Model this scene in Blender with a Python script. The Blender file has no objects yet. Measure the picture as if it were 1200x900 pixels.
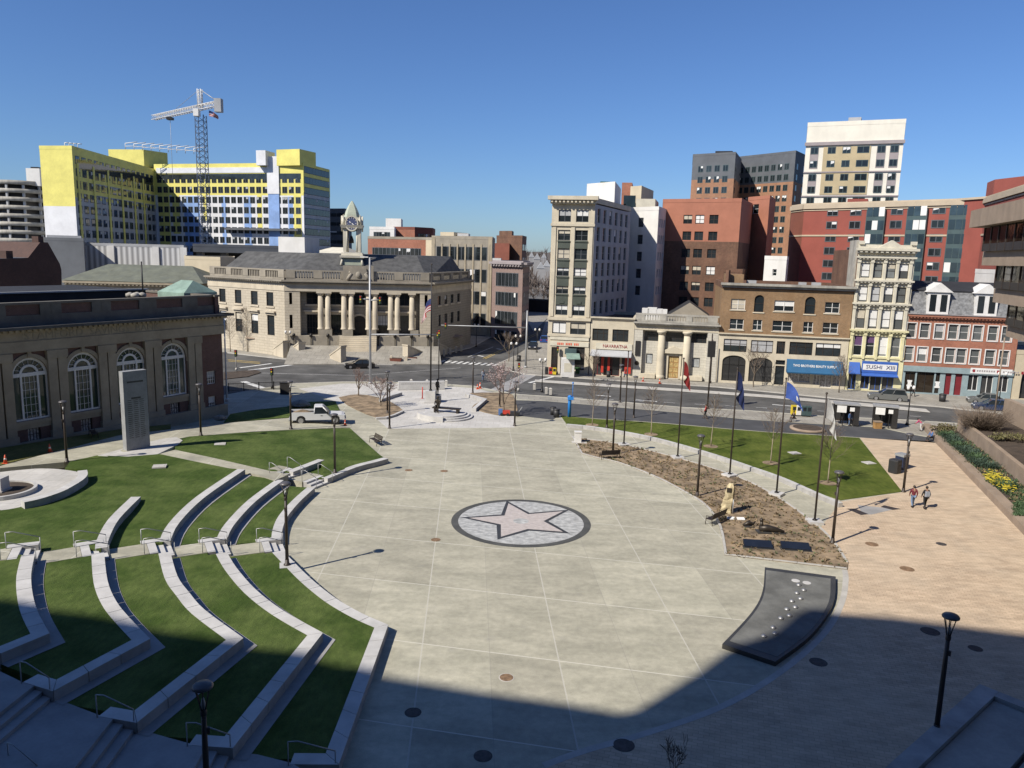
import bpy, bmesh, math, random
from mathutils import Vector, Matrix
from mathutils.geometry import delaunay_2d_cdt
random.seed(7)
S = bpy.context.scene
COL = S.collection
# ------------------------------------------------------------------ camera
F, CP, CR, CH = 900.0, math.radians(9.5), math.radians(1.5), 18.5
cd = bpy.data.cameras.new('camera'); cam = bpy.data.objects.new('camera', cd); COL.objects.link(cam)
cd.sensor_width = 36; cd.lens = 27; cd.clip_start = .1; cd.clip_end = 6000
cam.matrix_world = Matrix.Translation((0, 0, CH)) @ Matrix.Rotation(math.radians(90) - CP, 4, 'X') @ Matrix.Rotation(CR, 4, 'Z')
S.camera = cam
def ray(px, py):
    x = (px - 600) / F; y = -(py - 450) / F
    c, s = math.cos(CR), math.sin(CR)
    x, y = x * c - y * s, x * s + y * c
    return Vector((x, math.cos(CP) + y * math.sin(CP), -math.sin(CP) + y * math.cos(CP)))
def g(px, py, z=0.0):                       # where the sight line of a photo point meets height z
    d = ray(px, py); t = (z - CH) / d.z
    return Vector((d.x * t, d.y * t, z))
def at(px, py, dist):                       # point on a sight line at a horizontal distance
    d = ray(px, py); t = dist / math.hypot(d.x, d.y)
    return Vector((d.x * t, d.y * t, CH + d.z * t))
def ht(base, px, py):                       # height of a photo point standing over a ground point
    return at(px, py, math.hypot(base[0], base[1])).z
HC = [(g(x, y, z), z) for x, y, z in [(0,545,1.4),(75,535,1.3),(140,515,1.15),(207,505,.9),(265,497,.6),(300,500,.45),(340,495,.15),(404,490,0),(272,484,.5),(336,476,.12),(0,522,1.4),(262,482,.5),(445,533,.2),(410,501,0),(205,515,1.05),(205,527,1.15),(250,536,1.05),(290,546,.95),(317,552,.9),(350,520,.45),(300,525,.75),(114,534,1.3),(30,560,1.6),(345,455,0),(400,470,0),(270,460,.2)]]
def hz(x, y):
    a = b = 0.0
    for p, z in HC:
        w = 1.0 / (((p.x - x) ** 2 + (p.y - y) ** 2) ** 1.6 + .05)
        a += w * z; b += w
    return a / b
def gh(px, py, dz=0.0):                     # same, on the sloping ground of the upper left
    z = .5
    for _ in range(10):
        p = g(px, py, z); z = hz(p.x, p.y) + dz
    return Vector((p.x, p.y, z))
# ------------------------------------------------------------------ materials
M = {}
def _nodes(m):
    m.use_nodes = True
    nt = m.node_tree; return nt, nt.nodes, nt.links, nt.nodes['Principled BSDF']
def N(nt, t, **kw):
    n = nt.nodes.new(t)
    for k, v in kw.items():
        if k.startswith('i_'): n.inputs[k[2:].replace('_', ' ')].default_value = v
        else: setattr(n, k, v)
    return n
def mixc(nt, f, a, b, mode='MIX'):
    n = nt.nodes.new('ShaderNodeMix'); n.data_type = 'RGBA'; n.blend_type = mode
    for sock, v in ((n.inputs[0], f), (n.inputs[6], a), (n.inputs[7], b)):
        if hasattr(v, 'links') or hasattr(v, 'is_output'): nt.links.new(v, sock)
        elif isinstance(v, (int, float)): sock.default_value = v
        else: sock.default_value = (*v, 1)
    return n.outputs[2]
def fac_noise(nt, scale, detail=4, lo=.35, hi=.65, src=None, stretch=None):
    L = nt.links
    co = src or N(nt, 'ShaderNodeNewGeometry').outputs['Position']
    if stretch:
        mp = N(nt, 'ShaderNodeMapping'); mp.inputs['Scale'].default_value = stretch
        L.new(co, mp.inputs['Vector']); co = mp.outputs[0]
    n = N(nt, 'ShaderNodeTexNoise'); n.inputs['Scale'].default_value = scale; n.inputs['Detail'].default_value = detail
    n.inputs['Roughness'].default_value = .62
    L.new(co, n.inputs['Vector'])
    r = N(nt, 'ShaderNodeMapRange'); r.inputs[1].default_value = lo; r.inputs[2].default_value = hi
    L.new(n.outputs[0], r.inputs[0]); return r.outputs[0]
def bump(nt, bs, h, strength=.3, dist=.02):
    b = N(nt, 'ShaderNodeBump'); b.inputs['Strength'].default_value = strength; b.inputs['Distance'].default_value = dist
    nt.links.new(h, b.inputs['Height']); nt.links.new(b.outputs[0], bs.inputs['Normal'])
def sc(c, k): return tuple(min(1, max(0, v * k)) for v in c)
def mat(name, c, rough=.8, var=.18, scale=.8, metal=0, fine=8, bmp=0, stain=None, spec=None):
    c = sc(c, .87); m = bpy.data.materials.new(name); nt, nd, L, bs = _nodes(m)
    f1 = fac_noise(nt, scale, 5); f2 = fac_noise(nt, fine, 3, .3, .7)
    c1 = mixc(nt, f1, sc(c, 1 - var), sc(c, 1 + var))
    c2 = mixc(nt, f2, sc((1,1,1), 1 - var * .6), (1, 1, 1))
    out = mixc(nt, 1.0, c1, c2, 'MULTIPLY')
    if stain:
        f3 = fac_noise(nt, .5, 5, .5, .72, stretch=(1, 1, .18))
        out = mixc(nt, f3, out, stain)
    L.new(out, bs.inputs['Base Color']); bs.inputs['Roughness'].default_value = rough; bs.inputs['Metallic'].default_value = metal
    if spec is not None: bs.inputs['Specular IOR Level'].default_value = spec
    if bmp: bump(nt, bs, f2, bmp)
    M[name] = m; return m
def brick(name, c1, c2, mortar, bw=.22, bh=.075, ms=.012, big=.25, rough=.85, stain=None):
    c1, c2, mortar = sc(c1, .87), sc(c2, .87), sc(mortar, .87); m = bpy.data.materials.new(name); nt, nd, L, bs = _nodes(m)
    uv = N(nt, 'ShaderNodeUVMap')
    t = N(nt, 'ShaderNodeTexBrick'); t.inputs['Scale'].default_value = 1
    t.inputs['Brick Width'].default_value = bw; t.inputs['Row Height'].default_value = bh; t.inputs['Mortar Size'].default_value = ms
    t.inputs['Color1'].default_value = (*c1, 1); t.inputs['Color2'].default_value = (*c2, 1); t.inputs['Mortar'].default_value = (*mortar, 1)
    L.new(uv.outputs[0], t.inputs['Vector'])
    f = fac_noise(nt, .35, 6); f2 = fac_noise(nt, 2.5, 4)
    a = mixc(nt, f, sc((1,1,1), 1 - big), (1, 1, 1)); b = mixc(nt, f2, sc((1,1,1), 1 - big * .7), (1, 1, 1))
    out = mixc(nt, 1.0, mixc(nt, 1.0, t.outputs[0], a, 'MULTIPLY'), b, 'MULTIPLY')
    if stain:
        out = mixc(nt, fac_noise(nt, .5, 5, .5, .75, stretch=(1, 1, .15)), out, stain)
    L.new(out, bs.inputs['Base Color']); bs.inputs['Roughness'].default_value = rough
    M[name] = m; return m
def glass(name, c, rough=.06, spec=.5):
    m = bpy.data.materials.new(name); nt, nd, L, bs = _nodes(m)
    oi = N(nt, 'ShaderNodeObjectInfo'); f = fac_noise(nt, .25, 3)
    a = mixc(nt, oi.outputs['Random'], sc(c, .5), sc(c, 1.7)); out = mixc(nt, f, a, sc(c, .7))
    L.new(out, bs.inputs['Base Color']); bs.inputs['Roughness'].default_value = rough; bs.inputs['Specular IOR Level'].default_value = spec
    fb = fac_noise(nt, 1.2, 2); bump(nt, bs, fb, .04, .05)
    M[name] = m; return m
mat('ground', (.16,.155,.145), .95, .3, .05)
mat('asphalt', (.105,.103,.098), .92, .4, .22, fine=30, bmp=.15, stain=(.065,.065,.064))
mat('path_asphalt', (.07,.072,.078), .92, .2, .4, fine=30)
mat('concrete', (.42,.40,.36), .88, .15, .5, stain=(.30,.285,.26))
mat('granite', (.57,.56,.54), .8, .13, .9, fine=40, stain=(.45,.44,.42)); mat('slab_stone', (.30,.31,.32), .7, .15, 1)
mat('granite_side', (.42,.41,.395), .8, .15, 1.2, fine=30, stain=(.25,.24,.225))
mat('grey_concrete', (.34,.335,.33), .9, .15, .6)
mat('kerb', (.5,.48,.44), .9, .12, 1)
mat('white_line', (.72,.72,.70), .8, .25, 1.2, fine=20)
mat('yellow_line', (.62,.44,.10), .8, .25, 1.2)
mat('mulch', (.30,.222,.14), .98, .5, .9, fine=18, bmp=.4)
mat('soil', (.075,.055,.04), .98, .35, 1.2, fine=18, bmp=.6)
mat('black_metal', (.018,.016,.016), .45, .15, 3, metal=.2)
mat('bronze_paint', (.045,.033,.026), .5, .15, 3)
mat('lamp_top', (.10,.095,.10), .4, .1, 3)
mat('grey_metal', (.42,.43,.44), .5, .1, 2, metal=.3)
mat('steel', (.40,.40,.40), .5, .1, 2, metal=.7)
mat('white_paint', (.78,.77,.74), .6, .08, 1)
mat('cast_iron', (.07,.06,.055), .7, .3, 4)
mat('rust_iron', (.24,.15,.085), .85, .3, 4)
mat('ring_stone', (.085,.085,.078), .7, .25, .7, fine=14); mat('dark_slab', (.162,.163,.150), .8, .25, .7, fine=14)
mat('slab_edge', (.05,.05,.048), .5, .15, .7)
mat('blue_plaque', (.014,.019,.032), .4, .2, 1)
mat('bronze', (.06,.05,.04), .45, .2, 3, metal=.5)
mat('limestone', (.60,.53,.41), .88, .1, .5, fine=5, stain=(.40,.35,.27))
mat('limestone_dull', (.34,.305,.245), .9, .15, .5, fine=5, stain=(.22,.20,.165))  # shade of the town hall front darkens this colour; grey stone elsewhere too
mat('old_stone', (.42,.40,.35), .9, .2, .6, fine=5, stain=(.20,.19,.17))
mat('bank_dark', (.17,.155,.13), .9, .2, .6); mat('bank_stone', (.38,.325,.235), .9, .15, .6, fine=5)
mat('flat_stone', (.62,.555,.425), .88, .1, .5, stain=(.42,.38,.30))
mat('slate', (.092,.092,.09), .8, .3, .9, fine=9, bmp=.3)
mat('slate_light', (.24,.245,.25), .8, .35, 2.5, fine=9, bmp=.3)
mat('black_roof', (.025,.026,.03), .85, .2, .6)
mat('gravel_roof', (.20,.19,.18), .95, .25, .5)
mat('white_render', (.74,.73,.70), .85, .08, .3, stain=(.55,.54,.51))
mat('grey_wall', (.44,.45,.46), .9, .12, .3, stain=(.34,.34,.34))
mat('copper', (.25,.36,.30), .75, .2, .8, stain=(.19,.27,.23))
mat('copper_dull', (.155,.165,.125), .8, .2, .5, stain=(.11,.12,.10))
mat('beige_render', (.58,.50,.36), .85, .08, .4)
mat('cream_paint', (.66,.62,.50), .75, .1, .8)
mat('yellow_paint', (.74,.69,.42), .75, .1, .8)
mat('salmon', (.40,.165,.105), .9, .08, .4, fine=3)
mat('red_render', (.30,.082,.062), .88, .08, .3, fine=3)
mat('dark_red_brick', (.22,.075,.05), .9, .12, .4)
mat('brown_panel', (.29,.145,.085), .9, .12, .4)
mat('charcoal_panel', (.11,.12,.135), .75, .12, .3)
mat('tan_band', (.50,.42,.31), .85, .08, .4)
mat('teal_panel', (.06,.10,.105), .5, .15, .4)
mat('mauve_panel', (.34,.30,.30), .8, .08, .4)
mat('brown_concrete', (.33,.255,.19), .92, .12, .6, fine=14, stain=(.22,.17,.13), bmp=.2)
mat('tower_cream', (.80,.76,.65), .85, .06, .3, stain=(.62,.59,.51)); mat('tan_panel', (.50,.41,.25), .85, .08, .4); mat('sheath_yellow', (.78,.71,.19), .7, .1, .25, fine=2)
mat('sheath_white', (.74,.75,.77), .7, .08, .3, fine=2)
mat('sheath_blue', (.25,.40,.72), .65, .15, .3, fine=2)
mat('sheath_grey', (.42,.44,.46), .7, .1, .3)
mat('green_spandrel', (.07,.085,.07), .6, .15, .5)
mat('wood_door', (.42,.24,.09), .6, .2, 2)
mat('wood_carved', (.50,.36,.15), .8, .4, 3.0); mat('pale_rock', (.56,.47,.29), .85, .35, 2.2, fine=7, bmp=.5)
mat('blind', (.76,.76,.74), .7, .05, .5)
mat('blue_blind', (.22,.38,.66), .7, .05, .5)
mat('purple_curtain', (.12,.06,.15), .8, .1, 1)
mat('tan_curtain', (.55,.50,.40), .8, .1, 1)
mat('blue_awning', (.016,.105,.23), .6, .08, 1)
mat('royal_awning', (.045,.13,.46), .6, .08, 1)
mat('red_paint', (.55,.05,.03), .5, .1, 1)
mat('dark_red_door', (.20,.022,.03), .5, .1, 1)
mat('teal_trim', (.28,.36,.38), .7, .1, 1)
mat('storefront_dark', (.03,.028,.027), .5, .2, 1)
mat('goods', (.52,.48,.45), .8, .6, 5, fine=14)
mat('poster', (.40,.42,.42), .6, .35, .8, fine=2.5)
mat('bark', (.17,.135,.10), .95, .25, 2, fine=20)
mat('bark_pale', (.36,.30,.22), .95, .2, 2, fine=20)
mat('twig', (.20,.155,.12), .95, .2, 2)
mat('twig_far', (.17,.135,.115), .95, .3, .1)
mat('blossom', (.44,.33,.32), .8, .2, 3)
mat('redbud', (.27,.19,.165), .8, .2, 3)
mat('leaf', (.06,.11,.045), .8, .35, 3)
mat('leaf_dark', (.045,.08,.05), .8, .35, 3)
mat('leaf_olive', (.16,.15,.06), .8, .3, 3)
mat('leaf_bronze', (.13,.10,.05), .8, .3, 3)
mat('daffodil', (.80,.66,.06), .7, .1, 3)
mat('dry_plant', (.27,.20,.11), .9, .4, 3)
mat('sedum', (.13,.15,.07), .9, .35, 3)
mat('car_white', (.70,.71,.72), .25, .03, 1); mat('car_grey', (.15,.155,.15), .25, .05, 1); mat('car_black', (.02,.02,.022), .2, .05, 1)
mat('car_navy', (.025,.045,.10), .22, .05, 1); mat('crane_blue', (.05,.075,.13), .6, .1, 1); mat('far_white', (.36,.355,.35), .8, .1, .3); mat('car_blue', (.03,.07,.25), .25, .05, 1); mat('car_silver', (.45,.46,.47), .25, .03, 1)
mat('tyre', (.018,.018,.018), .9, .1, 3); mat('rim', (.45,.45,.46), .35, .05, 2, metal=.6); mat('tail_red', (.35,.01,.01), .3, .05, 2); mat('head_clear', (.7,.72,.74), .15, .05, 2)
mat('plastic_black', (.03,.03,.032), .55, .1, 2); mat('bin_red', (.55,.05,.04), .5, .1, 2); mat('bin_yellow', (.68,.52,.03), .5, .1, 2); mat('bin_green', (.03,.10,.03), .6, .1, 2); mat('bin_navy', (.02,.03,.07), .6, .1, 2)
mat('kiosk_blue', (.03,.25,.72), .4, .05, 2); mat('cone_orange', (.75,.12,.05), .6, .1, 2)
mat('flag_red', (.33,.03,.03), .8, .12, 2); mat('flag_navy', (.03,.05,.17), .8, .12, 2); mat('flag_blue', (.05,.11,.42), .8, .12, 2); mat('flag_white', (.72,.74,.74), .8, .08, 2)
mat('skin', (.36,.21,.14), .6, .05, 4); mat('hair', (.02,.015,.012), .6, .1, 4)
mat('cloth_maroon', (.16,.02,.035), .9, .15, 6); mat('cloth_jeans', (.16,.24,.38), .9, .15, 6); mat('cloth_black', (.015,.015,.018), .9, .15, 6); mat('cloth_grey', (.30,.33,.38), .9, .15, 6); mat('cloth_red', (.50,.05,.05), .9, .1, 6); mat('cloth_pink', (.55,.07,.20), .9, .1, 6); mat('cloth_blue', (.08,.16,.36), .9, .1, 6); mat('cloth_white', (.65,.65,.65), .9, .1, 6)
mat('paper_white', (.80,.80,.78), .7, .04, 2); mat('sign_red', (.30,.02,.03), .5, .05, 2); mat('ink_dark', (.02,.02,.025), .6, .05, 2); mat('ink_navy', (.02,.03,.12), .6, .05, 2)
mat('carve', (.30,.27,.205), .9, .1, 2); mat('carve_light', (.5,.49,.46), .9, .1, 2)
mat('hill', (.115,.10,.085), .98, .35, .02, fine=.2); mat('clock_face', (.10,.12,.22), .4, .05, 2); mat('mint_paint', (.42,.46,.36), .6, .08, 1)
glass('glass', (.022,.028,.032)); glass('glass_blue', (.03,.05,.065), .05, .6); glass('glass_brown', (.03,.022,.015), .05); glass('glass_shop', (.045,.045,.045), .08)
glass('glass_reflect', (.13,.14,.14), .1); glass('glass_green', (.035,.06,.055), .06, .55)  # reflections in the row windows put in as a paler base colour
brick('sidewalk', (.36,.335,.285), (.42,.395,.34), (.24,.225,.20), 1.5, 1.5, .03, .22)
brick('pale_paving', (.58,.56,.52), (.66,.64,.60), (.46,.445,.41), 1.3, 1.3, .02, .16)
brick('brick_bank', (.15,.062,.045), (.20,.082,.058), (.2,.16,.14))
brick('brick_tan', (.30,.165,.07), (.38,.215,.095), (.33,.26,.18), stain=(.2,.12,.06))
brick('brick_red', (.47,.15,.085), (.55,.19,.11), (.34,.22,.16))
brick('brick_brown', (.19,.083,.048), (.25,.115,.065), (.20,.14,.10), big=.35, stain=(.10,.05,.035))
brick('brick_dark', (.11,.05,.036), (.14,.065,.045), (.07,.055,.05))
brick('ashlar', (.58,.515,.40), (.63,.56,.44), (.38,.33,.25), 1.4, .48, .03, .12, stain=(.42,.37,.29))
brick('ashlar_shaded', (.36,.325,.26), (.40,.36,.29), (.24,.215,.17), 1.4, .48, .03, .15, stain=(.30,.27,.22))  # darker copy of ashlar, shade of the hall front put into its colour
brick('ashlar_white', (.60,.57,.49), (.65,.62,.53), (.45,.42,.35), .9, .4, .02, .1)
brick('brick_pink', (.25,.17,.15), (.30,.205,.18), (.36,.28,.25), .3, .1, .012, .15)
brick('clad_salmon', (.36,.175,.095), (.42,.205,.115), (.34,.22,.15), .3, .1, .012, .2)
def grass(name, a, b, scale=.35):
    m = bpy.data.materials.new(name); nt, nd, L, bs = _nodes(m)
    f = fac_noise(nt, scale, 5, .38, .62); f2 = fac_noise(nt, 4, 5, .3, .7, stretch=(1, .35, 1)); f3 = fac_noise(nt, 40, 2, .3, .7)
    c = mixc(nt, f, a, b); c = mixc(nt, 1.0, c, mixc(nt, f2, (.7,.72,.68), (1.1,1.1,1.0)), 'MULTIPLY'); c = mixc(nt, 1.0, c, mixc(nt, f3, (.6,.6,.6), (1.15,1.15,1.15)), 'MULTIPLY')
    L.new(c, bs.inputs['Base Color']); bs.inputs['Roughness'].default_value = .95; bs.inputs['Specular IOR Level'].default_value = .15
    bump(nt, bs, f3, .6, .04); M[name] = m
grass('turf', (.066,.108,.024), (.13,.175,.052)); grass('turf_right', (.08,.114,.018), (.148,.178,.038)); grass('rough_grass', (.15,.16,.05), (.22,.20,.08))
def math_n(nt, op, a, b=None, c=None):
    n = nt.nodes.new('ShaderNodeMath'); n.operation = op
    for i, v in enumerate((a, b, c)):
        if v is None: continue
        if isinstance(v, (int, float)): n.inputs[i].default_value = v
        else: nt.links.new(v, n.inputs[i])
    return n.outputs[0]
def plaza_mat():
    m = bpy.data.materials.new('plaza_concrete'); nt, nd, L, bs = _nodes(m)
    pos = N(nt, 'ShaderNodeNewGeometry').outputs['Position']
    def coord(nx, ny, off, s):
        d = N(nt, 'ShaderNodeVectorMath', operation='DOT_PRODUCT'); L.new(pos, d.inputs[0]); d.inputs[1].default_value = (nx / s, ny / s, 0)
        return math_n(nt, 'SUBTRACT', d.outputs['Value'], off / s)
    a = coord(.191, .9816, 45.72, 6.4); b = coord(.998, .056, 4.36, 6.4)
    a2 = math_n(nt, 'MULTIPLY', a, 2.0); b2 = math_n(nt, 'MULTIPLY', b, 2.0)
    def line(v, w):
        fr = math_n(nt, 'FRACT', v); lo = math_n(nt, 'LESS_THAN', fr, w); hi = math_n(nt, 'GREATER_THAN', fr, 1 - w)
        return math_n(nt, 'MAXIMUM', lo, hi)
    jl = math_n(nt, 'MAXIMUM', line(a, .0042), line(b, .0042)); jd = line(b2, .005)
    cell = N(nt, 'ShaderNodeCombineXYZ'); L.new(math_n(nt, 'FLOOR', a), cell.inputs[0]); L.new(math_n(nt, 'FLOOR', b2), cell.inputs[1])
    wn = N(nt, 'ShaderNodeTexWhiteNoise'); L.new(cell.outputs[0], wn.inputs['Vector'])
    base = mixc(nt, wn.outputs['Value'], (.38,.362,.29), (.45,.432,.345))
    blot = fac_noise(nt, .55, 6, .36, .64, stretch=(.6, 1.3, 1)); mid = fac_noise(nt, 2.6, 5, .35, .65); fine = fac_noise(nt, 22, 3, .3, .7)
    c = mixc(nt, 1.0, base, mixc(nt, blot, (.80,.80,.78), (1.08,1.07,1.05)), 'MULTIPLY')
    c = mixc(nt, 1.0, c, mixc(nt, mid, (.87,.87,.87), (1.06,1.06,1.05)), 'MULTIPLY'); c = mixc(nt, 1.0, c, mixc(nt, fine, (.88,.88,.88), (1.06,1.06,1.06)), 'MULTIPLY')
    sp = fac_noise(nt, 9, 2, .74, .78); c = mixc(nt, math_n(nt, 'MULTIPLY', sp, .5), c, (.2,.19,.17)); st = fac_noise(nt, .9, 6, .60, .74); c = mixc(nt, math_n(nt, 'MULTIPLY', st, .4), c, (.26,.25,.22))
    c = mixc(nt, math_n(nt, 'MULTIPLY', jl, .95), c, (.58,.56,.48)); c = mixc(nt, math_n(nt, 'MULTIPLY', jd, .5), c, (.25,.24,.21))
    L.new(c, bs.inputs['Base Color']); bs.inputs['Roughness'].default_value = .8; bump(nt, bs, fine, .12, .01)
    M['plaza'] = m
plaza_mat()
def paver_mat():
    m = bpy.data.materials.new('brick_pavers'); nt, nd, L, bs = _nodes(m)
    pos = N(nt, 'ShaderNodeNewGeometry').outputs['Position']
    mp = N(nt, 'ShaderNodeMapping'); mp.inputs['Rotation'].default_value = (0, 0, math.radians(16)); L.new(pos, mp.inputs['Vector'])
    t = N(nt, 'ShaderNodeTexBrick'); t.inputs['Scale'].default_value = 1; t.inputs['Brick Width'].default_value = .42; t.inputs['Row Height'].default_value = .2; t.inputs['Mortar Size'].default_value = .012
    t.inputs['Color1'].default_value = (.455,.355,.25,1); t.inputs['Color2'].default_value = (.565,.45,.325,1); t.inputs['Mortar'].default_value = (.30,.24,.17,1)
    L.new(mp.outputs[0], t.inputs['Vector'])
    f = fac_noise(nt, .16, 6, .36, .64); f2 = fac_noise(nt, 1.3, 5, .3, .7, stretch=(.5, 1.6, 1)); f3 = fac_noise(nt, .5, 5, .45, .7)
    c = mixc(nt, math_n(nt, 'MULTIPLY', f, .55), t.outputs[0], (.55,.46,.34)); c = mixc(nt, 1.0, c, mixc(nt, f2, (.80,.79,.78), (1.1,1.1,1.1)), 'MULTIPLY'); c = mixc(nt, 1.0, c, mixc(nt, f3, (1.03,1.0,.98), (.86,.85,.85)), 'MULTIPLY')
    L.new(c, bs.inputs['Base Color']); bs.inputs['Roughness'].default_value = .85
    M['pavers'] = m
paver_mat()
def marble(name, a, b, s):
    m = bpy.data.materials.new(name); nt, nd, L, bs = _nodes(m)
    c = mixc(nt, fac_noise(nt, s, 8, .35, .65, stretch=(1, 1.5, 1)), a, b); L.new(c, bs.inputs['Base Color']); bs.inputs['Roughness'].default_value = .5; M[name] = m
marble('star_field', (.26,.262,.25), (.53,.532,.51), 2.2); marble('star_pink', (.40,.355,.325), (.53,.475,.44), 3)
def ribbed():
    m = bpy.data.materials.new('ribbed_panel'); nt, nd, L, bs = _nodes(m)
    uv = N(nt, 'ShaderNodeUVMap'); w = N(nt, 'ShaderNodeTexWave'); w.wave_type = 'BANDS'; w.bands_direction = 'X'; w.inputs['Scale'].default_value = .25; w.inputs['Distortion'].default_value = 0
    L.new(uv.outputs[0], w.inputs['Vector']); c = mixc(nt, w.outputs['Fac'], (.25,.25,.25), (.62,.62,.61)); L.new(c, bs.inputs['Base Color']); bs.inputs['Roughness'].default_value = .8; M['ribbed'] = m
ribbed()
# ------------------------------------------------------------------ mesh builder
class MB:
    def __init__(s): s.v = []; s.f = []; s.m = []; s.sm = []; s.T = None
    def pt(s, p):
        p = Vector(p); p = s.T @ p if s.T else p
        s.v.append(p); return len(s.v) - 1
    def face(s, pts, m=0, smooth=False):
        s.f.append([s.pt(p) for p in pts]); s.m.append(m); s.sm.append(smooth)
    def fi(s, idx, m=0, smooth=False): s.f.append(list(idx)); s.m.append(m); s.sm.append(smooth)
    def box(s, x0, y0, z0, x1, y1, z1, m=0):
        i = [s.pt(p) for p in ((x0,y0,z0),(x1,y0,z0),(x1,y1,z0),(x0,y1,z0),(x0,y0,z1),(x1,y0,z1),(x1,y1,z1),(x0,y1,z1))]
        for q in ((3,2,1,0),(4,5,6,7),(0,1,5,4),(1,2,6,5),(2,3,7,6),(3,0,4,7)): s.fi([i[k] for k in q], m)
        return s
    def prism(s, poly, z0, z1, m=0, mtop=None, bottom=True):
        poly = [Vector((p[0], p[1])) for p in poly]
        if sum(a.x * b.y - b.x * a.y for a, b in zip(poly, poly[1:] + poly[:1])) < 0: poly.reverse()
        lo = [s.pt((p.x, p.y, z0)) for p in poly]; hi = [s.pt((p.x, p.y, z1)) for p in poly]; n = len(poly)
        s.fi(hi, m if mtop is None else mtop)
        if bottom: s.fi(lo[::-1], m)
        for k in range(n): s.fi((lo[k], lo[(k+1)%n], hi[(k+1)%n], hi[k]), m)
        return s
    def tube(s, path, r, n=8, m=0, cap=True, smooth=True):
        path = [Vector(p) for p in path]; r = r if isinstance(r, (list, tuple)) else [r] * len(path); rings = []
        for k, p in enumerate(path):
            d = (path[min(k+1, len(path)-1)] - path[max(k-1, 0)]).normalized()
            a = d.cross(Vector((0,0,1)) if abs(d.z) < .9 else Vector((1,0,0))).normalized(); b = d.cross(a)
            rings.append([s.pt(p + (a * math.cos(t) + b * math.sin(t)) * r[k]) for t in [2*math.pi*j/n for j in range(n)]])
        for A, B in zip(rings, rings[1:]):
            for j in range(n): s.fi((A[j], A[(j+1)%n], B[(j+1)%n], B[j]), m, smooth)
        if cap: s.fi(rings[0][::-1], m); s.fi(rings[-1], m)
        return s
    def lathe(s, prof, n=16, c=(0,0,0), m=0, smooth=True, cap=True):
        rings = [[s.pt((c[0]+r*math.cos(2*math.pi*j/n), c[1]+r*math.sin(2*math.pi*j/n), c[2]+z)) for j in range(n)] for r, z in prof]
        for A, B in zip(rings, rings[1:]):
            for j in range(n): s.fi((A[j], A[(j+1)%n], B[(j+1)%n], B[j]), m, smooth)
        if cap: s.fi(rings[0][::-1], m); s.fi(rings[-1], m)
        return s
    def loft(s, loops, m=0, cap=True, smooth=False, mf=None):
        R = [[s.pt(p) for p in L] for L in loops]; n = len(R[0])
        for i, (A, B) in enumerate(zip(R, R[1:])):
            for j in range(n): s.fi((A[j], A[(j+1)%n], B[(j+1)%n], B[j]), mf(i, j) if mf else m, smooth)
        if cap: s.fi(R[0][::-1], m); s.fi(R[-1], m)
        return s
    def ball(s, c, r, n=10, k=6, m=0, sq=(1,1,1)):
        prof = [(max(.001, math.sin(math.pi*i/k)), -math.cos(math.pi*i/k)) for i in range(k+1)]
        rings = [[s.pt((c[0]+r*sq[0]*q*math.cos(2*math.pi*j/n), c[1]+r*sq[1]*q*math.sin(2*math.pi*j/n), c[2]+r*sq[2]*z)) for j in range(n)] for q, z in prof]
        for A, B in zip(rings, rings[1:]):
            for j in range(n): s.fi((A[j], A[(j+1)%n], B[(j+1)%n], B[j]), m, True)
        return s
    def wall(s, A, B, z0, z1, holes=(), depth=.2, m=0, mr=None):     # outer face to the right of A->B, openings with reveals
        A = Vector(A[:2]); B = Vector(B[:2]); L = (B - A).length; d = (B - A) / L; n = Vector((d.y, -d.x)); mr = m if mr is None else mr
        hs = [h for h in holes if h[1] > h[0]]
        us = sorted({0, round(L, 4)} | {round(h[k], 4) for h in hs for k in (0, 1)}); zs = sorted({z0, z1} | {round(h[k], 4) for h in hs for k in (2, 3)})
        us = [u for u in us if -1e-6 <= u <= L + 1e-3]; zs = [z for z in zs if z0 - 1e-6 <= z <= z1 + 1e-6]
        P = lambda u, z, y=0: (A.x + d.x * u - n.x * y, A.y + d.y * u - n.y * y, z)
        for zi in range(len(zs) - 1):
            za, zb = zs[zi], zs[zi+1]; zc = (za + zb) / 2; run = None
            row = [h for h in hs if h[2] < zc < h[3]]
            for ui in range(len(us) - 1):
                uc = (us[ui] + us[ui+1]) / 2; hole = any(h[0] < uc < h[1] for h in row)
                if not hole and run is None: run = us[ui]
                if hole and run is not None: s.face((P(run,za), P(us[ui],za), P(us[ui],zb), P(run,zb)), m); run = None
            if run is not None: s.face((P(run,za), P(us[-1],za), P(us[-1],zb), P(run,zb)), m)
        for a, b, za, zb in [h[:4] for h in hs]:
            s.face((P(a,za), P(a,za,depth), P(a,zb,depth), P(a,zb)), mr); s.face((P(b,za,depth), P(b,za), P(b,zb), P(b,zb,depth)), mr)
            s.face((P(a,za), P(b,za), P(b,za,depth), P(a,za,depth)), mr); s.face((P(a,zb,depth), P(b,zb,depth), P(b,zb), P(a,zb)), mr)
        return s
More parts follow.
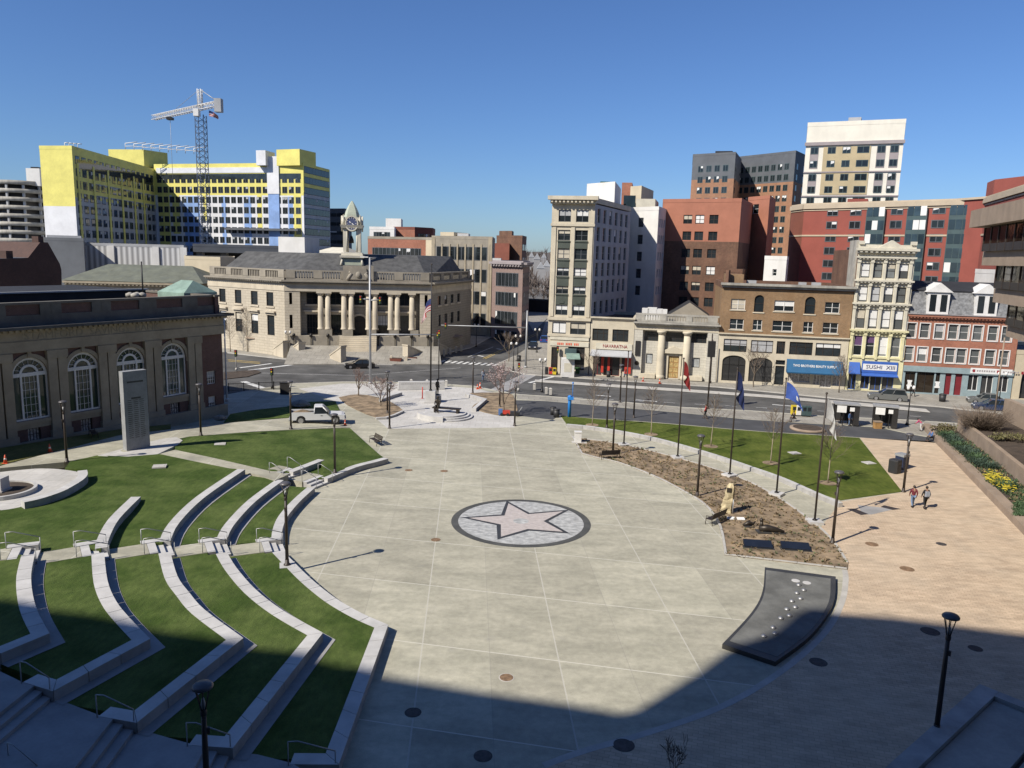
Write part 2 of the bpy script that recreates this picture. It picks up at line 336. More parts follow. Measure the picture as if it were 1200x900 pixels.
    def mesh(s, name, mats):
        me = bpy.data.meshes.new(name); me.from_pydata([tuple(v) for v in s.v], [], s.f)
        for x in (mats if isinstance(mats, (list, tuple)) else [mats]): me.materials.append(M[x])
        me.polygons.foreach_set('material_index', s.m); me.polygons.foreach_set('use_smooth', s.sm)
        uv = me.uv_layers.new(name='UVMap').data
        for p in me.polygons:
            nx, ny, nz = p.normal
            if abs(nz) > .7:
                for li, vi in zip(p.loop_indices, p.vertices): co = me.vertices[vi].co; uv[li].uv = (co.x, co.y)
            else:
                h = math.hypot(nx, ny); tx, ty = -ny / h, nx / h
                for li, vi in zip(p.loop_indices, p.vertices): co = me.vertices[vi].co; uv[li].uv = (co.x * tx + co.y * ty, co.z)
        me.update(); return me
    def build(s, name, mats, parent=None, loc=None, rz=0):
        o = bpy.data.objects.new(name, s.mesh(name, mats)); COL.objects.link(o)
        if loc is not None: o.location = loc
        o.rotation_euler[2] = rz
        if parent is not None: o.parent = parent
        return o
def tag(o, label=None, cat=None, group=None, kind=None):
    if label: o['label'] = label
    if cat: o['category'] = cat
    if group: o['group'] = group
    if kind: o['kind'] = kind
    return o
def empty(name, loc, label, cat, group=None, rz=0):
    o = bpy.data.objects.new(name, None); COL.objects.link(o); o.location = loc; o.rotation_euler[2] = rz; o.empty_display_size = .3
    return tag(o, label, cat, group)
def inst(name, me, parent, loc=(0,0,0), rz=0, group=None):
    o = bpy.data.objects.new(name, me); COL.objects.link(o); o.location = loc; o.rotation_euler[2] = rz
    if parent is not None: o.parent = parent
    return o
def dup(root, loc, rz=0, label=None, group=None):
    r = root.copy(); COL.objects.link(r); r.location = loc; r.rotation_euler[2] = rz
    if label: r['label'] = label
    if group: r['group'] = group
    for ch in [c for c in root.children]:
        c = ch.copy(); COL.objects.link(c); c.parent = r
        for q in [k for k in ch.children]:
            d = q.copy(); COL.objects.link(d); d.parent = c
    return r
def text_mesh(body, size, mat_, extrude=.015):
    cu = bpy.data.curves.new('lettering', 'FONT'); cu.body = body; cu.size = size; cu.extrude = extrude; cu.align_x = 'CENTER'; cu.align_y = 'CENTER'; cu.resolution_u = 2
    o = bpy.data.objects.new('lettering', cu); COL.objects.link(o)
    me = bpy.data.meshes.new_from_object(o.evaluated_get(bpy.context.evaluated_depsgraph_get()))
    bpy.data.objects.remove(o); me.materials.clear(); me.materials.append(M[mat_]); return me
def lettering(body, size, mat_, parent, loc, rz, width=None, tilt=math.pi/2, name='lettering'):
    me = text_mesh(body, size, mat_); o = bpy.data.objects.new(name, me); COL.objects.link(o)
    xs = [v.co.x for v in me.vertices]
    if width and xs: o.scale[0] = width / (max(xs) - min(xs))
    o.location = loc; o.rotation_euler = (tilt, 0, rz)
    if parent is not None: o.parent = parent
    return o
def smooth_line(pts, n=6):          # Catmull-Rom through 2-D/3-D points
    pts = [Vector(p) for p in pts]; out = []
    if len(pts) < 3: return pts
    for i in range(len(pts) - 1):
        p0 = pts[max(i-1, 0)]; p1 = pts[i]; p2 = pts[i+1]; p3 = pts[min(i+2, len(pts)-1)]
        for k in range(n):
            t = k / n
            out.append(.5 * ((2*p1) + (p2-p0)*t + (2*p0-5*p1+4*p2-p3)*t*t + (3*p1-p0-3*p2+p3)*t**3))
    out.append(pts[-1]); return out
def offset(line, d):                # shift a polyline sideways (to the right of travel for d > 0)
    out = []
    for i, p in enumerate(line):
        a = line[max(i-1, 0)]; b = line[min(i+1, len(line)-1)]
        d1 = Vector((p[0]-a[0], p[1]-a[1])); d2 = Vector((b[0]-p[0], b[1]-p[1]))
        d1 = d1.normalized() if d1.length > 1e-6 else d2.normalized(); d2 = d2.normalized() if d2.length > 1e-6 else d1
        n1 = Vector((d1.y, -d1.x)); n2 = Vector((d2.y, -d2.x)); b_ = (n1 + n2); k = b_.length
        b_ = b_ / k if k > .05 else n1
        q = d / max(.35, b_.dot(n1)); out.append(Vector((p[0] + b_.x*q, p[1] + b_.y*q)))
    return out
def sheet(name, poly, z, mat_, kind='structure', **kw):
    mb = MB(); mb.prism(poly, z - kw.pop('th', .04), z, 0); o = mb.build(name, mat_); return tag(o, kind=kind, **kw)
def patch(name, bpts, mat_, spacing=1.2, inner=(), **kw):   # ground patch through boundary points that carry heights
    b2 = [Vector((p[0], p[1])) for p in bpts]; ctl = [(p[0], p[1], p[2]) for p in list(bpts) + list(inner)]
    def zz(x, y):
        a = w_ = 0.
        for p in ctl:
            w = 1 / (((p[0]-x)**2 + (p[1]-y)**2) ** 1.5 + 1e-5); a += w * p[2]; w_ += w
        return a / w_
    dense = []
    for p, q in zip(list(bpts), list(bpts[1:]) + [bpts[0]]):
        p = Vector(p); q = Vector(q); k = max(1, int((q - p).length / spacing))
        dense += [p.lerp(q, i / k) for i in range(k)]
    xs = [p.x for p in dense]; ys = [p.y for p in dense]; vs = [Vector((p.x, p.y)) for p in dense]; nb = len(vs)
    def inside(x, y):
        c = False
        for a, b in zip(vs[:nb], vs[1:nb] + vs[:1]):
            if (a.y > y) != (b.y > y) and x < (b.x-a.x)*(y-a.y)/(b.y-a.y)+a.x: c = not c
        return c
    y = min(ys)
    while y < max(ys):
        x = min(xs)
        while x < max(xs):
            if inside(x, y) and min((v.x-x)**2+(v.y-y)**2 for v in vs[:nb]) > (spacing*.5)**2: vs.append(Vector((x, y)))
            x += spacing
        y += spacing
    V, E_, Fc, *_ = delaunay_2d_cdt(vs, [(i, (i+1) % nb) for i in range(nb)], [], 1, 1e-4)
    zmap = {(round(p.x,3), round(p.y,3)): p.z for p in dense}
    mb = MB()
    for v in V: mb.pt((v.x, v.y, zmap.get((round(v.x,3), round(v.y,3)), None) if (round(v.x,3), round(v.y,3)) in zmap else zz(v.x, v.y)))
    for f in Fc:
        a, b, c = [V[k] for k in f[:3]]
        mb.fi(f if (b-a).cross(c-a) > 0 else f[::-1], 0, True)
    nv = len(mb.v); k0 = {}
    for p in dense: k0[len(k0)] = (mb.pt((p.x, p.y, p.z)), mb.pt((p.x, p.y, p.z - .5)))
    for i in range(len(k0)): a, b = k0[i], k0[(i+1) % len(k0)]; mb.fi((a[1], b[1], b[0], a[0]))
    o = mb.build(name, mat_); return tag(o, kind='structure', **kw)
# ================================================================== GROUND
gm = MB(); gm.face(((-3000,-600,-.17),(3000,-600,-.17),(3000,5000,-.17),(-3000,5000,-.17))); tag(gm.build('ground', 'ground'), kind='structure')
RZ = -.12
def gr(x, y): return g(x, y, RZ)
sheet('road', [(-160,95),(-60,96),(-36,94),(0,98),(30,86),(60,78),(130,50),(130,95),(72,112),(34,124),(60,330),(40,330),(-3,170),(-10,150),(-60,168),(-160,190)], RZ, 'asphalt')
# plaza island, kerbed on the street side
pn = [g(*p) for p in [(262,463),(300,456),(345,449),(400,447),(480,447),(555,452),(585,458),(610,462),(640,464),(720,470),(800,477),(880,481),(960,487),(1068,492),(1126,496),(1200,502)]]
PL = [Vector((-75,4)), Vector((75,4))] + [Vector((v.x, v.y)) for v in [Vector((90,75))] + pn[::-1]] + [Vector((-75,118))]
sheet('plaza', PL, 0, 'plaza')
mb = MB()
for a, b in zip(pn, pn[1:]):
    d = (b - a).normalized(); n = Vector((d.y, -d.x, 0)) * .18
    mb.loft([[a + Vector((0,0,-.2)), a + n + Vector((0,0,-.2)), a + n + Vector((0,0,.012)), a + Vector((0,0,.012))], [b + Vector((0,0,-.2)), b + n + Vector((0,0,-.2)), b + n + Vector((0,0,.012)), b + Vector((0,0,.012))]])
tag(mb.build('kerb', 'kerb'), kind='structure')
arc = [(640,900),(690,882),(760,862),(850,830),(920,788),(970,743),(990,707),(994.5,680),(993,668)]
pav = smooth_line([g(*p) for p in arc], 5) + [g(*p) for p in [(994.6,665),(980,638),(962,618),(985,588),(1057,577),(1008,513),(1090,517)]] + [g(1098,519), g(1134,556), g(1198,618), Vector((26,18,0)), Vector((26,4,0)), Vector((0,4,0)), g(600,915)]
sheet('brick_paving', pav, .005, 'pavers')
band = smooth_line([g(*p) for p in arc], 5); bo = offset(band, -.32)
sheet('paving_border', [(p.x, p.y) for p in band] + [(p.x, p.y) for p in bo[::-1]], .010, 'kerb')
sheet('grey_paving', [g(1005,592), g(1049,596.5), g(1022,603), g(1011,603)], .010, 'grey_concrete')
mb = MB()
for q in ([(992,596),(1002,596),(1018,602.5),(1009,603.5)], [(1036,592),(1056,596.5),(1046,597.5),(1032,594)]): mb.face([g(x, y, .012) for x, y in q][::-1])
tag(mb.build('trench_grate', 'bronze_paint'), kind='structure')
# pale paving of the memorial forecourt
sheet('forecourt_paving', [g(*p) for p in [(603,501),(455,502.5),(440,490),(407,475),(350,455.5),(400,449.5),(480,449.5),(555,455),(584,461),(604,466)]], .005, 'pale_paving')
sheet('dark_path', [g(*p) for p in [(604,469),(640,470),(720,477),(800,484),(880,492),(960,497),(1030,501),(1062,508),(1096,514),(1098,519),(1060,516.5),(1006,512.5),(960,509.5),(900,506),(850,502),(800,497.5),(750,493.5),(700,490.5),(655,487),(648,492),(606,487)]], .005, 'path_asphalt')
sheet('lawn_right', [g(*p) for p in [(657,487.5),(700,491.5),(750,494.5),(800,498.5),(850,503),(900,507),(960,510.5),(1007,513.5),(1057,576.5),(985,586.5),(950,575),(915,558),(880,546),(840,533),(800,521),(760,511),(720,503),(680,499),(664,497)]], .05, 'turf_right')
LW = smooth_line([g(*p, .35) for p in [(664,497.5),(690,500),(720,504.5),(760,512),(800,522.5),(840,534.5),(880,548),(915,560.5),(950,576),(983,590)]], 4)
def wall_blocks(name, outer, z0, z1, w, label, cat, mats=('granite','granite_side'), block=1.5, gap=.03, group=None):
    inner = offset(outer, w); mb = MB(); acc = 0; seg = 0
    pts = [Vector((p[0], p[1])) for p in outer]
    lens = [0]
    for a, b in zip(pts, pts[1:]): lens.append(lens[-1] + (b - a).length)
    for i in range(len(pts) - 1):
        k = max(1, round((lens[i+1] - lens[i]) / block)) if (lens[i+1] - lens[i]) > block * 1.4 else 1
        for j in range(k):
            t0 = j / k; t1 = (j + 1) / k; L = (lens[i+1] - lens[i])
            joint = (int((lens[i] + L * t1) / block) != int((lens[i] + L * t0) / block))
            e = gap / L if joint else 0
            a = pts[i].lerp(pts[i+1], t0); b = pts[i].lerp(pts[i+1], t1 - e); c = inner[i].lerp(inner[i+1], t1 - e); d = inner[i].lerp(inner[i+1], t0)
            A = [Vector((a.x, a.y, z0)), Vector((d.x, d.y, z0)), Vector((d.x, d.y, z1)), Vector((a.x, a.y, z1))]
            B = [Vector((b.x, b.y, z0)), Vector((c.x, c.y, z0)), Vector((c.x, c.y, z1)), Vector((b.x, b.y, z1))]
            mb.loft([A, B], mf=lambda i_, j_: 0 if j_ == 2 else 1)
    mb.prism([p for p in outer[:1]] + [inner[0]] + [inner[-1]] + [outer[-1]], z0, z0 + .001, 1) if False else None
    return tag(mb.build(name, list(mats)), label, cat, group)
wall_blocks('kerb_wall', LW, -.02, .36, -.42, 'long low white granite wall curving along the plaza side of the right lawn', 'wall')
# planted mulch bed with the stone edging
bedp = [(670,512),(681,532),(699,537),(725.5,543),(767,559),(798,575),(817,586),(830,597),(843,618),(849,651),(993,668),(994,660),(980,638),(957,615),(909,581),(862,558),(795,537),(729,521),(687.5,515)]
bl = smooth_line([g(*p) for p in bedp[1:10]], 3); br = [g(*bedp[10])] + smooth_line([g(*p) for p in bedp[11:]], 3)
bed = [g(670,512)] + bl + br
sheet('mulch_bed', bed, .05, 'mulch')
wall_blocks('bed_edging', [g(670,512)] + bl + [g(993,668)], -.02, .10, -.16, 'thin white edging strip between the plaza concrete and the brown bed', 'edging', ('kerb','kerb'))
wall_blocks('bed_edging', br[1:], -.02, .10, -.16, 'thin white edging strip between the brick paving walk and the brown bed', 'edging', ('kerb','kerb'))
def scatter(poly, n, rnd):
    xs = [p[0] for p in poly]; ys = [p[1] for p in poly]; out = []
    while len(out) < n:
        x = rnd.uniform(min(xs), max(xs)); y = rnd.uniform(min(ys), max(ys)); c = False
        for a, b in zip(poly, poly[1:] + poly[:1]):
            if (a[1] > y) != (b[1] > y) and x < (b[0]-a[0])*(y-a[1])/(b[1]-a[1])+a[0]: c = not c
        if c: out.append((x, y))
    return out
rn = random.Random(3); mb = MB()
def tuft(mb, x, y, z, r, h, k, m, rn):
    for j in range(k):
        a = rn.uniform(0, 6.283); q = rn.uniform(.1, 1) * r; b = a + rn.uniform(-.8, .8); w = r * rn.uniform(.15, .3)
        p0 = Vector((x + q*.4*math.cos(a), y + q*.4*math.sin(a), z)); tip = Vector((x + q*math.cos(b)*1.3, y + q*math.sin(b)*1.3, z + h*rn.uniform(.5, 1)))
        s_ = Vector((-math.sin(b), math.cos(b), 0)) * w
        mid = p0.lerp(tip, .55) + Vector((0, 0, h*.15))
        mb.face((p0 - s_*.4, p0 + s_*.4, mid + s_, mid - s_), m); mb.face((mid - s_, mid + s_, tip), m)
for x, y in scatter(bed, 1500, rn): tuft(mb, x, y, .05, rn.uniform(.08, .22), rn.uniform(.06, .2), 6, rn.choice((0,0,0,1,2)), rn)
tag(mb.build('bed_plants', ['dry_plant','sedum','mulch']), 'small dry brown and olive plants scattered over the long mulch bed', 'plants', kind='stuff')
# ---------------------------------------------------------------- terraces of the amphitheatre
ZK = [None, .45, .9, 1.35, 1.8, 2.25]
W = .62
RL = {1: [(331,645),(340,654),(360,674),(380,691),(399,704.5),(425,719),(455,732)], 2: [(266,647),(277,665),(300,691),(333,716),(378.5,741.5)], 3: [(199.6,646.5),(208,675),(222,694.5),(240,714.5),(285.3,747.5)], 4: [(122,647),(126,680),(136,704),(152,724),(176,748.5)], 5: [(41,649),(36.6,672),(38,694),(44,716),(58,742)]}
RS = {1: [(397,896),(339,895.5)], 2: [(272.8,876.5),(220,873)], 3: [(160,847),(115,839)], 4: [(62,810),(26.7,799)], 5: [(0,766),(-40,784)]}
RM = {1: [(369,571.5),(352,587),(337,605),(331,620),(330,632)], 2: [(332.5,562.5),(300,587),(275,614),(266,631)], 3: [(287.3,550),(240,582.5),(210,612.5),(199.5,634)], 4: [(165,582),(140,607.5),(128,630),(126,641)]}
RN = {1: [(383.7,561),(417.5,547.5),(440,541.5),(455,537.5)], 2: [(343.5,553),(362,546),(380,539)]}
def W2(pts, z): return [Vector((p.x, p.y)) for p in (g(x, y, z) for x, y in pts)]
names = {1: 'innermost', 2: 'second', 3: 'third', 4: 'fourth', 5: 'outermost'}
LO, MI = {}, {}
for k in range(1, 6):
    z = ZK[k]; lo = smooth_line(W2(RL[k], z), 4); st = W2(RS[k], z); line = lo + st; LO[k] = line
    wall_blocks('seat_wall', line, z - .62, z, W, f'{names[k]} curved white seat wall below the lawn steps, counted from the plaza', 'seat wall')
    gl = offset(line[:-1], -.5)
    mb = MB(); o_ = line[:-1]
    for a, b, c, d in zip(o_, o_[1:], gl[1:], gl): mb.face([(p.x, p.y, z - .45 + .012) for p in (a, b, c, d)])
    if k > 1: tag(mb.build('mowing_strip', 'grey_concrete'), kind='structure')
    if k in RM:
        mi = smooth_line(W2(RM[k], z), 4); MI[k] = mi
        wall_blocks('seat_wall', mi, z - .62, z, W, f'{names[k]} curved white seat wall above the lawn steps, counted from the plaza', 'seat wall')
    if k in RN:
        nn = smooth_line(W2(RN[k], z), 4)[::-1]; MI[(k, 'n')] = nn
        wall_blocks('seat_wall', nn, z - .62, z, W, ('long' if k == 1 else 'short') + ' white granite seat wall running from the upper steps ' + ('to the bench end of the plaza' if k == 1 else 'into the north lawn'), 'seat wall')
for k in range(1, 6):                                                # lawns between the lower walls
    inn = offset(LO[k], W * .6)[:-1]
    if k < 5: up = LO[k+1][:-1]; poly = inn + [Vector((p.x, p.y)) for p in up[::-1]]
    else: poly = inn + W2([(-90,800),(-90,640)], ZK[5])
    sheet('terrace_lawn', poly, ZK[k] - .015, 'turf', th=.5)
for k in (1, 2):
    inn = offset(MI[k], W * .6); up = MI[k+1]
    sheet('terrace_lawn', inn + [Vector((p.x, p.y)) for p in up[::-1]], ZK[k] - .015, 'turf')
sheet('terrace_lawn', offset(MI[(1,'n')], W*.6) + MI[(2,'n')][::-1], .43, 'turf')
for k in (2, 3):
    for ln in (MI[k],):
        gl = offset(ln, -.5); mb = MB()
        for a, b, c, d in zip(ln, ln[1:], gl[1:], gl): mb.face([(p.x, p.y, ZK[k] - .45 + .012) for p in (a, b, c, d)])
        tag(mb.build('mowing_strip', 'grey_concrete'), kind='structure')
def G3(lst): return [g(x, y, z) for x, y, z in lst]
in3 = [Vector((p.x, p.y, 1.335)) for p in offset(MI[3], W*.6)]
o4 = [Vector((p.x, p.y, 1.335)) for p in MI[4]]; o4[0].z = 1.55; o4[1].z = 1.42
patch('terrace_lawn', G3([(150,535,1.32),(187,532,1.22),(230,541,1.25),(270,549,1.30)]) + in3 + G3([(190,636,1.335),(130,642,1.335)]) + o4[::-1], 'turf', 1.3)
in4 = [Vector((p.x, p.y, 1.785)) for p in offset(MI[4], W*.5)]; in4[0].z = 1.56
patch('terrace_lawn', G3([(114,533.5,1.35),(150,535,1.32)]) + [Vector((o4[0].x, o4[0].y, 1.55))] + in4 + G3([(118,643,1.785),(48,643,1.785),(30,643,2.0),(-60,643,2.2),(-60,602,1.75),(0,597,1.66),(28,593.5,1.64),(62,586,1.62),(88,575,1.6),(103,562,1.55),(101,550,1.5),(76,549,1.45),(82,541,1.38)]), 'turf', 1.3)
patch('north_lawn', [gh(*p, .03) for p in [(205,516),(222,511.5),(300,506),(350,503.5),(410,501.5),(428,518),(445,533)]] + [Vector((p.x, p.y, .43)) for p in offset(MI[(1,'n')], W*.6)] + [Vector((p.x, p.y, .885)) for p in offset(MI[(2,'n')], W*.6)] + [gh(317,552,.03), gh(270,543,.03), gh(205,527.5,.03)], 'turf', 1.5)
patch('lawn_path', [gh(*p, .045) for p in [(187,532),(205,527),(250,536.5),(317,552),(338,556),(322,563),(302,556.5),(270,550),(230,541.5)]], 'plaza', 1.5)
patch('bank_path', [gh(*p, .025) for p in [(-40,552),(0,548.5),(75,541.5),(114,534),(150,529),(200,516),(222,511.5),(300,505.5),(350,503),(412,500.5),(408,492),(398,481),(336,490),(265,495.5),(140,510),(82,525),(57,531),(0,546),(-40,552.1)][:-1] + [(-40,549)]], 'plaza', 1.5)
patch('monument_paving', [gh(*p, .06) for p in [(114,534),(150,536.5),(185,532),(208,521),(214,516),(207,512),(190,514),(150,524)]], 'pale_paving', 1.2)
patch('rough_grass', [gh(*p, .03) for p in [(-40,552),(0,545),(57,530),(82,524.5),(140,509.5),(200,502),(200,497),(140,503),(75,513),(0,525),(-40,532)]], 'rough_grass', 1.5)
patch('shaded_lawn', [gh(*p, .03) for p in [(262,495),(336,489.5),(398,480.5),(393,470),(350,471),(336,476.5),(300,480),(270,485)]], 'turf', 1.5)
# circular memorial terrace at the left edge
cz = 1.66
cp = smooth_line([g(x, y, cz) for x, y in [(-70,603),(0,598),(28,593),(60,584.5),(85,574),(98,563),(97,555),(76,550.5),(48,549),(20,551),(-20,555),(-70,556)]], 4)
sheet('memorial_paving', cp, cz, 'pale_paving')
aw = smooth_line(W2([(28.5,588.5),(45,585),(60,580.5),(75,575),(88,568),(98,561.5),(102.7,556),(102,550.5)], cz + .45), 3)
wall_blocks('seat_wall', aw, cz - .3, cz + .45, -.62, 'short white granite seat wall hugging the round memorial terrace by the left lawn', 'seat wall')
# lower landings of the stair aisle
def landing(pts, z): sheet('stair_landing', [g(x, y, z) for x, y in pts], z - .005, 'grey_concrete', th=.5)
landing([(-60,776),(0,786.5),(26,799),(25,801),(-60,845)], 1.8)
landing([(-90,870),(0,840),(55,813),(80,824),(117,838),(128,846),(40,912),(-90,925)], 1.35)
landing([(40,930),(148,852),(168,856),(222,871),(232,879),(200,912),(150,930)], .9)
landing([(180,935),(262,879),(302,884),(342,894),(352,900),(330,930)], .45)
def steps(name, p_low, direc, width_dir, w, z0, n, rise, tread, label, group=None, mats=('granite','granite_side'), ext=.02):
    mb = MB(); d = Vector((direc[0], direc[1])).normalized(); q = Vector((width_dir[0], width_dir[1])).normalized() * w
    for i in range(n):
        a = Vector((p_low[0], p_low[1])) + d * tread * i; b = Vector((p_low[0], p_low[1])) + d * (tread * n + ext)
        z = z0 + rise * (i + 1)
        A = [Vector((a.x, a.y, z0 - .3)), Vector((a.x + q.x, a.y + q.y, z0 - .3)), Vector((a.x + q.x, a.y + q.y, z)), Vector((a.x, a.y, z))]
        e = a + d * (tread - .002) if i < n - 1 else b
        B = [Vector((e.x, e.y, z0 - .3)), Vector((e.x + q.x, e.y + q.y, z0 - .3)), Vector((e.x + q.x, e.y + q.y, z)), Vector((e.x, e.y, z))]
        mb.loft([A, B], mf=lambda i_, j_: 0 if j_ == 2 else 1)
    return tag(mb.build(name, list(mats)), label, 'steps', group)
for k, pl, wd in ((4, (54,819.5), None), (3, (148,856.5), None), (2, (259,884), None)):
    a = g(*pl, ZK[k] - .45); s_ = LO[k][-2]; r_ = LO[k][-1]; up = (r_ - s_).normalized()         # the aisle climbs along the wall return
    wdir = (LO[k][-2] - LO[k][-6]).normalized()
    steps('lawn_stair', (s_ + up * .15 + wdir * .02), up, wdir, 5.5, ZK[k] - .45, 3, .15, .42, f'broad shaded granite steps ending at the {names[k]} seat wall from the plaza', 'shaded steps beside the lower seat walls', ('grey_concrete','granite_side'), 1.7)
def rail(pa, za, pb, zb, label, group, h=.92):
    r_ = empty('handrail', (pa[0], pa[1], za), label, 'handrail', group); o = Vector((pa[0], pa[1], za))
    a = Vector((0,0,0)); b = Vector((pb[0], pb[1], zb)) - o; H_ = Vector((0,0,h)); m_ = a.lerp(b, .22) + H_; m_.z = h
    MB().tube([a - Vector((0,0,.05)), a + H_], .022, 6).build('post', 'grey_metal', r_); MB().tube([b - Vector((0,0,.05)), b + H_], .022, 6).build('post', 'grey_metal', r_)
    MB().tube([a + H_, m_, b + H_], .024, 6).build('rail', 'steel', r_); return r_
for k, a, b in ((4, (25.2,801), (58.5,807.5)), (3, (114,841), (157,845)), (2, (219.5,874.5), (270,875)), (1, (338,897), (393,894))):
    rail(g(*a, ZK[k]), ZK[k], g(*b, ZK[k]), ZK[k] - .45, f'grey handrail in the shade on the end of the {names[k]} seat wall', 'handrails in the shade')
rail(g(11,899,.9), .9, g(45,912,.9), .45, 'grey handrail cut by the lower left corner of the view', 'handrails in the shade')
# middle stair band crossing the walls
PB = {1: (331.5,642), 2: (266,642), 3: (200,643), 4: (123.5,646), 5: (42,650)}
PW = {k: Vector(g(*PB[k], ZK[k] - .22)[:2]) for k in PB}
far5 = g(-60,657,2.25)
for k in range(1, 6):
    p = PW[k]; nx_ = PW[k+1] if k < 5 else Vector(far5[:2]); d = (nx_ - p).normalized(); side = Vector((d.y, -d.x)) ; z = ZK[k]     # side = towards the far (north) edge
    if side.y < 0: side = -side
    w = 1.75
    a = p - side * (w / 2) - d * .1
    steps('lawn_stair', a, d, side, w, z - .45, 3, .15, .42, f'sunlit stair band steps at the {names[k]} seat wall from the plaza', 'sunlit steps in the middle stair band')
    q0 = p + d * 1.2; A = q0 - side * (w/2); B = q0 + side * (w/2); C = nx_ + side * (w/2) - d * .05; D = nx_ - side * (w/2) - d * .05
    sheet('stair_path', [A, D, C, B], z + .008, 'plaza', th=.4); sheet('terrace_lawn', [A - side*1.3, D - side*1.3, C + side*.5, B + side*.5], z - .03, 'turf', th=.4)
    e0 = p - d * .02 + side * (w/2 + .02); mb = MB(); c4 = [e0, e0 + d * 1.5, e0 + d * 1.5 + side * .55, e0 + side * .55]
    mb.prism(c4, z - .6, z + .015, 1, 0); tag(mb.build('cheek_block', ['granite','granite_side']), f'pale granite block beside the sunlit steps at the {names[k]} seat wall', 'stone block', 'blocks beside the middle steps')
    for sgn, nm in ((1, 'far'), (-1, 'near')):
        t = p + side * sgn * (w/2 - .05)
        rail(t + d * 1.45, z, t - d * .12, z - .45, f'handrail on the {nm} side of the sunlit steps at the {names[k]} seat wall', 'handrails of the middle stair band')
for k, p_, q_ in ((2, (341,557.5), (298,546)), (1, (379,566), (340,556))):
    p = Vector(g(*p_, ZK[k] - .22)[:2]); nx_ = Vector(g(*q_, ZK[k])[:2]); d = (nx_ - p).normalized(); side = Vector((d.y, -d.x)); side = side if side.y > 0 else -side; w = 2.1; z = ZK[k]; L_ = (nx_ - p).length
    nm2 = 'at the plaza edge' if k == 1 else 'nearer the stone slab'; a = p - side * (w/2)
    steps('lawn_stair', a, d, side, w, z - .45, 3, .15, .40, 'pale granite steps of the upper path ' + nm2, 'steps of the upper path')
    q0 = p + d * 1.18; q1 = p + d * (L_ - .1 if k == 1 else L_*.6); sheet('stair_path', [q0 - side*(w/2+.1), q1 - side*(w/2+.1), q1 + side*(w/2+.1), q0 + side*(w/2+.1)], z + .01, 'plaza', th=.5)
    for sgn, nm in ((1, 'far'), (-1, 'near')):
        t = p + side * sgn * (w/2 - .05); rail(t + d*1.3, z, t - d*.1, z - .45, f'thin grey handrail on the {nm} side of the upper path steps ' + nm2, 'handrails of the upper path')
# ---------------------------------------------------------------- streets
sheet('sidewalk', [g(*p) for p in [(267,413),(330,420),(397,425.5),(460,427),(497,421),(520,414),(550,407.5),(583,391),(607,380.5),(616,373)]] + [Vector((5,190)), Vector((22,330)), Vector((-10,330)), Vector((-160,200)), Vector((-160,150))], 0, 'sidewalk')
nc = [(655,441),(740,446.5),(840,453),(920,460.5),(1000,468.5),(1100,476),(1200,487)]
sheet('sidewalk', [g(*p) for p in [(584,426),(589,432),(616,438)] + nc] + [Vector((120,90)), Vector((120,120)), Vector((70,330)), Vector((48,330))] + [g(*p) for p in [(640,375),(632,398),(604,417)]], 0, 'sidewalk')
mb = MB(); kp = [g(*p) for p in [(604,417),(584,426),(589,432),(616,438)] + nc]
for a, b in zip(kp, kp[1:]):
    d = (b-a).normalized(); n = Vector((d.y,-d.x,0))*.16; z0 = Vector((0,0,-.2)); z1 = Vector((0,0,.012)); mb.loft([[a+z0, a+n+z0, a+n+z1, a+z1],[b+z0, b+n+z0, b+n+z1, b+z1]])
kp = [g(*p) for p in [(267,413),(330,420),(397,425.5),(460,427),(497,421),(520,414),(550,407.5),(583,391),(607,380.5)]]
for a, b in zip(kp, kp[1:]):
    d = (b-a).normalized(); n = Vector((d.y,-d.x,0))*.16; z0 = Vector((0,0,-.2)); z1 = Vector((0,0,.012)); mb.loft([[a+z0, a+n+z0, a+n+z1, a+z1],[b+z0, b+n+z0, b+n+z1, b+z1]])
tag(mb.build('kerb', 'kerb'), kind='structure')
# the paler pavement strip beyond the dark path, and the raised median
sheet('street_pavement', [g(*p) for p in [(606,462.5),(640,465),(720,471),(800,478),(880,482),(960,488),(1068,493),(1126,497),(1097,513),(1062,507),(1030,500),(960,496.5),(880,491.5),(800,483.5),(720,476.5),(640,469.5),(606,467.5)]], .004, 'sidewalk')
med_t = [(627,445.5),(700,450),(800,456.5),(900,463.5),(1000,472),(1085,480),(1090,484),(1000,475.5),(900,466.5),(800,459.5),(700,453),(627,448)]
sheet('median', [gr(*p) for p in med_t], -.02, 'kerb')
sheet('traffic_island', [gr(*p) for p in [(262,437),(300,434),(306,437),(290,442),(262,445)]], -.02, 'soil')
mk = MB(); LZ = RZ + .006
def stripe(a, b, w, m=0, z=LZ):
    A = g(*a, z); B = g(*b, z); d = (B - A).normalized(); n = Vector((d.y, -d.x, 0)) * w / 2
    mk.face((A - n, A + n, B + n, B - n)[::-1] if False else (A + n, B + n, B - n, A - n), m)
for i in range(10):
    t = i / 9; x = 518 + t * 63; y = 423.5 + t * 4; stripe((x - 3.2, y + 1.2), (x + 3.2, y - 1.2), .55)
stripe((548,418.5),(578,406.5),.15); stripe((566,420),(640,385),.16,1); stripe((568.5,420.5),(642,386),.16,1)
stripe((620,448.5),(652,440.5),.5); stripe((660,452),(1090,487),.14)if False else None
for i in range(12):
    x = 670 + i*36; stripe((x, 465.5 + (x-670)*.055), (x+13, 466.3 + (x-670)*.055), .13)
for i in range(11):
    x = 690 + i*38; stripe((x, 449.3 + (x-690)*.079), (x+12, 450.2 + (x-690)*.079), .13)
stripe((285,447),(312,456),.9); stripe((281,431),(318,426),.6); stripe((292,434),(345,427),.8); stripe((267,421.5),(305,424.5),.3,1); stripe((267,423),(305,426),.3,1)
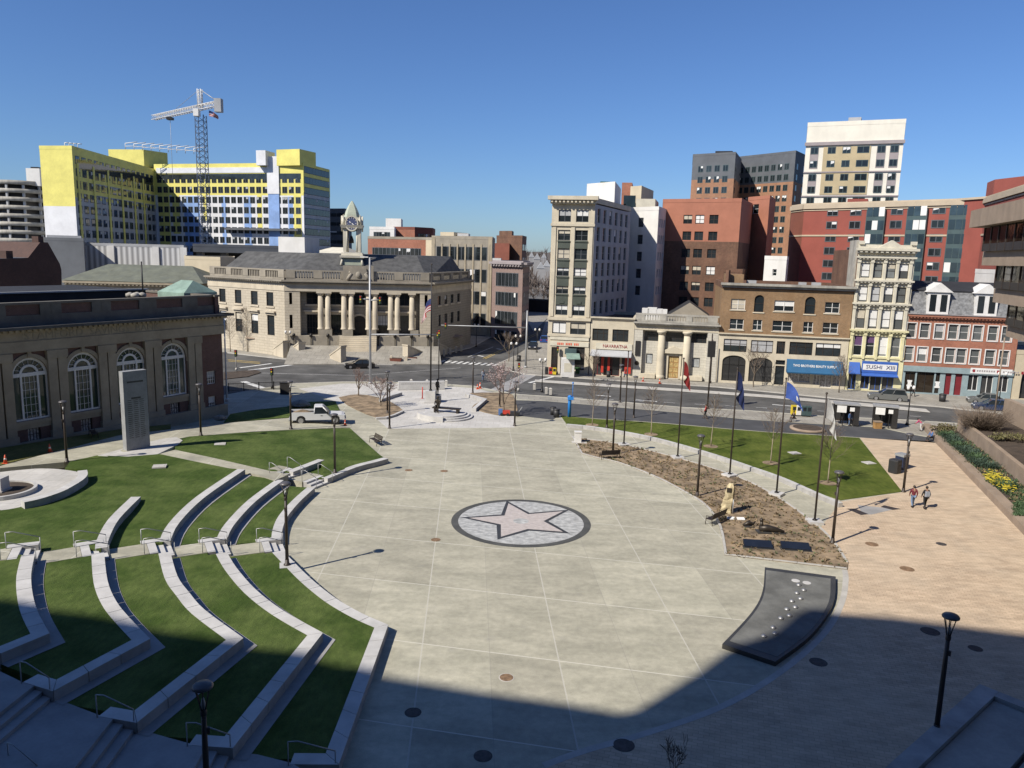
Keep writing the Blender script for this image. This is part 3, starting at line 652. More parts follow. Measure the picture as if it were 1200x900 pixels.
for x0, y0 in ((560,416.5),(582,408.5),(760,447.5),(960,463.5)): stripe((x0,y0),(x0+7,y0+1.4),.5)
for p0, p1 in (((300,437),(420,440)),((420,440),(540,431))): stripe(p0, p1, .12)
stripe((698,463),(716,464.5),.4); stripe((745,468.5),(770,470.5),.4); stripe((905,474),(930,476),.35)
tag(mk.build('road_marking', ['white_line','yellow_line']), kind='structure')
sheet('crosswalk_paving', [gr(*p) for p in [(573,457),(612,438.5),(630,439),(592,459.5)]], RZ + .006, 'grey_concrete')
sheet('verge', [g(*p) for p in [(267,405),(300,407.5),(330,412.5),(330,415),(300,411),(267,409)]], .008, 'soil')
# ================================================================== PLAZA FURNITURE
sc_ = g(610.5, 611); st = empty('star_medallion', (sc_.x, sc_.y, 0), 'round stone medallion with a pale pink star set in the plaza floor', 'medallion')
R0 = (g(692.2,613.7) - g(529,608.7)).length / 2
def disc(r, z0, z1, n=72, r2=None):
    mb = MB()
    ring = [(r*math.cos(2*math.pi*i/n), r*math.sin(2*math.pi*i/n)) for i in range(n)]; mb.prism(ring, z0, z1); return mb
disc(R0, -.02, .008).build('dark_ring', 'ring_stone', st); disc(R0*.90, -.02, .013).build('grey_field', 'star_field', st)
tips = [g(*p) - Vector((sc_.x, sc_.y, 0)) for p in ((593.7,587),(667.5,597.5),(668,625.5),(583,632.5),(540,606.5))]
def starpoly(k, ri):
    t = [(p.x * k, p.y * k) for p in tips]; out = []
    for i in range(5):
        a = Vector(t[i]); b = Vector(t[(i+1) % 5]); out.append(tuple(a)); m_ = (a + b); out.append(tuple(m_.normalized() * ri))
    return out
mb = MB(); mb.prism(starpoly(1.0, R0*.395), -.02, .018); mb.build('star_border', 'slab_edge', st)
mb = MB(); mb.prism(starpoly(.86, R0*.325), -.02, .023); mb.build('star', 'star_pink', st)
disc(.55, -.02, .028, 24).build('star_centre', 'star_field', st)
# black fountain slab with steel nozzles
sl = smooth_line([g(*p) for p in [(896,669),(893,698),(880,723),(846,760)]], 5) + smooth_line([g(*p) for p in [(908,781),(951,748),(976,711),(979,680)]], 5)
cs = sum((Vector(p) for p in sl), Vector()) / len(sl)
so = empty('black_slab', (cs.x, cs.y, 0), 'curved black stone slab carrying two rows of shiny steel domes', 'stone slab')
mb = MB(); mb.prism([(p.x-cs.x, p.y-cs.y) for p in sl], 0, .24); mb.build('slab_base', 'slab_edge', so)
mb = MB(); mb.prism([((p.x-cs.x)*.9, (p.y-cs.y)*.92) for p in sl], .2, .25); mb.build('slab_top', 'dark_slab', so)
dm = MB(); dm.lathe([(.15,0),(.14,.05),(.10,.10),(.03,.13)], 14)
dmm = dm.mesh('steel_dome', ['steel'])
for i, (x, y) in enumerate([(936,686),(942,692),(934,695.5),(938,702),(928,705),(932,712),(922,714.5),(925,722),(915,725),(906,736),(908,743),(895,746)]):
    p = g(x, y, .25); inst('steel_dome', dmm, so, (p.x-cs.x, p.y-cs.y, .25))
fl = MB()
for x, y in ((932.5,680.5),(945.5,683)):
    p = g(x, y, .25); fl.lathe([(.24,0),(.23,.012)], 18, (p.x-cs.x, p.y-cs.y, .25))
fl.build('flat_disc', 'granite', so)
# manhole covers
mhm = None
MH = [(510.7,632.5,11,'rust_iron','round rusty cover in the plaza just left of the star medallion'),(479,551,9,'rust_iron','small rusty cover nearest the curved seat wall and bench'),(520.5,552,9,'rust_iron','small rusty cover straight below the bronze seated figure'),(593.5,794,17,'rust_iron','bright orange rusty cover on the sunlit plaza near the big shadow'),(484,835,18,'cast_iron','dark cover in the plaza shadow nearest the straight seat wall'),(566,886,20,'cast_iron','dark cover at the bottom of the plaza shadow'),(730.5,873,24,'cast_iron','large dark cover on the line between concrete and shaded bricks'),(959,776,18,'cast_iron','dark cover in the shade beside the black slab'),(1090,740,18,'cast_iron','brown cover in the shade edge beside the lamp on the terrace'),(1143,760,13,'cast_iron','small dark cover in the shade to the right of the terrace lamp'),(1063,666.7,14,'rust_iron','pale rusty cover in the middle of the sunlit bricks'),(1021.7,637.7,13,'rust_iron','rusty cover on the bricks beside a lamp shadow'),(1103,637.5,10,'cast_iron','small dark cover on the bricks below the two walkers')]
for x, y, w, m_, lb in MH:
    p = g(x, y); r = w / 2 / F * (p - Vector((0,0,CH))).length
    o = empty('manhole_cover', (p.x, p.y, 0), lb, 'manhole cover', 'covers in the paving')
    MB().lathe([(r, -.02), (r, .008)], 28).build('cover_frame', 'kerb' if m_ == 'rust_iron' and w > 15 else m_, o); MB().lathe([(r*.87, -.02), (r*.87, .014)], 28).build('lid', m_, o)
# ---------------------------------------------------------------- lamps
def make_lamp(h=5.0):
    t = empty('street_lamp', (0,0,0), '', 'street lamp', 'funnel headed lamps of the park')
    MB().lathe([(.20,0),(.20,.06),(.13,.10),(.115,.35)], 14).build('base', 'bronze_paint', t)
    MB().tube([(0,0,.3),(0,0,h*.55),(0,0,h*.79)], [.10,.09,.075], 12).build('pole', 'bronze_paint', t)
    MB().lathe([(.08,h*.78),(.10,h*.79),(.10,h*.815),(.07,h*.83)], 12).build('collar', 'bronze_paint', t)
    for k in range(6):
        a = k * math.pi / 3; ca, sa = math.cos(a), math.sin(a)
        MB().tube([(.06*ca,.06*sa,h*.81),(.12*ca,.12*sa,h*.87),(.235*ca,.235*sa,h*.968)], [.022,.018,.018], 5).build('arm', 'bronze_paint', t)
    MB().lathe([(.06,h*.82),(.075,h*.86),(.03,h*.9)], 10).build('lens', 'grey_metal', t)
    MB().lathe([(.22,h*.962),(.31,h*.968),(.32,h*.978),(.26,h*.992),(.11,h),(.01,h*1.003)], 22).build('lamp_cap', 'lamp_top', t)
    b = MB(); b.box(-.05,-.16,h*.66,.05,-.07,h*.70); b.build('bracket', 'bronze_paint', t)
    return t
lp = make_lamp()
LAMPS = [((336.5,662),.45,'park lamp standing on the innermost seat wall below the stair band'),((240,903),.5,'park lamp in the deep shade at the bottom left, beside the steps'),((1097,858),.35,'park lamp on the raised pale terrace wall at the lower right'),((975.5,636),.05,'park lamp at the right tip of the brown planting bed'),((1058.5,576.5),0,'park lamp at the corner of the right lawn beside the litter bins'),((817,581),.05,'park lamp at the lower edge of the brown bed near the pale standing stone'),((718,532.5),.05,'park lamp behind the upper bench in the brown bed'),((603,499),0,'park lamp at the corner of the pale forecourt near a bare strip of plaza'),((392.5,554),.45,'park lamp standing on the long seat wall above the bench end'),((456.5,502),0,'park lamp beside the left mulch bed of the forecourt, nearer of the pair'),((454,484),0,'park lamp beside the left mulch bed of the forecourt, farther of the pair'),((711,501),.05,'park lamp at the curb wall of the right lawn behind the flagpole row'),((742.5,489.5),0,'park lamp at the street edge of the right lawn'),((554,461),0,'park lamp at the street corner behind the right pink tree'),((726.5,471.5),0,'park lamp on the street pavement beyond the right lawn'),((585.5,477),0,'park lamp standing in the mulch in front of the right pink tree')]
used = False
for (x, y), z, lb in LAMPS:
    p = g(x, y, z)
    if x == 240: p = g(237, 800, z + 5.0); p.z = z
    if not used: o = lp; o.location = p; o['label'] = lb; used = True
    else: o = dup(lp, p, random.uniform(0, 6), lb)
for (x, y), lb in (((341,502.5),'park lamp beside the white pickup truck'),((235.5,510.5),'park lamp on the north lawn edge to the right of the tall stone slab'),((78.5,541.5),'park lamp on the path left of the tall stone slab')):
    dup(lp, gh(x, y, .03), random.uniform(0, 6), lb)
for (x, y), z in (((336.5,662),.45),):
    p = g(x, y, z); mb = MB(); mb.box(-.42,-.42,-.5,.42,.42,.01); tag(mb.build('lamp_footing', 'granite', None, (p.x, p.y, z), .3), 'square granite block under the lamp on the innermost seat wall', 'footing')
# double globe street lamps of the old streets
def globe_lamp(h=4.6):
    t = empty('street_lamp', (0,0,0), '', 'street lamp', 'twin globe lamps of the streets')
    MB().lathe([(.22,0),(.22,.15),(.14,.25),(.11,.7),(.07,.8)], 12).build('base', 'black_metal', t)
    MB().tube([(0,0,.7),(0,0,h-.35)], [.065,.05], 10).build('pole', 'black_metal', t)
    MB().tube([(-.42,0,h-.45),(-.2,0,h-.6),(0,0,h-.45),(.2,0,h-.6),(.42,0,h-.45)], .03, 6).build('cross_arm', 'black_metal', t)
    for s_ in (-1, 1): mb = MB(); mb.ball((s_*.42,0,h-.15), .19, 12, 8, 0, (1,1,1.35)); gl = mb.build('globe', 'white_paint', t); MB().lathe([(.10,h-.45),(.12,h-.38)], 10, (s_*.42,0,0)).build('holder', 'black_metal', gl)
    return t
gl0 = globe_lamp(); first = True
for (x, y), dist, lb in [((601.5,434.5),None,'twin globe lamp on the corner pavement left of the white corner tower'),((606.5,423),None,'twin globe lamp behind the first on the corner pavement'),((629,413),None,'twin globe lamp by the parked cars at the side of the white corner tower'),((635,459),None,'twin globe lamp at the park corner beside the concrete bollards'),((558,406.5),None,'twin globe lamp beside the shaded side of the clock tower hall'),((1063,498),None,'twin globe lamp on the pavement beside the bus shelters'),((1170,476),None,'twin globe lamp in front of the white shopfront at the far right'),((515,406),None,'twin globe lamp in front of the right wing of the clock tower hall'),((887,432),None,'twin globe lamp in front of the blue shop awning'),((338,419),None,'twin globe lamp at the left stair of the clock tower hall')]:
    p = g(x, y, 0)
    if first: o = gl0; o.location = p; o['label'] = lb; first = False
    else: o = dup(gl0, p, random.uniform(-.5, .5), lb)
# ---------------------------------------------------------------- flagpoles and flags
def make_pole(h):
    t = empty('flagpole', (0,0,0), '', 'flagpole', 'flagpoles along the brown bed')
    mb = MB(); mb.box(-.5,-.5,-.1,.5,.5,.16); mb.build('footing', 'granite', t)
    MB().lathe([(.17,.16),(.17,.22),(.09,.27)], 12).build('collar', 'black_metal', t)
    MB().tube([(0,0,.16),(0,0,h*.6),(0,0,h)], [.075,.065,.045], 10).build('pole', 'bronze_paint', t)
    MB().ball((0,0,h+.07), .09, 10, 6).build('finial', 'bronze_paint', t); return t
fp = make_pole(9.4); fp_pos = []
for i, ((x, y), lb) in enumerate([((954.5,612),'flagpole flying the white flag, nearest the lamp at the bed tip'),((909.8,579.5),'flagpole flying the large bright blue flag'),((855,557.5),'flagpole with the furled navy flag'),((794,536.5),'flagpole with the red flag'),((731,521.5),'bare flagpole without a flag, farthest in the row')]):
    p = g(x, y, .05); fp_pos.append(p); o = fp if i == 0 else dup(fp, p, random.uniform(0, 3))
    o.location = p; o['label'] = lb
fp[ 'group'] = 'flagpoles along the brown bed'
def flag(name, pole, top, hoist, fly, droop, az, mat_, label, fold=.16, marks=None, stripes=None):
    mb = MB(); nu, nv = 16, 10; d = Vector((math.cos(az), math.sin(az), 0)); q = Vector((-math.sin(az), math.cos(az), 0)); P = {}
    o_ = Vector((0,0,0))
    for i in range(nu + 1):
        for j in range(nv + 1):
            u = i / nu; v = j / nv; a = droop * (u ** .5) * (1.0 - .25 * v)
            P[i, j] = d * (.07 + fly*u*math.cos(a)) + Vector((0,0,-hoist*v*(1 - .15*u) - fly*u*math.sin(a))) + q * (fold * u * math.sin(7*u + 2.4*v) + .04*math.sin(9*v)*u)
    idx = {k: mb.pt(v) for k, v in P.items()}
    for i in range(nu):
        for j in range(nv):
            m_ = 0
            if marks and marks(i / nu, j / nv): m_ = 1
            if stripes: m_ = stripes(i / nu, j / nv)
            mb.fi((idx[i,j], idx[i+1,j], idx[i+1,j+1], idx[i,j+1]), m_, True)
    o = mb.build(name, mat_, None, (pole.x, pole.y, top)); return tag(o, label, 'flag')
flag('flag', fp_pos[0], fp_pos[0].z + 9.1, 1.4, 2.2, 1.38, .25, ['flag_white'], 'limp white flag hanging from the nearest pole of the row', .10)
flag('flag', fp_pos[1], fp_pos[1].z + 9.2, 1.3, 1.9, .95, -.2, ['flag_blue','flag_white'], 'bright blue flag with a pale crest, half spread on its pole', .15, lambda u, v: .45 < u < .62 and .35 < v < .65)
flag('flag', fp_pos[2], fp_pos[2].z + 9.2, 1.6, 2.3, 1.56, .3, ['flag_navy','flag_white'], 'narrow furled navy flag hanging straight down its pole', .12, lambda u, v: .5 < u < .56 and .3 < v < .7)
flag('flag', fp_pos[3], fp_pos[3].z + 9.2, 1.3, 1.9, 1.52, .2, ['flag_red','flag_white'], 'furled red flag hanging down its pole', .14, lambda u, v: .5 < u < .57 and .2 < v < .6)
# ---------------------------------------------------------------- benches
def make_bench(L=1.9):
    t = empty('park_bench', (0,0,0), '', 'bench', 'benches of the plaza'); s_ = MB(); b_ = MB()
    for i in range(5): s_.box(-L/2, -.24+i*.1, .42, L/2, -.16+i*.1, .455)
    for i in range(5): b_.box(-L/2, .25+i*.028, .50+i*.085, L/2, .28+i*.028, .57+i*.085)
    s_.build('seat', 'bronze_paint', t); b_.build('backrest', 'bronze_paint', t)
    for x in (-L/2+.05, L/2-.05):
        MB().tube([(x,-.26,0),(x,-.22,.42),(x,-.22,.64),(x,.25,.64)], .028, 6).build('armrest', 'bronze_paint', t); MB().tube([(x,.30,0),(x,.24,.42),(x,.38,.92)], .028, 6).build('leg', 'bronze_paint', t)
    return t
b0 = make_bench(); first = True
for p, rz, lb in [(g(838,612), -2.35, 'dark bench at the curved edge of the bed nearest the black slab'),(g(714,537.5), -2.85, 'dark bench at the upper edge of the bed near the bare flagpole'),(g(440,520.5), -1.0, 'dark bench on the plaza beside the north lawn corner'),(gh(110,512,.03), 2.2, 'dark bench on the rough grass in front of the arched windows')]:
    if first: o = b0; o.location = p; o.rotation_euler[2] = rz; o['label'] = lb; first = False
    else: dup(b0, p, rz, lb)
# ---------------------------------------------------------------- tall stone slab, plaques, wooden figure
mp = gh(162, 526, .06); A = gh(148.7,528,.06); az = math.radians(53.5)
ms = empty('stone_slab', (A.x, A.y, A.z), 'tall grey inscribed memorial slab standing on a white paved pad', 'memorial', rz=az); L_ = 2.05; hh = 6.75
mb = MB(); mb.box(0, 0, -.1, L_, .62, hh); mb.build('slab', 'slab_stone', ms)
mb = MB()
for r in range(20):
    for c in range(3): mb.box(L_*(.14+c*.25), -.006, 1.0+r*.17, L_*(.14+c*.25)+L_*random.uniform(.16,.21), .002, 1.05+r*.17)
mb.box(L_*.3,-.006,hh-2.4,L_*.7,.002,hh-2.25); mb.box(L_*.16,-.006,hh-1.0,L_*.84,.002,hh-.85); mb.build('inscription', 'ring_stone', ms)
for x, y, s_ in ((888,639.5,1),(932,642,-1)):
    p = g(x, y, .1); o = empty('memorial_plaque', (p.x, p.y, .05), 'dark blue granite plaque lying in the bed, ' + ('nearer the benches' if s_ > 0 else 'nearer the brick paving'), 'plaque', 'plaques in the bed', rz=-.12)
    mb = MB(); mb.loft([[(-.9,-.35,.0),(.9,-.35,.0),(.9,-.35,.12),(-.9,-.35,.12)],[(-.9,.35,.0),(.9,.35,.0),(.9,.35,.34),(-.9,.35,.34)]]); mb.build('plaque', 'blue_plaque', o)
    mb = MB(); mb.box(-1.0,-.45,-.03,1.0,.45,.03); mb.build('plinth', 'slab_edge', o)
p = g(850.5, 600, .05); wf = empty('standing_stone', (p.x, p.y, .05), 'tall pale yellow rough standing stone with a dark plaque in the brown bed', 'standing stone', rz=-.35); mb = MB(); rn = random.Random(5); loops = []
base_ = [(-.42,-.26),(-.05,-.34),(.36,-.26),(.46,.05),(.30,.30),(-.15,.32),(-.44,.12)]
for i in range(10):
    t = i / 9; k = (1 - .34*t) * (1 if t < .85 else 1 - (t-.85)*3.2); loops.append([(x*k*(1+.16*rn.uniform(-1,1)) + .26*t, y*k*(1+.16*rn.uniform(-1,1)), t*2.3 - .05) for x, y in base_])
mb.loft(loops); mb.build('stone', 'pale_rock', wf); mb = MB(); mb.box(-.02,-.30,1.62,.30,-.24,1.95); mb.build('plaque', 'bronze', wf); MB().tube([(.5,-.2,-.05),(.5,-.2,1.1)], .04, 6).build('stake', 'grey_metal', wf)
for x, y, lb in ((856.5,608.5,'small white card sign on a stake by the standing stone'),(868,609,'second small white card lying right of the staked card')):
    p = g(x, y, .05); o = empty('card_sign', (p.x, p.y, .05), lb, 'sign'); mb = MB(); mb.loft([[(-.28,-.14,.02),(.28,-.14,.02),(.28,-.14,.05),(-.28,-.14,.05)],[(-.28,.14,.12),(.28,.14,.12),(.28,.14,.15),(-.28,.14,.15)]]); mb.build('card', 'paper_white', o); MB().tube([(0,0,-.05),(0,.05,.1)], .02, 5).build('stake', 'grey_metal', o)
p = g(902,624,.05); o = empty('bronze_sculpture', (p.x, p.y, .05), 'small dark sculpture of a lying figure in the middle of the bed', 'sculpture'); mb = MB(); mb.tube([(-.7,.1,.25),(-.2,.05,.3),(.4,-.05,.22),(.95,-.15,.12)], [.22,.26,.2,.1], 8); mb.tube([(-.55,.1,.3),(-.6,.1,.75)], [.15,.1], 8); mb.ball((-.6,.1,.85), .14); mb.build('figure', 'bronze', o); mb = MB(); mb.box(-.9,-.35,-.05,1.0,.4,.08); mb.build('plinth', 'slab_edge', o)
p = g(877,617,.05); o = empty('bronze_sculpture', (p.x, p.y, .05), 'little dark bird shaped sculpture beside the lying figure in the bed', 'sculpture'); mb = MB(); mb.tube([(-.4,0,.1),(0,0,.28),(.35,.05,.2),(.5,.05,.38)], [.06,.18,.1,.03], 8); mb.build('bird', 'bronze', o); mb = MB(); mb.box(-.3,-.25,-.05,.35,.25,.07); mb.build('plinth', 'slab_edge', o)
p = g(677,518.5); o = empty('utility_box', (p.x, p.y, 0), 'white utility pillar at the upper corner of the brown bed', 'utility box'); mb = MB(); mb.box(-.33,-.28,0,.33,.28,1.05); mb.build('cabinet', 'white_paint', o); mb = MB(); mb.box(-.37,-.32,1.052,.37,.32,1.15); mb.build('lid', 'white_paint', o); mb = MB(); mb.box(-.6,-.5,-.02,.9,.4,.07); mb.build('plinth', 'kerb', o)
# ---------------------------------------------------------------- memorial forecourt
p = g(522, 488); tm = empty('stepped_plinth', (p.x, p.y, 0), 'round three step granite plinth under the seated bronze figure', 'plinth'); r0 = 32 / F * (p - Vector((0,0,CH))).length
for k in range(3):
    MB().lathe([(r0*(1-.12*k), .17*k), (r0*(1-.12*k), .17*(k+1))], 40, smooth=False).build('step', 'granite', tm)
mb = MB(); a_ = []
for i in range(9):
    t = math.pi*(1.08 + .42*i/8); a_.append((r0*1.04*math.cos(t), r0*1.04*math.sin(t)))
mb.prism(a_ + [(q[0]*.82, q[1]*.82) for q in a_[::-1]], 0, .62); mb.build('curved_wall', 'granite', tm)
p = g(504.5, 471.5); cu = empty('flag_pedestal', (p.x, p.y, 0), 'pale granite cube at the foot of the tall memorial flagpole', 'pedestal'); mb = MB(); mb.box(-.62,-.62,0,.62,.62,1.5); mb.build('block', 'granite', cu); mb = MB(); mb.box(-.72,-.72,-.02,.72,.72,.08); mb.build('footing', 'granite_side', cu)
fo = empty('flagpole', (p.x, p.y, 1.5), 'tall memorial flagpole rising from the granite cube', 'flagpole'); hp = ht(p, 509.5, 311) - 1.5
MB().tube([(0,0,0),(0,0,hp*.5),(0,0,hp)], [.11,.09,.05], 10).build('pole', 'black_metal', fo); MB().ball((0,0,hp+.1), .12, 10, 6).build('finial', 'bronze_paint', fo); MB().lathe([(.2,0),(.2,.1),(.11,.2)], 12).build('collar', 'black_metal', fo)
zf = ht(p, 507.5, 350)
flag('flag', Vector((p.x, p.y, 0)), zf, 1.5, 2.3, 1.36, 3.0, ['cloth_white','flag_red','flag_navy'], 'limp striped red and white flag with blue corner on the memorial pole', .16, None, lambda u, v: 2 if (u < .42 and v < .5) else (1 if int(v*9.99) % 2 == 0 else 0))
wa = g(467,457.5); wb = g(521,456.5); az = math.atan2(wb.y-wa.y, wb.x-wa.x); L_ = (wb-wa).length
mw = empty('memorial_wall', (wa.x, wa.y, 0), 'low white memorial wall with carved lettering behind the granite cube', 'memorial wall', rz=az); mb = MB(); mb.box(0,0,0,L_,.7,1.15); mb.build('wall', 'granite', mw); mb = MB(); mb.box(-.08,-.08,-.02,L_+.08,.78,.12); mb.build('plinth', 'granite_side', mw)
mb = MB()
for i in range(24): x = .4 + i*(L_-.8)/24; mb.box(x, -.008, .8, x+(L_-.8)/24*.6, .002, .95)
mb.build('inscription', 'granite_side', mw)
for i, (x, y) in enumerate(((482,452),(500.5,452.5),(523,453),(640,461.5),(626,456.5),(645,462.5))):
    q = g(x, y); o = empty('bollard', (q.x, q.y, 0), ['stone bollard behind the left end of the memorial wall','stone bollard behind the middle of the memorial wall','stone bollard behind the right end of the memorial wall','stone post of the low rail by the park corner, middle one','stone post of the low rail by the park corner, left one','stone post by the blue emergency pillar'][i], 'bollard', 'stone posts at the park corner'); MB().lathe([(.25,0),(.25,.75)], 4, smooth=False).build('shaft', 'kerb', o, None, .785); MB().lathe([(.29,.752),(.29,.84),(.1,.95)], 4, smooth=False).build('cap', 'kerb', o, None, .785)
def bedsheet(pts): sheet('mulch_bed', smooth_line([g(*p) for p in pts + [pts[0]]], 3)[:-1], .06, 'mulch')
bedsheet([(397,466),(420,462.5),(450,468),(472,481),(462,488.5),(440,489.5),(407,475)])
bedsheet([(547,462),(564,460.5),(597,461.5),(603,469),(606,484),(591,487),(576,485.5),(553,478),(565,468)])
wall_blocks('seat_wall', [Vector(g(*q, .4)[:2]) for q in ((545,461.5),(566,467.5),(553,478.5))], -.02, .42, -.5, 'white granite seat wall bent around the right mulch bed of the forecourt', 'seat wall')
wall_blocks('seat_wall', [Vector(g(*q, .4)[:2]) for q in ((444,467.5),(456,463),(468,459.5))], -.02, .42, .45, 'white granite seat wall at the left mulch bed of the forecourt', 'seat wall')
wall_blocks('seat_wall', [Vector(g(*q, .25)[:2]) for q in ((441,489.5),(453,489),(463,486),(474,481))], -.02, .25, -.3, 'low curved granite edging at the front of the left forecourt bed', 'edging')
# left memorial with planter ring
q = g(2,577,cz); o = empty('round_planter', (q.x, q.y, cz), 'round stone edged planter of bare soil at the left edge', 'planter'); r_ = 30/F*(q-Vector((0,0,CH))).length; mb = MB()
ring = lambda r: [(r*math.cos(2*math.pi*j/40), r*math.sin(2*math.pi*j/40)) for j in range(40)]
mb.loft([[(x,y,0) for x,y in ring(r_)],[(x,y,.28) for x,y in ring(r_)],[(x,y,.28) for x,y in ring(r_*.9)],[(x,y,.05) for x,y in ring(r_*.9)]], cap=False); mb.build('rim', 'granite', o); mb = MB(); mb.prism(ring(r_*.91), .0, .16); mb.build('soil', 'soil', o)
o = empty('stone_block', (q.x, q.y, cz + .16), 'pale stone memorial block inside the round planter', 'memorial'); mb = MB(); mb.box(-.55,-.55,-.1,.35,.35,.95); mb.build('block', 'granite', o); mb = MB(); mb.box(-.65,-.65,-.1,.45,.45,.1); mb.build('footing', 'granite_side', o)
# boulder
for (x, y), s_, lb in (((258,491.5),.55,'rough boulder on the shaded grass by the brick bank corner'),((352,477),.9,'pale boulder in the shade behind the pickup truck')):
    q = gh(x, y); o = MB(); rr = random.Random(int(x)); loops = []
    for i in range(7):
        t = i/6; r = s_*math.sin(math.pi*(.12+.85*t))**.7; loops.append([(1.3*r*(1+.12*rr.uniform(-1,1))*math.cos(2*math.pi*j/9), r*(1+.12*rr.uniform(-1,1))*math.sin(2*math.pi*j/9), s_*1.1*t-.1) for j in range(9)])
    o.loft(loops); tag(o.build('boulder', 'sidewalk', None, q), lb, 'boulder')
# ---------------------------------------------------------------- lower right terrace
az = math.radians(40.2); P0 = g(1148,802,.6); d = Vector((-math.cos(az), -math.sin(az))); n_ = Vector((math.sin(az), -math.cos(az)))
wr = empty('terrace_wall', (P0.x, P0.y, 0), 'pale granite parapet corner with paved ledge at the lower right', 'terrace'); tl = MB(); p0 = Vector((0,0))
def para(a, b, w, z0, z1, m, name): mb = MB(); mb.prism([a, b, b + w, a + w], z0, z1); mb.build(name, m, wr)
q_ = d * 12; r2 = n_ * 12
para(p0, q_, n_ * .75, 0, .62, 'granite_side', 'parapet'); para(p0 + n_ * .76, n_ * 12, d * .55, 0, .62, 'granite_side', 'parapet')
para(p0 + n_*.77 + d*.56, q_ + n_*.77 , n_ * 2.0, 0, .42, 'concrete', 'ledge'); para(p0 + n_*2.79 + d*.56, q_ + n_*2.79, n_ * .12, 0, .2, 'slab_edge', 'gutter'); para(p0 + n_*2.95 + d*2.6, q_ + n_*2.95, n_ * 3.4, 0, .36, 'concrete', 'lower_ledge'); para(p0 + n_*2.95 + d*.56, n_*2.95 + d*2.58, n_ * 7, 0, .16, 'ring_stone', 'dark_floor')
# ---------------------------------------------------------------- litter bins, kiosks, cones
def lbin(x, y, m_, label, w=.6, h=1.0, name='litter_bin', grp=None, z=0, cat='bin'):
    q = g(x, y, z); o = empty(name, (q.x, q.y, z), label, cat, grp); MB().lathe([(w*.44,0),(w*.5,h*.85)], 14).build('drum', m_, o); MB().lathe([(w*.53,h*.852),(w*.53,h*.92),(w*.35,h)], 14).build('lid', 'plastic_black', o); return o
lbin(648,486,'plastic_black','dark litter bin beside the blue emergency pillar, left one',.7); lbin(652,489,'plastic_black','dark litter bin beside the blue emergency pillar, right one',.75,1.05)
lbin(713,442,'plastic_black','dark litter bin on the pavement in front of the restaurant awning',.7); lbin(1104,470.5,'plastic_black','dark litter bin in front of the dark red doors',.9,1.1)
lbin(608,423.5,'plastic_black','dark litter bin by the twin globe lamps at the street corner',.8,1.1)
for x, m_, lb in ((640.5,'plastic_black','black newspaper box at the left of the row by the corner tower'),(645,'bin_red','red newspaper box by the corner tower'),(649.5,'bin_yellow','yellow newspaper box by the corner tower')):
    q = g(x, 438.5+(x-640)*.1); o = empty('newspaper_box', (q.x, q.y, 0), lb, 'newspaper box', 'newspaper boxes'); mb = MB(); mb.box(-.27,-.25,.12,.27,.25,1.15); mb.build('cabinet', m_, o); mb = MB(); mb.box(-.2,-.262,.6,.2,-.253,1.05); mb.build('window', 'glass', o); mb = MB(); mb.box(-.2,-.2,0,.2,.2,.12); mb.build('foot', 'black_metal', o)
for x, m_, lb in ((676.5,'bin_green','green wheeled bin by the corner tower shop'),(683,'bin_navy','navy wheeled bin by the corner tower shop')):
    q = g(x, 438.5); o = empty('wheeled_bin', (q.x, q.y, 0), lb, 'bin', 'wheeled bins'); mb = MB(); mb.loft([[(-.28,-.3,.1),(.28,-.3,.1),(.28,.3,.1),(-.28,.3,.1)],[(-.36,-.4,1.0),(.36,-.4,1.0),(.36,.4,1.0),(-.36,.4,1.0)]]); mb.build('body', m_, o); mb = MB(); mb.loft([[(-.4,-.45,1.003),(.4,-.45,1.003),(.4,.45,1.003),(-.4,.45,1.003)],[(-.36,-.4,1.1),(.36,-.4,1.1),(.36,.42,1.16),(-.36,.42,1.16)]]); mb.build('lid', m_, o)
    for s_ in (-1,1): MB().tube([(s_*.3,.33,.12),(s_*.38,.33,.12)], .12, 12).build('wheel', 'tyre', o)
q = g(667,489); o = empty('emergency_pillar', (q.x, q.y, 0), 'bright blue emergency call pillar at the tip of the right lawn', 'call pillar'); mb = MB(); mb.lathe([(.2,0),(.2,2.55),(.18,2.6)], 12); mb.build('column', 'kiosk_blue', o); mb = MB(); mb.box(-.26,-.28,2.1,.42,.2,2.45); mb.build('call_box', 'kiosk_blue', o); MB().tube([(.3,0,2.4),(.3,0,4.0)], .035, 6).build('mast', 'kiosk_blue', o); MB().lathe([(.09,3.98),(.1,4.12),(.03,4.2)], 10, (.3,0,0)).build('beacon', 'kiosk_blue', o)
q = g(1048,554); o = empty('recycling_station', (q.x, q.y, 0), 'dark square litter bin with rounded corners beside the corner lamp', 'bin', rz=.5); mb = MB(); mb.loft([[(x*s1,y*s1,z) for x,y in ((-.45,-.3),(-.3,-.45),(.3,-.45),(.45,-.3),(.45,.3),(.3,.45),(-.3,.45),(-.45,.3))] for z,s1 in ((0,.95),(.1,1),(1.15,1),(1.25,.92))]); mb.build('body', 'plastic_black', o); mb = MB(); mb.box(-.25,-.47,.85,.25,-.455,1.05); mb.build('opening', 'cast_iron', o)
q = g(1056,549); o = empty('recycling_station', (q.x, q.y, 0), 'grey topped litter bin just behind the dark one at the corner lamp', 'bin', rz=.5); mb = MB(); mb.box(-.42,-.42,0,.42,.42,1.2); mb.build('body', 'bin_navy', o); mb = MB(); mb.box(-.46,-.46,1.202,.46,.46,1.42); mb.build('lid', 'grey_metal', o)
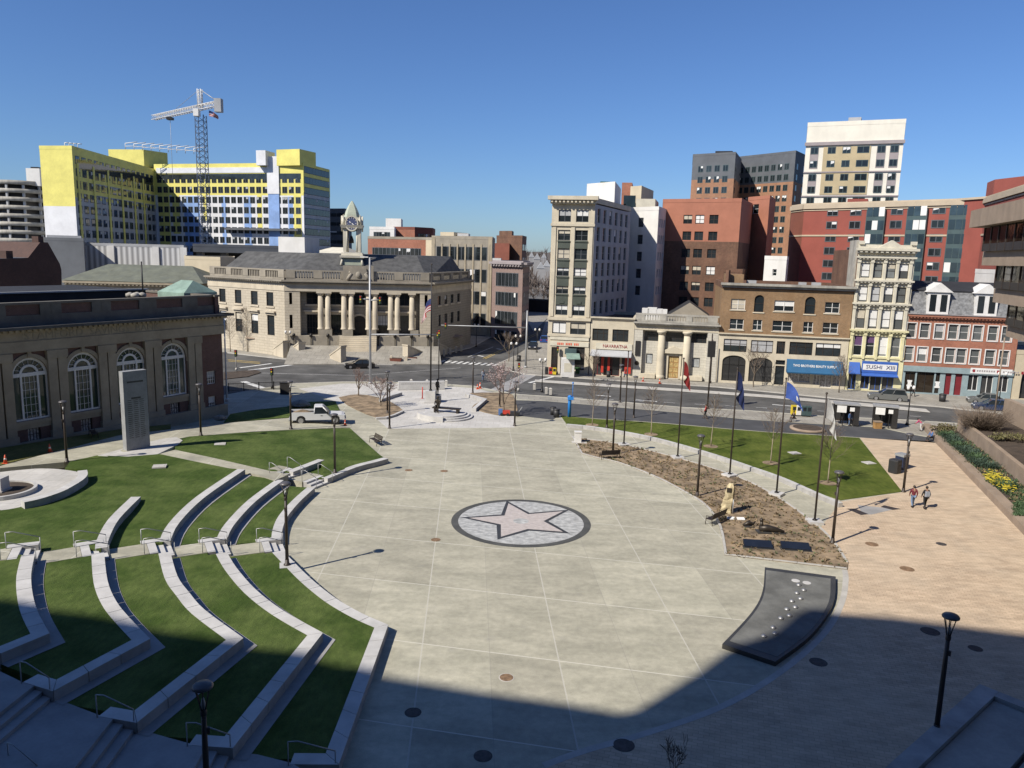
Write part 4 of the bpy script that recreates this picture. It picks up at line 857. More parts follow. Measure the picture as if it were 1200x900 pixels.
def cone(p, label, grp='traffic cones', s_=1):
    o = empty('traffic_cone', p, label, 'traffic cone', grp); MB().lathe([(.15*s_,.04),(.03*s_,.7*s_)], 12).build('cone', 'cone_orange', o); mb = MB(); mb.box(-.2*s_,-.2*s_,0,.2*s_,.2*s_,.04); mb.build('foot', 'cone_orange', o); MB().lathe([(.105*s_,.30*s_),(.075*s_,.45*s_)], 12).build('band', 'white_paint', o)
cone(gh(6.5,543), 'small orange cone on the kerb at the far left edge'); cone(gh(58.5,529.5), 'small orange cone on the kerb by the left path lamp'); cone(gh(404.5,498.5,.03), 'orange cone in front of the pickup truck', s_=.9); cone(g(562.5,455), 'orange cone at the street edge left of the right pink tree', s_=1.2); cone(g(559.5,456), 'second orange cone leaning close to the one at the street edge', s_=1.0); cone(g(753.5,447), 'orange cone on the pavement below the columned bank, left', s_=1); cone(g(773,449), 'orange cone on the pavement below the columned bank, right', s_=1)
mb = MB()
q = g(495,467); o = empty('marker_post', (q.x, q.y, 0), 'slim red marker post beside the granite cube', 'post'); MB().tube([(0,0,0),(0,0,1.5)], .07, 8).build('post', 'red_paint', o); MB().lathe([(.16,0),(.16,.05)], 10).build('foot', 'red_paint', o)
# red mower by the right forecourt bed
q = g(594,487); o = empty('garden_cart', (q.x, q.y, 0), 'small red and black garden machine parked at the right forecourt bed', 'garden machine'); mb = MB(); mb.box(-.5,-.3,.22,.35,.3,.62); mb.build('hood', 'red_paint', o); mb = MB(); mb.box(.38,-.33,.15,1.5,.33,.5); mb.build('deck', 'plastic_black', o); mb = MB(); mb.box(-1.0,-.3,.1,-.53,.3,.75); mb.build('bag', 'cloth_blue', o)
for x in (-.6,.1,1.2):
    for s_ in (-1,1): MB().tube([(x,s_*.31,.18),(x,s_*.4,.18)], .18, 12).build('wheel', 'tyre', o)
MB().tube([(1.4,.2,.5),(1.75,.2,1.05),(1.75,-.2,1.05),(1.4,-.2,.5)], .03, 6).build('handle', 'grey_metal', o)
# white slabs lying in the lawns
for (x,y), z, lb in (((1018,542.5),.06,'pale square slab lying in the right lawn near its street corner'),((931,531),.06,'pale small slab lying in the middle of the right lawn'),((257.5,520.5),None,'little white plate lying in the north lawn'),((187,546.5),None,'little white plate lying in the large left lawn')):
    q = g(x,y,z) if z else (gh(x,y,.04) if y < 530 else g(x,y,1.36)); mb = MB(); mb.box(-.5,-.45,-.05,.5,.45,.05); mb.box(-.38,-.33,.05,.38,.33,.062); tag(mb.build('ground_plate', 'pale_paving', None, q, .3), lb, 'ground plate')
# ---------------------------------------------------------------- bus shelters and street kit
def shelter(x0, y0, x1, y1, label):
    a = g(x0,y0); b = g(x1,y1); L_ = (b-a).length; o = empty('bus_shelter', (a.x,a.y,0), label, 'bus shelter', 'bus shelters', math.atan2(b.y-a.y,b.x-a.x))
    mb = MB(); mb.box(-.15,-.1,2.42,L_+.15,1.6,2.56); mb.build('roof', 'grey_metal', o)
    for x in (0, L_*.33, L_*.66, L_):
        for y in (0,1.5): mb = MB(); mb.box(x-.05,y-.05,0,x+.05,y+.05,2.42); mb.build('post', 'black_metal', o)
    mb = MB(); mb.box(.06,1.49,.3,L_-.06,1.51,2.3); mb.build('back_pane', 'glass_shop', o)
    mb = MB(); mb.box(L_-.52,-.06,.1,L_+.06,1.4,2.3); mb.build('end_panel', 'storefront_dark', o)
    mb = MB(); mb.box(.1,-.08,1.55,L_*.33+.3,-.03,2.35); mb.build('notice_board', 'paper_white', o)
    mb = MB(); mb.box(L_*.6,-.08,1.75,L_*.8,-.03,2.2); mb.build('timetable', 'paper_white', o)
    mb = MB(); mb.box(.3,.9,.42,L_*.6,1.3,.5); mb.build('bench', 'bronze_paint', o)
shelter(978,498,1005,500,'glass bus shelter with a white board, the left one of the two'); shelter(1023,500.5,1050,503,'glass bus shelter with a white board, the right one of the two')
q = g(1028,502); o = empty('crate', (q.x,q.y,0), 'brown wooden box standing inside the right bus shelter', 'crate'); mb = MB(); mb.box(-.4,-.3,0,.4,.3,.75); mb.build('body', 'wood_door', o); mb = MB(); mb.box(-.43,-.33,.752,.43,.33,.85); mb.build('lid', 'brown_concrete', o)
for x, m_, lb in ((929.5,'bin_yellow','yellow newspaper box near the left bus shelter'),(935,'white_paint','white newspaper box near the left bus shelter'),(941.5,'teal_panel','blue grey newspaper box near the left bus shelter, wide one'),(947,'teal_panel','blue grey newspaper box near the left bus shelter, end one')):
    q = g(x, 487+(x-929)*.07); o = empty('newspaper_box', (q.x,q.y,0), lb, 'newspaper box', 'newspaper boxes'); mb = MB(); mb.box(-.28,-.25,.15,.28,.25,1.3); mb.build('cabinet', m_, o); mb = MB(); mb.box(-.2,-.262,.7,.2,-.253,1.15); mb.build('window', 'glass', o); mb = MB(); mb.box(-.2,-.2,0,.2,.2,.15); mb.build('foot', 'black_metal', o)
q = g(946,503.5); o = empty('round_planter', (q.x,q.y,0), 'low round brown planter ring on the pavement left of the bus shelters', 'planter'); MB().lathe([(1.9,0),(1.9,.22),(1.6,.25)], 28).build('rim', 'brown_concrete', o); MB().lathe([(1.55,.1),(1.55,.28)], 28).build('soil', 'soil', o)
# traffic signals
def signal_mast(x, y, xt, yt, arms, label):
    a = g(x, y); h = ht(a, xt, yt); o = empty('signal_mast', (a.x,a.y,0), label, 'traffic signal', 'grey signal masts')
    MB().tube([(0,0,0),(0,0,h)], [.19,.12], 12).build('mast', 'grey_metal', o); MB().lathe([(.3,0),(.3,.25),(.2,.35)], 12).build('base', 'grey_metal', o)
    for (ex, ey), za in arms:
        e = at(ex, ey, math.hypot(a.x, a.y)); e = Vector((e.x-a.x, e.y-a.y, 0)); s_ = MB().tube([(0,0,za),(e.x*.5,e.y*.5,za+.05),(e.x,e.y,za+.1)], [.11,.09,.06], 8).build('mast_arm', 'grey_metal', o)
        for f_ in (.95,):
            mb = MB(); mb.box(e.x*f_-.17,e.y*f_-.17,za-.5,e.x*f_+.17,e.y*f_+.17,za+.55); mb.build('signal_head', 'plastic_black', s_)
            for k_ in range(3): MB().tube([(e.x*f_,e.y*f_-.17,za+.36-.34*k_),(e.x*f_,e.y*f_-.24,za+.36-.34*k_)], .11, 10).build('lens', ['red_paint','bin_yellow','bin_green'][k_], s_)
    return o, a, h
a1 = g(434,450); o, a, h = signal_mast(434,450,436,302,[((517,392),ht(a1,437,392)),((422,351),ht(a1,436,351)),((446,352),ht(a1,436,352))],'tall grey signal mast standing in front of the clock tower hall')
MB().tube([(-.9,0,h+.05),(0,0,h),(.9,0,h+.05)], .05, 6).build('lamp_arm', 'grey_metal', o)
mb = MB(); mb.box(-1.3,-.18,h,-.2,.18,h+.14); mb.build('lamp_head', 'white_paint', o)
a2 = g(616,431); o, a, h = signal_mast(616,431,617.5,364,[((517,384),ht(a2,617,384))],'grey signal mast with a long arm at the street corner on the right')
def post_signal(x, y, xt, yt, label, m_='black_metal'):
    a = g(x,y); h = ht(a, xt, yt); o = empty('signal_post', (a.x,a.y,0), label, 'traffic signal', 'small signal posts'); MB().tube([(0,0,0),(0,0,h)], .07, 8).build('post', m_, o); mb = MB(); mb.box(-.18,-.16,h-1.0,.18,.16,h); mb.build('signal_head', 'plastic_black', o); MB().lathe([(.18,0),(.18,.3),(.08,.4)], 10).build('base', m_, o)
    for k_ in range(3): MB().tube([(0,-.16,h-.18-.32*k_),(0,-.24,h-.18-.32*k_)], .1, 10).build('lens', ['red_paint','bin_yellow','bin_green'][k_], o)
post_signal(514,452,515,386,'black signal post left of the forecourt walk'); post_signal(607.5,458,607.5,425,'pale post with pedestrian signal at the crosswalk end','kerb'); post_signal(319,455,324,431,'pedestrian signal post by the shaded pavement fence'); post_signal(277,434,278,410,'pale signal post on the brown traffic island','kerb'); post_signal(652.5,438,653,406,'dark signal post in front of the corner tower shop')
def streetpole(x, y, xt, yt, label, m_='bronze_paint', panel=None):
    a = g(x,y); h = ht(a, xt, yt); o = empty('utility_pole', (a.x,a.y,0), label, 'pole'); MB().tube([(0,0,0),(0,0,h)], [.11,.08], 8).build('pole', m_, o); MB().lathe([(.2,0),(.2,.3),(.1,.4)], 10).build('base', m_, o)
    if panel: mb = MB(); mb.box(-.45,-.2,panel[0],.45,.15,panel[1]); mb.build('signal_back', 'plastic_black', o)
streetpole(829,479,833,391,'tall dark pole with a black signal back in front of the columned bank', panel=(6.6,8.6)); streetpole(1165,489,1170,395,'slim brown pole at the planting beds on the far right','brown_concrete'); streetpole(266,470,264,368,'white pole rising at the right corner of the brick bank','white_paint'); streetpole(832,449,834,398,'dark pole close to the columned bank facade')
# tall pole against the left bank roof stays part of its roof; fence at the shaded pavement
fa = g(268,459); fb = g(338,456); fz = empty('railing', (fa.x,fa.y,0), 'black metal railing along the shaded pavement beside the brick bank', 'fence', rz=math.atan2(fb.y-fa.y,fb.x-fa.x)); L_ = (fb-fa).length
mb = MB(); mb.box(0,-.03,1.0,L_,.03,1.06); mb.box(0,-.03,.12,L_,.03,.18)
for i in range(int(L_/.16)): mb.box(i*.16-.012,-.012,.18,i*.16+.012,.012,1.0)
mb.build('rails', 'black_metal', fz)
for i in range(5): mb = MB(); mb.box(i*L_/4-.05,-.05,0,i*L_/4+.05,.05,1.15); mb.build('post', 'black_metal', fz)
q = g(334,462); o = empty('utility_cabinet', (q.x,q.y,0), 'dark control cabinet in the shade at the end of the railing', 'cabinet'); mb = MB(); mb.box(-.55,-.3,0,.55,.3,1.5); mb.build('cabinet', 'storefront_dark', o); mb = MB(); mb.box(-.6,-.35,1.502,.6,.35,1.58); mb.build('lid', 'storefront_dark', o)
# ================================================================== BUILDINGS
class Wl:                                    # one straight wall: u along it, z up, y into the building
    def __init__(s, A, B):
        s.A = Vector((A[0], A[1])); s.B = Vector((B[0], B[1])); s.L = (s.B - s.A).length; s.d = (s.B - s.A) / s.L; s.n = Vector((s.d.y, -s.d.x)); s.rz = math.atan2(s.d.y, s.d.x)
    def P(s, u, z, y=0): return Vector((s.A.x + s.d.x*u - s.n.x*y, s.A.y + s.d.y*u - s.n.y*y, z))
    def uv(s, px, py, y=0):
        r = ray(px, py); a = s.A - s.n * y; den = r.x * s.d.y - r.y * s.d.x
        t = (a.x * s.d.y - a.y * s.d.x) / den; q = Vector((r.x * t, r.y * t)) - a
        return q.dot(s.d), CH + r.z * t
    def u(s, px, py): return s.uv(px, py)[0]
    def z(s, px, py): return s.uv(px, py)[1]
    def hole(s, x0, y0, x1, y1):             # photo rectangle -> opening
        ym = (y0 + y1) / 2; xm = (x0 + x1) / 2
        return (s.u(x0, ym), s.u(x1, ym), s.z(xm, y1), s.z(xm, y0))
def lbox(mb, w, u0, u1, y0, y1, z0, z1, m=0):
    P = w.P; mb.loft([[P(u0,z0,y0), P(u1,z0,y0), P(u1,z0,y1), P(u0,z0,y1)], [P(u0,z1,y0), P(u1,z1,y0), P(u1,z1,y1), P(u0,z1,y1)]], m)
_wc = {}
def win_mesh(w, h, style, fm, gm_, bm_, bf, fw=.07):
    key = (round(w, 2), round(h, 2), style, fm, gm_, bm_, bf)
    if key in _wc: return _wc[key]
    w, h = key[0], key[1]; f = MB(); y0, y1 = .06, .15
    for a in ((0,0,fw,h),(w-fw,0,w,h),(fw,0,w-fw,fw),(fw,h-fw,w-fw,h)): f.box(a[0], y0, a[1], a[2], y1, a[3])
    if style in ('dh','pairdh'): f.box(fw, y0+.01, h*.5-fw*.4, w-fw, y1-.01, h*.5+fw*.4)
    if style in ('pair','pairdh'): f.box(w/2-fw*.6, y0+.005, fw, w/2+fw*.6, y1-.005, h-fw)
    if style == 'triple':
        for q in (w*.3, w*.7): f.box(q-fw*.5, y0+.005, fw, q+fw*.5, y1-.005, h-fw)
        f.box(fw, y0+.01, h*.62, w-fw, y1-.01, h*.62+fw*.6)
    if style == 'grid':
        for q in (w*.25, w*.5, w*.75): f.box(q-.025, y0+.02, fw, q+.025, y1-.02, h-fw)
        for q in (h*.33, h*.66): f.box(fw, y0+.022, q-.025, w-fw, y1-.022, q+.025)
    p = MB(); p.face(((fw*.8,.12,fw*.8),(w-fw*.8,.12,fw*.8),(w-fw*.8,.12,h-fw*.8),(fw*.8,.12,h-fw*.8)), 0)
    if bf > 0: p.face(((fw,.112,h*(1-bf)),(w-fw,.112,h*(1-bf)),(w-fw,.112,h-fw),(fw,.112,h-fw)), 1)
    _wc[key] = (f.mesh('window', fm), p.mesh('pane', [gm_, bm_])); return _wc[key]
rw = random.Random(11)
class Bld:
    def __init__(s, name, label, cat, org, group=None):
        s.o = Vector((org[0], org[1], 0)); s.root = empty(name, s.o, label, cat, group); s.nw = 0
    def mbd(s): m = MB(); m.T = Matrix.Translation(-s.o); return m
    def add(s, mb, name, mats, parent=None): return mb.build(name, mats, parent or s.root)
    def windows(s, w, holes, style='dh', fm='white_paint', gm_='glass', bm_='blind', bl=.5, depth=.16, pane=True, name='window'):
        for h in holes:
            b = rw.choice((0, 0, .35, .5, .5, .9)) if rw.random() < bl else 0
            f, p = win_mesh(h[1]-h[0], h[3]-h[2], style, fm, gm_, rw.choice(('blind','blind','tan_curtain','grey_wall')) if bm_ == 'blind' else bm_, b); q = w.P(h[0], h[2], depth - .08) - s.o
            if pane: o = inst(name, f, s.root, q, w.rz); inst('pane', p, o)
            else: inst(name, f, s.root, q, w.rz)
    def flatwin(s, w, holes, mats=('glass','charcoal_panel','blind'), y=-.012, split=True, frame=.09, name='window', cap=100):
        groups = holes[:cap]
        for h in groups: mb = s.mbd(); s._fw(mb, w, h, y, split, frame); s.add(mb, name, list(mats))
        if len(holes) > cap:
            mb = s.mbd()
            for h in holes[cap:]: s._fw(mb, w, h, y, split, frame)
            o = s.add(mb, name, list(mats)); o['kind'] = 'stuff'
    def _fw(s, mb, w, h, y, split, fr):
        lbox(mb, w, h[0], h[1], y, .02, h[2], h[3], 1)
        xs = [h[0]+fr, h[1]-fr] if not split else [h[0]+fr, (h[0]+h[1])/2-fr/2, (h[0]+h[1])/2+fr/2, h[1]-fr]
        for a, b in zip(xs[::2], xs[1::2]):
            mb.face((w.P(a,h[2]+fr,y-.004), w.P(b,h[2]+fr,y-.004), w.P(b,h[3]-fr,y-.004), w.P(a,h[3]-fr,y-.004)), 0)
            if rw.random() < .13: mb.face((w.P(a,h[3]-fr-(h[3]-h[2])*rw.choice((.3,.45)),y-.008), w.P(b,h[3]-fr-(h[3]-h[2])*.3,y-.008), w.P(b,h[3]-fr,y-.008), w.P(a,h[3]-fr,y-.008)), min(2, 2))
    def roof(s, poly, z, mat_, par=.6, pm=None, pw=.35, name='roof'):
        mb = s.mbd(); mb.face([(p[0], p[1], z) for p in (poly if area2(poly) > 0 else poly[::-1])]); s.add(mb, name, mat_)
        if par:
            mb = s.mbd(); q = poly if area2(poly) > 0 else poly[::-1]; inn = inset(q, pw); out = inset(q, -.04); n = len(q)
            for i in range(n):
                j = (i+1) % n; a, b, c, d = out[i], out[j], inn[j], inn[i]
                mb.loft([[(a[0],a[1],z-.1),(a[0],a[1],z+par),(d[0],d[1],z+par),(d[0],d[1],z-.1)],[(b[0],b[1],z-.1),(b[0],b[1],z+par),(c[0],c[1],z+par),(c[0],c[1],z-.1)]], cap=False)
            s.add(mb, 'parapet', pm or mat_)
def area2(p): return sum(a[0]*b[1]-b[0]*a[1] for a, b in zip(p, list(p[1:]) + [p[0]]))
def inset(p, d):
    n = len(p); out = []
    for i in range(n):
        a = Vector(p[i-1][:2]); b = Vector(p[i][:2]); c = Vector(p[(i+1) % n][:2]); d1 = (b-a).normalized(); d2 = (c-b).normalized()
        n1 = Vector((-d1.y, d1.x)); n2 = Vector((-d2.y, d2.x)); m_ = n1 + n2; m_ = m_ / m_.length if m_.length > .1 else n1
        out.append(b + m_ * (d / max(.4, m_.dot(n1))))
    return out
def V2(p): return Vector((p[0], p[1]))
def grid(w, n, ww, m0, m1):
    if n == 1: return [(w.L - ww) / 2]
    return [m0 + i * (w.L - m0 - m1 - ww) / (n - 1) for i in range(n)]
def rows(us, ww, zs, hh): return [(u, u + ww, z, z + hh) for z in zs for u in us]
def cornice(b, w, z, h, out, mat_, u0=-.3, u1=None, name='cornice', dent=0):
    u1 = w.L + .3 if u1 is None else u1; mb = b.mbd(); lbox(mb, w, u0, u1, -out*.55, .05, z, z+h*.5); lbox(mb, w, u0-out*.3, u1+out*.3, -out, .05, z+h*.5+.003, z+h)
    if dent:
        n = int((u1-u0)/dent)
        for i in range(n): lbox(mb, w, u0+(i+.25)*dent, u0+(i+.75)*dent, -out*.85, -out*.5, z+h*.15, z+h*.48)
    b.add(mb, name, mat_)
def arch(b, mb, w, u0, u1, zs, zt, depth, m=0, n=14, y=0):    # fill between a semicircular head and the square opening (zt = zs + radius)
    c = (u0+u1)/2; r = (u1-u0)/2; k = (zt-zs)/r; pts = [(c - r*math.cos(math.pi*i/n), zs + k*r*math.sin(math.pi*i/n)) for i in range(n+1)]
    for (a, za), (e, ze) in zip(pts, pts[1:]):
        mb.face((w.P(a,za,y), w.P(e,ze,y), w.P(e,zt+.001,y), w.P(a,zt+.001,y)), m); mb.face((w.P(a,za,y), w.P(a,za,depth), w.P(e,ze,depth), w.P(e,ze,y)), m)
def arc_bar(mb, w, c, zs, r0, r1, y0, y1, m=0, n=16):
    for i in range(n):
        a, e = math.pi*i/n, math.pi*(i+1)/n
        q = lambda r, t, y: w.P(c - r*math.cos(t), zs + r*math.sin(t), y)
        mb.face((q(r0,a,y0), q(r0,e,y0), q(r1,e,y0), q(r1,a,y0))[::-1], m); mb.face((q(r0,a,y0), q(r0,a,y1), q(r0,e,y1), q(r0,e,y0)), m); mb.face((q(r1,a,y0), q(r1,e,y0), q(r1,e,y1), q(r1,a,y1)), m)
# ---------------------------------------------------------------- brick savings bank on the left
L0 = g(0,522,1.4); L1 = g(263,481,.5); dv = (V2(L1)-V2(L0)).normalized(); A = V2(L0) - dv*16; w = Wl(A, V2(L1)); B_ = Bld('bank_building', 'dark brick and stone bank with four tall arched windows on the left', 'bank', A)
Q = lambda x, y: (x/4, 330 + y/4)
zc = w.z(*Q(700,170)); zf1 = w.z(*Q(700,245)); zf0 = w.z(*Q(700,275)); zp1 = w.z(*Q(700,75)); z0 = .0
AW = []
for x0, x1, yt, yb in ((60,225,345,635),(310,460,330,600),(540,675,310,575),(750,875,295,550)):
    h = w.hole(x0/4, 330+yt/4, x1/4, 330+yb/4); AW.append(h)
zs_ = sum(h[2] for h in AW)/4; zt_ = sum(h[3] for h in AW)/4; ww = sum(h[1]-h[0] for h in AW)/4
cs_ = [(h[0]+h[1])/2 for h in AW]; st_ = (cs_[3]-cs_[0])/3; cs_ = [cs_[0]-2*st_, cs_[0]-st_] + [cs_[0]+i*st_ for i in range(4)]
holes = [(c-ww/2, c+ww/2, zs_, zt_) for c in cs_ if c > 2]; small = [w.hole(970/4,330+420/4,1010/4,330+480/4), w.hole(978/4,330+537/4,1012/4,330+600/4)]
grl = [(c-.55, c+.55, zs_-2.5, zs_-.75) for c in cs_ if c > 2]
mb = B_.mbd(); mb.wall(w.A, w.B, z0, zf0, holes + small + grl, .35)
for h in holes: arch(B_, mb, w, h[0], h[1], h[3]-ww/2, h[3], .35)
sw = Wl(w.B, w.B - w.n*24); bw = Wl(w.A - w.n*24, w.A); kw = Wl(sw.B, bw.A)
mb.wall(sw.A, sw.B, z0, zf0, [(3,4.2,4,6.5),(3,4.2,1,2.6),(9,10.2,4,6.5)], .3); mb.wall(kw.A, kw.B, z0, zf0); mb.wall(bw.A, bw.B, z0, zf0); B_.add(mb, 'wall', 'brick_bank')
B_.windows(w, small, 'grid'); B_.windows(w, grl, 'grid', 'bronze_paint', 'goods', bl=0, name='grille'); B_.windows(sw, [(3,4.2,4,6.5),(3,4.2,1,2.6),(9,10.2,4,6.5)], 'dh')
for h in holes:
    mb = B_.mbd(); c = (h[0]+h[1])/2; r = ww/2; zsp = h[3]-r
    for a, e in ((h[0], h[0]+.13), (h[1]-.13, h[1]), (c-r*.52, c-r*.52+.16), (c+r*.52-.16, c+r*.52)): lbox(mb, w, a, e, .10, .24, h[2], zsp)
    lbox(mb, w, h[0], h[1], .09, .25, zsp-.12, zsp+.2); lbox(mb, w, h[0], h[1], .09, .25, h[2], h[2]+.15)
    arc_bar(mb, w, c, zsp+.0, r*.86, r*1.0, .10, .24); arc_bar(mb, w, c, zsp+.1, r*.40, r*.53, .10, .24)
    for k in range(1, 8): t = math.pi*k/8; a = w.P(c-r*.5*math.cos(t), zsp+.1+r*.5*math.sin(t), .16); e = w.P(c-r*.9*math.cos(t), zsp+r*.9*math.sin(t), .16); mb.tube([a, e], .025, 4)
    for k in range(1, 4): q = c-r*.52+r*1.04*k/4; lbox(mb, w, q-.015, q+.015, .15, .2, h[2], zsp)
    for k in range(1, 6): q = h[2]+(zsp-h[2])*k/6; lbox(mb, w, c-r*.5, c+r*.5, .155, .195, q-.015, q+.015)
    f = B_.add(mb, 'arched_window', 'white_paint'); mb = B_.mbd(); mb.face((w.P(h[0],h[2],.22), w.P(h[1],h[2],.22), w.P(h[1],h[3],.22), w.P(h[0],h[3],.22)))
    B_.add(mb, 'pane', 'glass_green', f)
    mb = B_.mbd(); arc_bar(mb, w, c, zsp, r*1.0, r*1.22, -.12, .02, 0, 20); lbox(mb, w, c-.16, c+.16, -.2, .0, zsp+r*1.05, zsp+r*1.36)
    for s_ in (-1,1): lbox(mb, w, c+s_*r*1.11-.13, c+s_*r*1.11+.13, -.14, .02, zsp-.5, zsp)
    B_.add(mb, 'arch_trim', 'bank_stone'); mb = B_.mbd(); lbox(mb, w, h[0]-.25, h[1]+.25, -.16, .02, h[2]-.32, h[2]-.02); lbox(mb, w, h[0]-.6, h[1]+.6, -.06, .02, h[2]-.75, h[2]-.34); B_.add(mb, 'sill', 'bank_stone')
pil = []
for x0, x1 in ((5,45),(220,260),(270,305),(460,495),(500,540),(680,710),(718,750),(880,905),(912,940)): pil.append((w.u(x0/4, 430), w.u(x1/4, 430)))
pw_ = .80; sp = pil[2][0]-pil[1][0]
pus = []
for a, b in pil: pus.append((a+b)/2)
pus += [pus[0]-.5*0 - sp, pus[0]-st_, pus[0]-st_-sp]
for c in pus:
    mb = B_.mbd(); lbox(mb, w, c-pw_/2, c+pw_/2, -.28, .02, z0+1.9, zf0-.75); lbox(mb, w, c-pw_*.62, c+pw_*.62, -.36, .02, z0+1.3, z0+1.897); lbox(mb, w, c-pw_*.6, c+pw_*.6, -.36, .02, zf0-.747, zf0-.02); B_.add(mb, 'pilaster', 'bank_stone')
mb = B_.mbd(); lbox(mb, w, -.2, w.L+.1, -.45, .02, z0-.3, z0+1.29); B_.add(mb, 'plinth', 'bank_stone')
mb = B_.mbd()
for W_ in (w, sw): lbox(mb, W_, -.12, W_.L+.12, -.3, .3, zf0, zf0+(zc-zf0)*.42); lbox(mb, W_, -.1, W_.L+.1, -.22, .3, zf0+(zc-zf0)*.423, zc-.5); lbox(mb, W_, -.3, W_.L+.3, -.55, .3, zc-.497, zc-.25)
for W_ in (w, sw):
    for i in range(int(W_.L/.5)): lbox(mb, W_, i*.5+.1, i*.5+.35, -.75, -.5, zc-.45, zc-.26)
B_.add(mb, 'entablature', 'bank_stone')
mb = B_.mbd()
for W_ in (w, sw): lbox(mb, W_, -.95, W_.L+.95, -1.0, .3, zc-.247, zc)
B_.add(mb, 'cornice', 'slate')
lettering('STAMFORD  SAVINGS  BANK', .95, 'carve', B_.root, w.P((w.u(27,390)+w.u(185,385))/2, (zc-.5+zf0+(zc-zf0)*.42)/2, -.23)-B_.o, w.rz, w.u(186,385)-w.u(27,390))
mb = B_.mbd(); lbox(mb, w, 0, w.L, .3, .75, zc, zp1-.2); lbox(mb, sw, 0, sw.L, .3, .75, zc, zp1-.2); B_.add(mb, 'parapet', 'brick_bank')
mb = B_.mbd(); lbox(mb, w, -.1, w.L+.1, .15, .85, zp1-.197, zp1); lbox(mb, sw, -.1, sw.L+.1, .15, .85, zp1-.197, zp1); lbox(mb, w, 0, w.L, .2, .3, zc, zc+(zp1-zc)*.45)
for c in pus: lbox(mb, w, c-.5, c+.5, .18, .32, zc+(zp1-zc)*.45, zp1-.2)
B_.add(mb, 'parapet_coping', 'bank_dark')
mb = B_.mbd(); mb.face([w.P(0,zp1-.9,.5), w.P(w.L,zp1-.9,.5), w.P(w.L,zp1-.9,23.5), w.P(0,zp1-.9,23.5)]); lbox(mb, w, 1, w.L-4, 7, 20, zp1-.9, zp1+.35); B_.add(mb, 'roof', 'black_roof')
mb = B_.mbd(); lbox(mb, w, .8, w.L-3.8, 6.75, 7.1, zp1+.353, zp1+.5); B_.add(mb, 'roof_edge', 'grey_wall')
# copper skylight on its roof corner
u_, z_ = w.uv(218,338,9); 
ua, ub = w.uv(200,345,6)[0], w.uv(239,345,6)[0]; mb = B_.mbd(); a = [w.P(ua, zp1-.9, 3.8), w.P(ub, zp1-.9, 3.8), w.P(ub, zp1-.9, 8.2), w.P(ua, zp1-.9, 8.2)]; r1, r2 = w.P((ua+ub)/2, zp1+1.35, 5), w.P((ua+ub)/2, zp1+1.35, 7); up = [p + Vector((0,0,.95)) for p in a]
for i in range(4): mb.face((a[i], a[(i+1)%4], up[(i+1)%4], up[i]))
mb.face((up[0], up[1], r1)); mb.face((up[1], up[2], r2, r1)); mb.face((up[2], up[3], r2)); mb.face((up[3], up[0], r1, r2)); B_.add(mb, 'skylight', 'copper')
for y_ in (1.4, 2.2):
    for u_ in (w.L-9.3, w.L-8.5): mb = B_.mbd(); mb.lathe([(.28,0),(.28,.9),(.4,.95),(.4,1.2),(.1,1.35)], 10, tuple(w.P(u_, zp1-.9, y_))); B_.add(mb, 'roof_vent', 'old_stone')
mb = B_.mbd(); p = w.P(w.L-7.6, zp1-.9, 2.5); mb.tube([p, p + Vector((0,0,4.4))], .07, 6); mb.lathe([(.5,0),(.1,1.3)], 10, tuple(p)); B_.add(mb, 'antenna', 'black_metal')
# ---------------------------------------------------------------- old town hall with clock tower
C = Vector((-39.7,133.2)); R = Vector((-14.8,137.0)); LW_ = Vector((-57.5,145)); RW_ = Vector((-9.0,161)); T_ = Bld('town_hall', 'limestone town hall with slate roof, colonnade and white clock tower', 'town hall', C)
w = Wl(C, R); lw = Wl(LW_, C); rw_ = Wl(R, RW_); bk = Wl(RW_, LW_)
Z = lambda y: w.z(420, y)
zco = w.z(338,328); ztop = zco + 1.75
Qx = lambda x: 330 + x/5.4545
Qy = lambda y: 300 + y/5.4545
# pavilion walls (ashlar) left and right of the recess
uL = w.u(352, 380); uR = w.u(492, 380); base = -.1
rec = 1.5; ri = Wl(w.P(uL,0,rec), w.P(uR,0,rec))
dz = lambda yy: w.z(430, Qy(yy))
Hw = []
for x0, x1 in ((170,222),(322,372),(472,523),(622,670),(763,808)):
    c = ri.u(Qx((x0+x1)/2), 370); ww = .5*(ri.u(Qx(x1),370)-ri.u(Qx(x0),370)); Hw.append(c)
z_u0, z_u1, z_l0, z_l1 = ri.z(430,Qy(313)), ri.z(430,Qy(240)), ri.z(430,Qy(505)), ri.z(430,Qy(378))
hU = [(c-.95, c+.95, z_u0, z_u1) for c in Hw]; hL = [(c-.95, c+.95, z_l0, z_l1) for i, c in enumerate(Hw) if i != 2]; dr = (Hw[2]-1.2, Hw[2]+1.2, z_l0-.1, z_l1-.1)
mb = T_.mbd(); mb.wall(w.A, w.P(uL,0), base, zco-1.9, [(uL*.3,uL*.3+.5,z_u0,z_u1),(uL*.3,uL*.3+.5,z_l0+1.2,z_l1)], .3); q = Wl(w.P(uR,0), w.B); mb2 = T_.mbd(); mb2.wall(q.A, q.B, base, zco-1.9, [(q.L*.42,q.L*.42+.55,z_u0,z_u1)], .3); T_.add(mb2, 'wall', 'ashlar')
c1 = Wl(w.P(uL,0), w.P(uL,0,rec)); c2 = Wl(w.P(uR,0,rec), w.P(uR,0)); mb.wall(c1.A, c1.B, base, zco-1.9); mb.wall(c2.A, c2.B, base, zco-1.9)
lsU = [lw.hole(x0, y0, x1, y1) for x0, y0, x1, y1 in ((275,340,283,356),(294,341,302,357),(312.5,342,320,358))]; lsL = [lw.hole(x0, y0, x1, y1) for x0, y0, x1, y1 in ((276,366.5,284,388),(294.5,367.5,302.5,391),(313.5,368.5,321.5,393))]
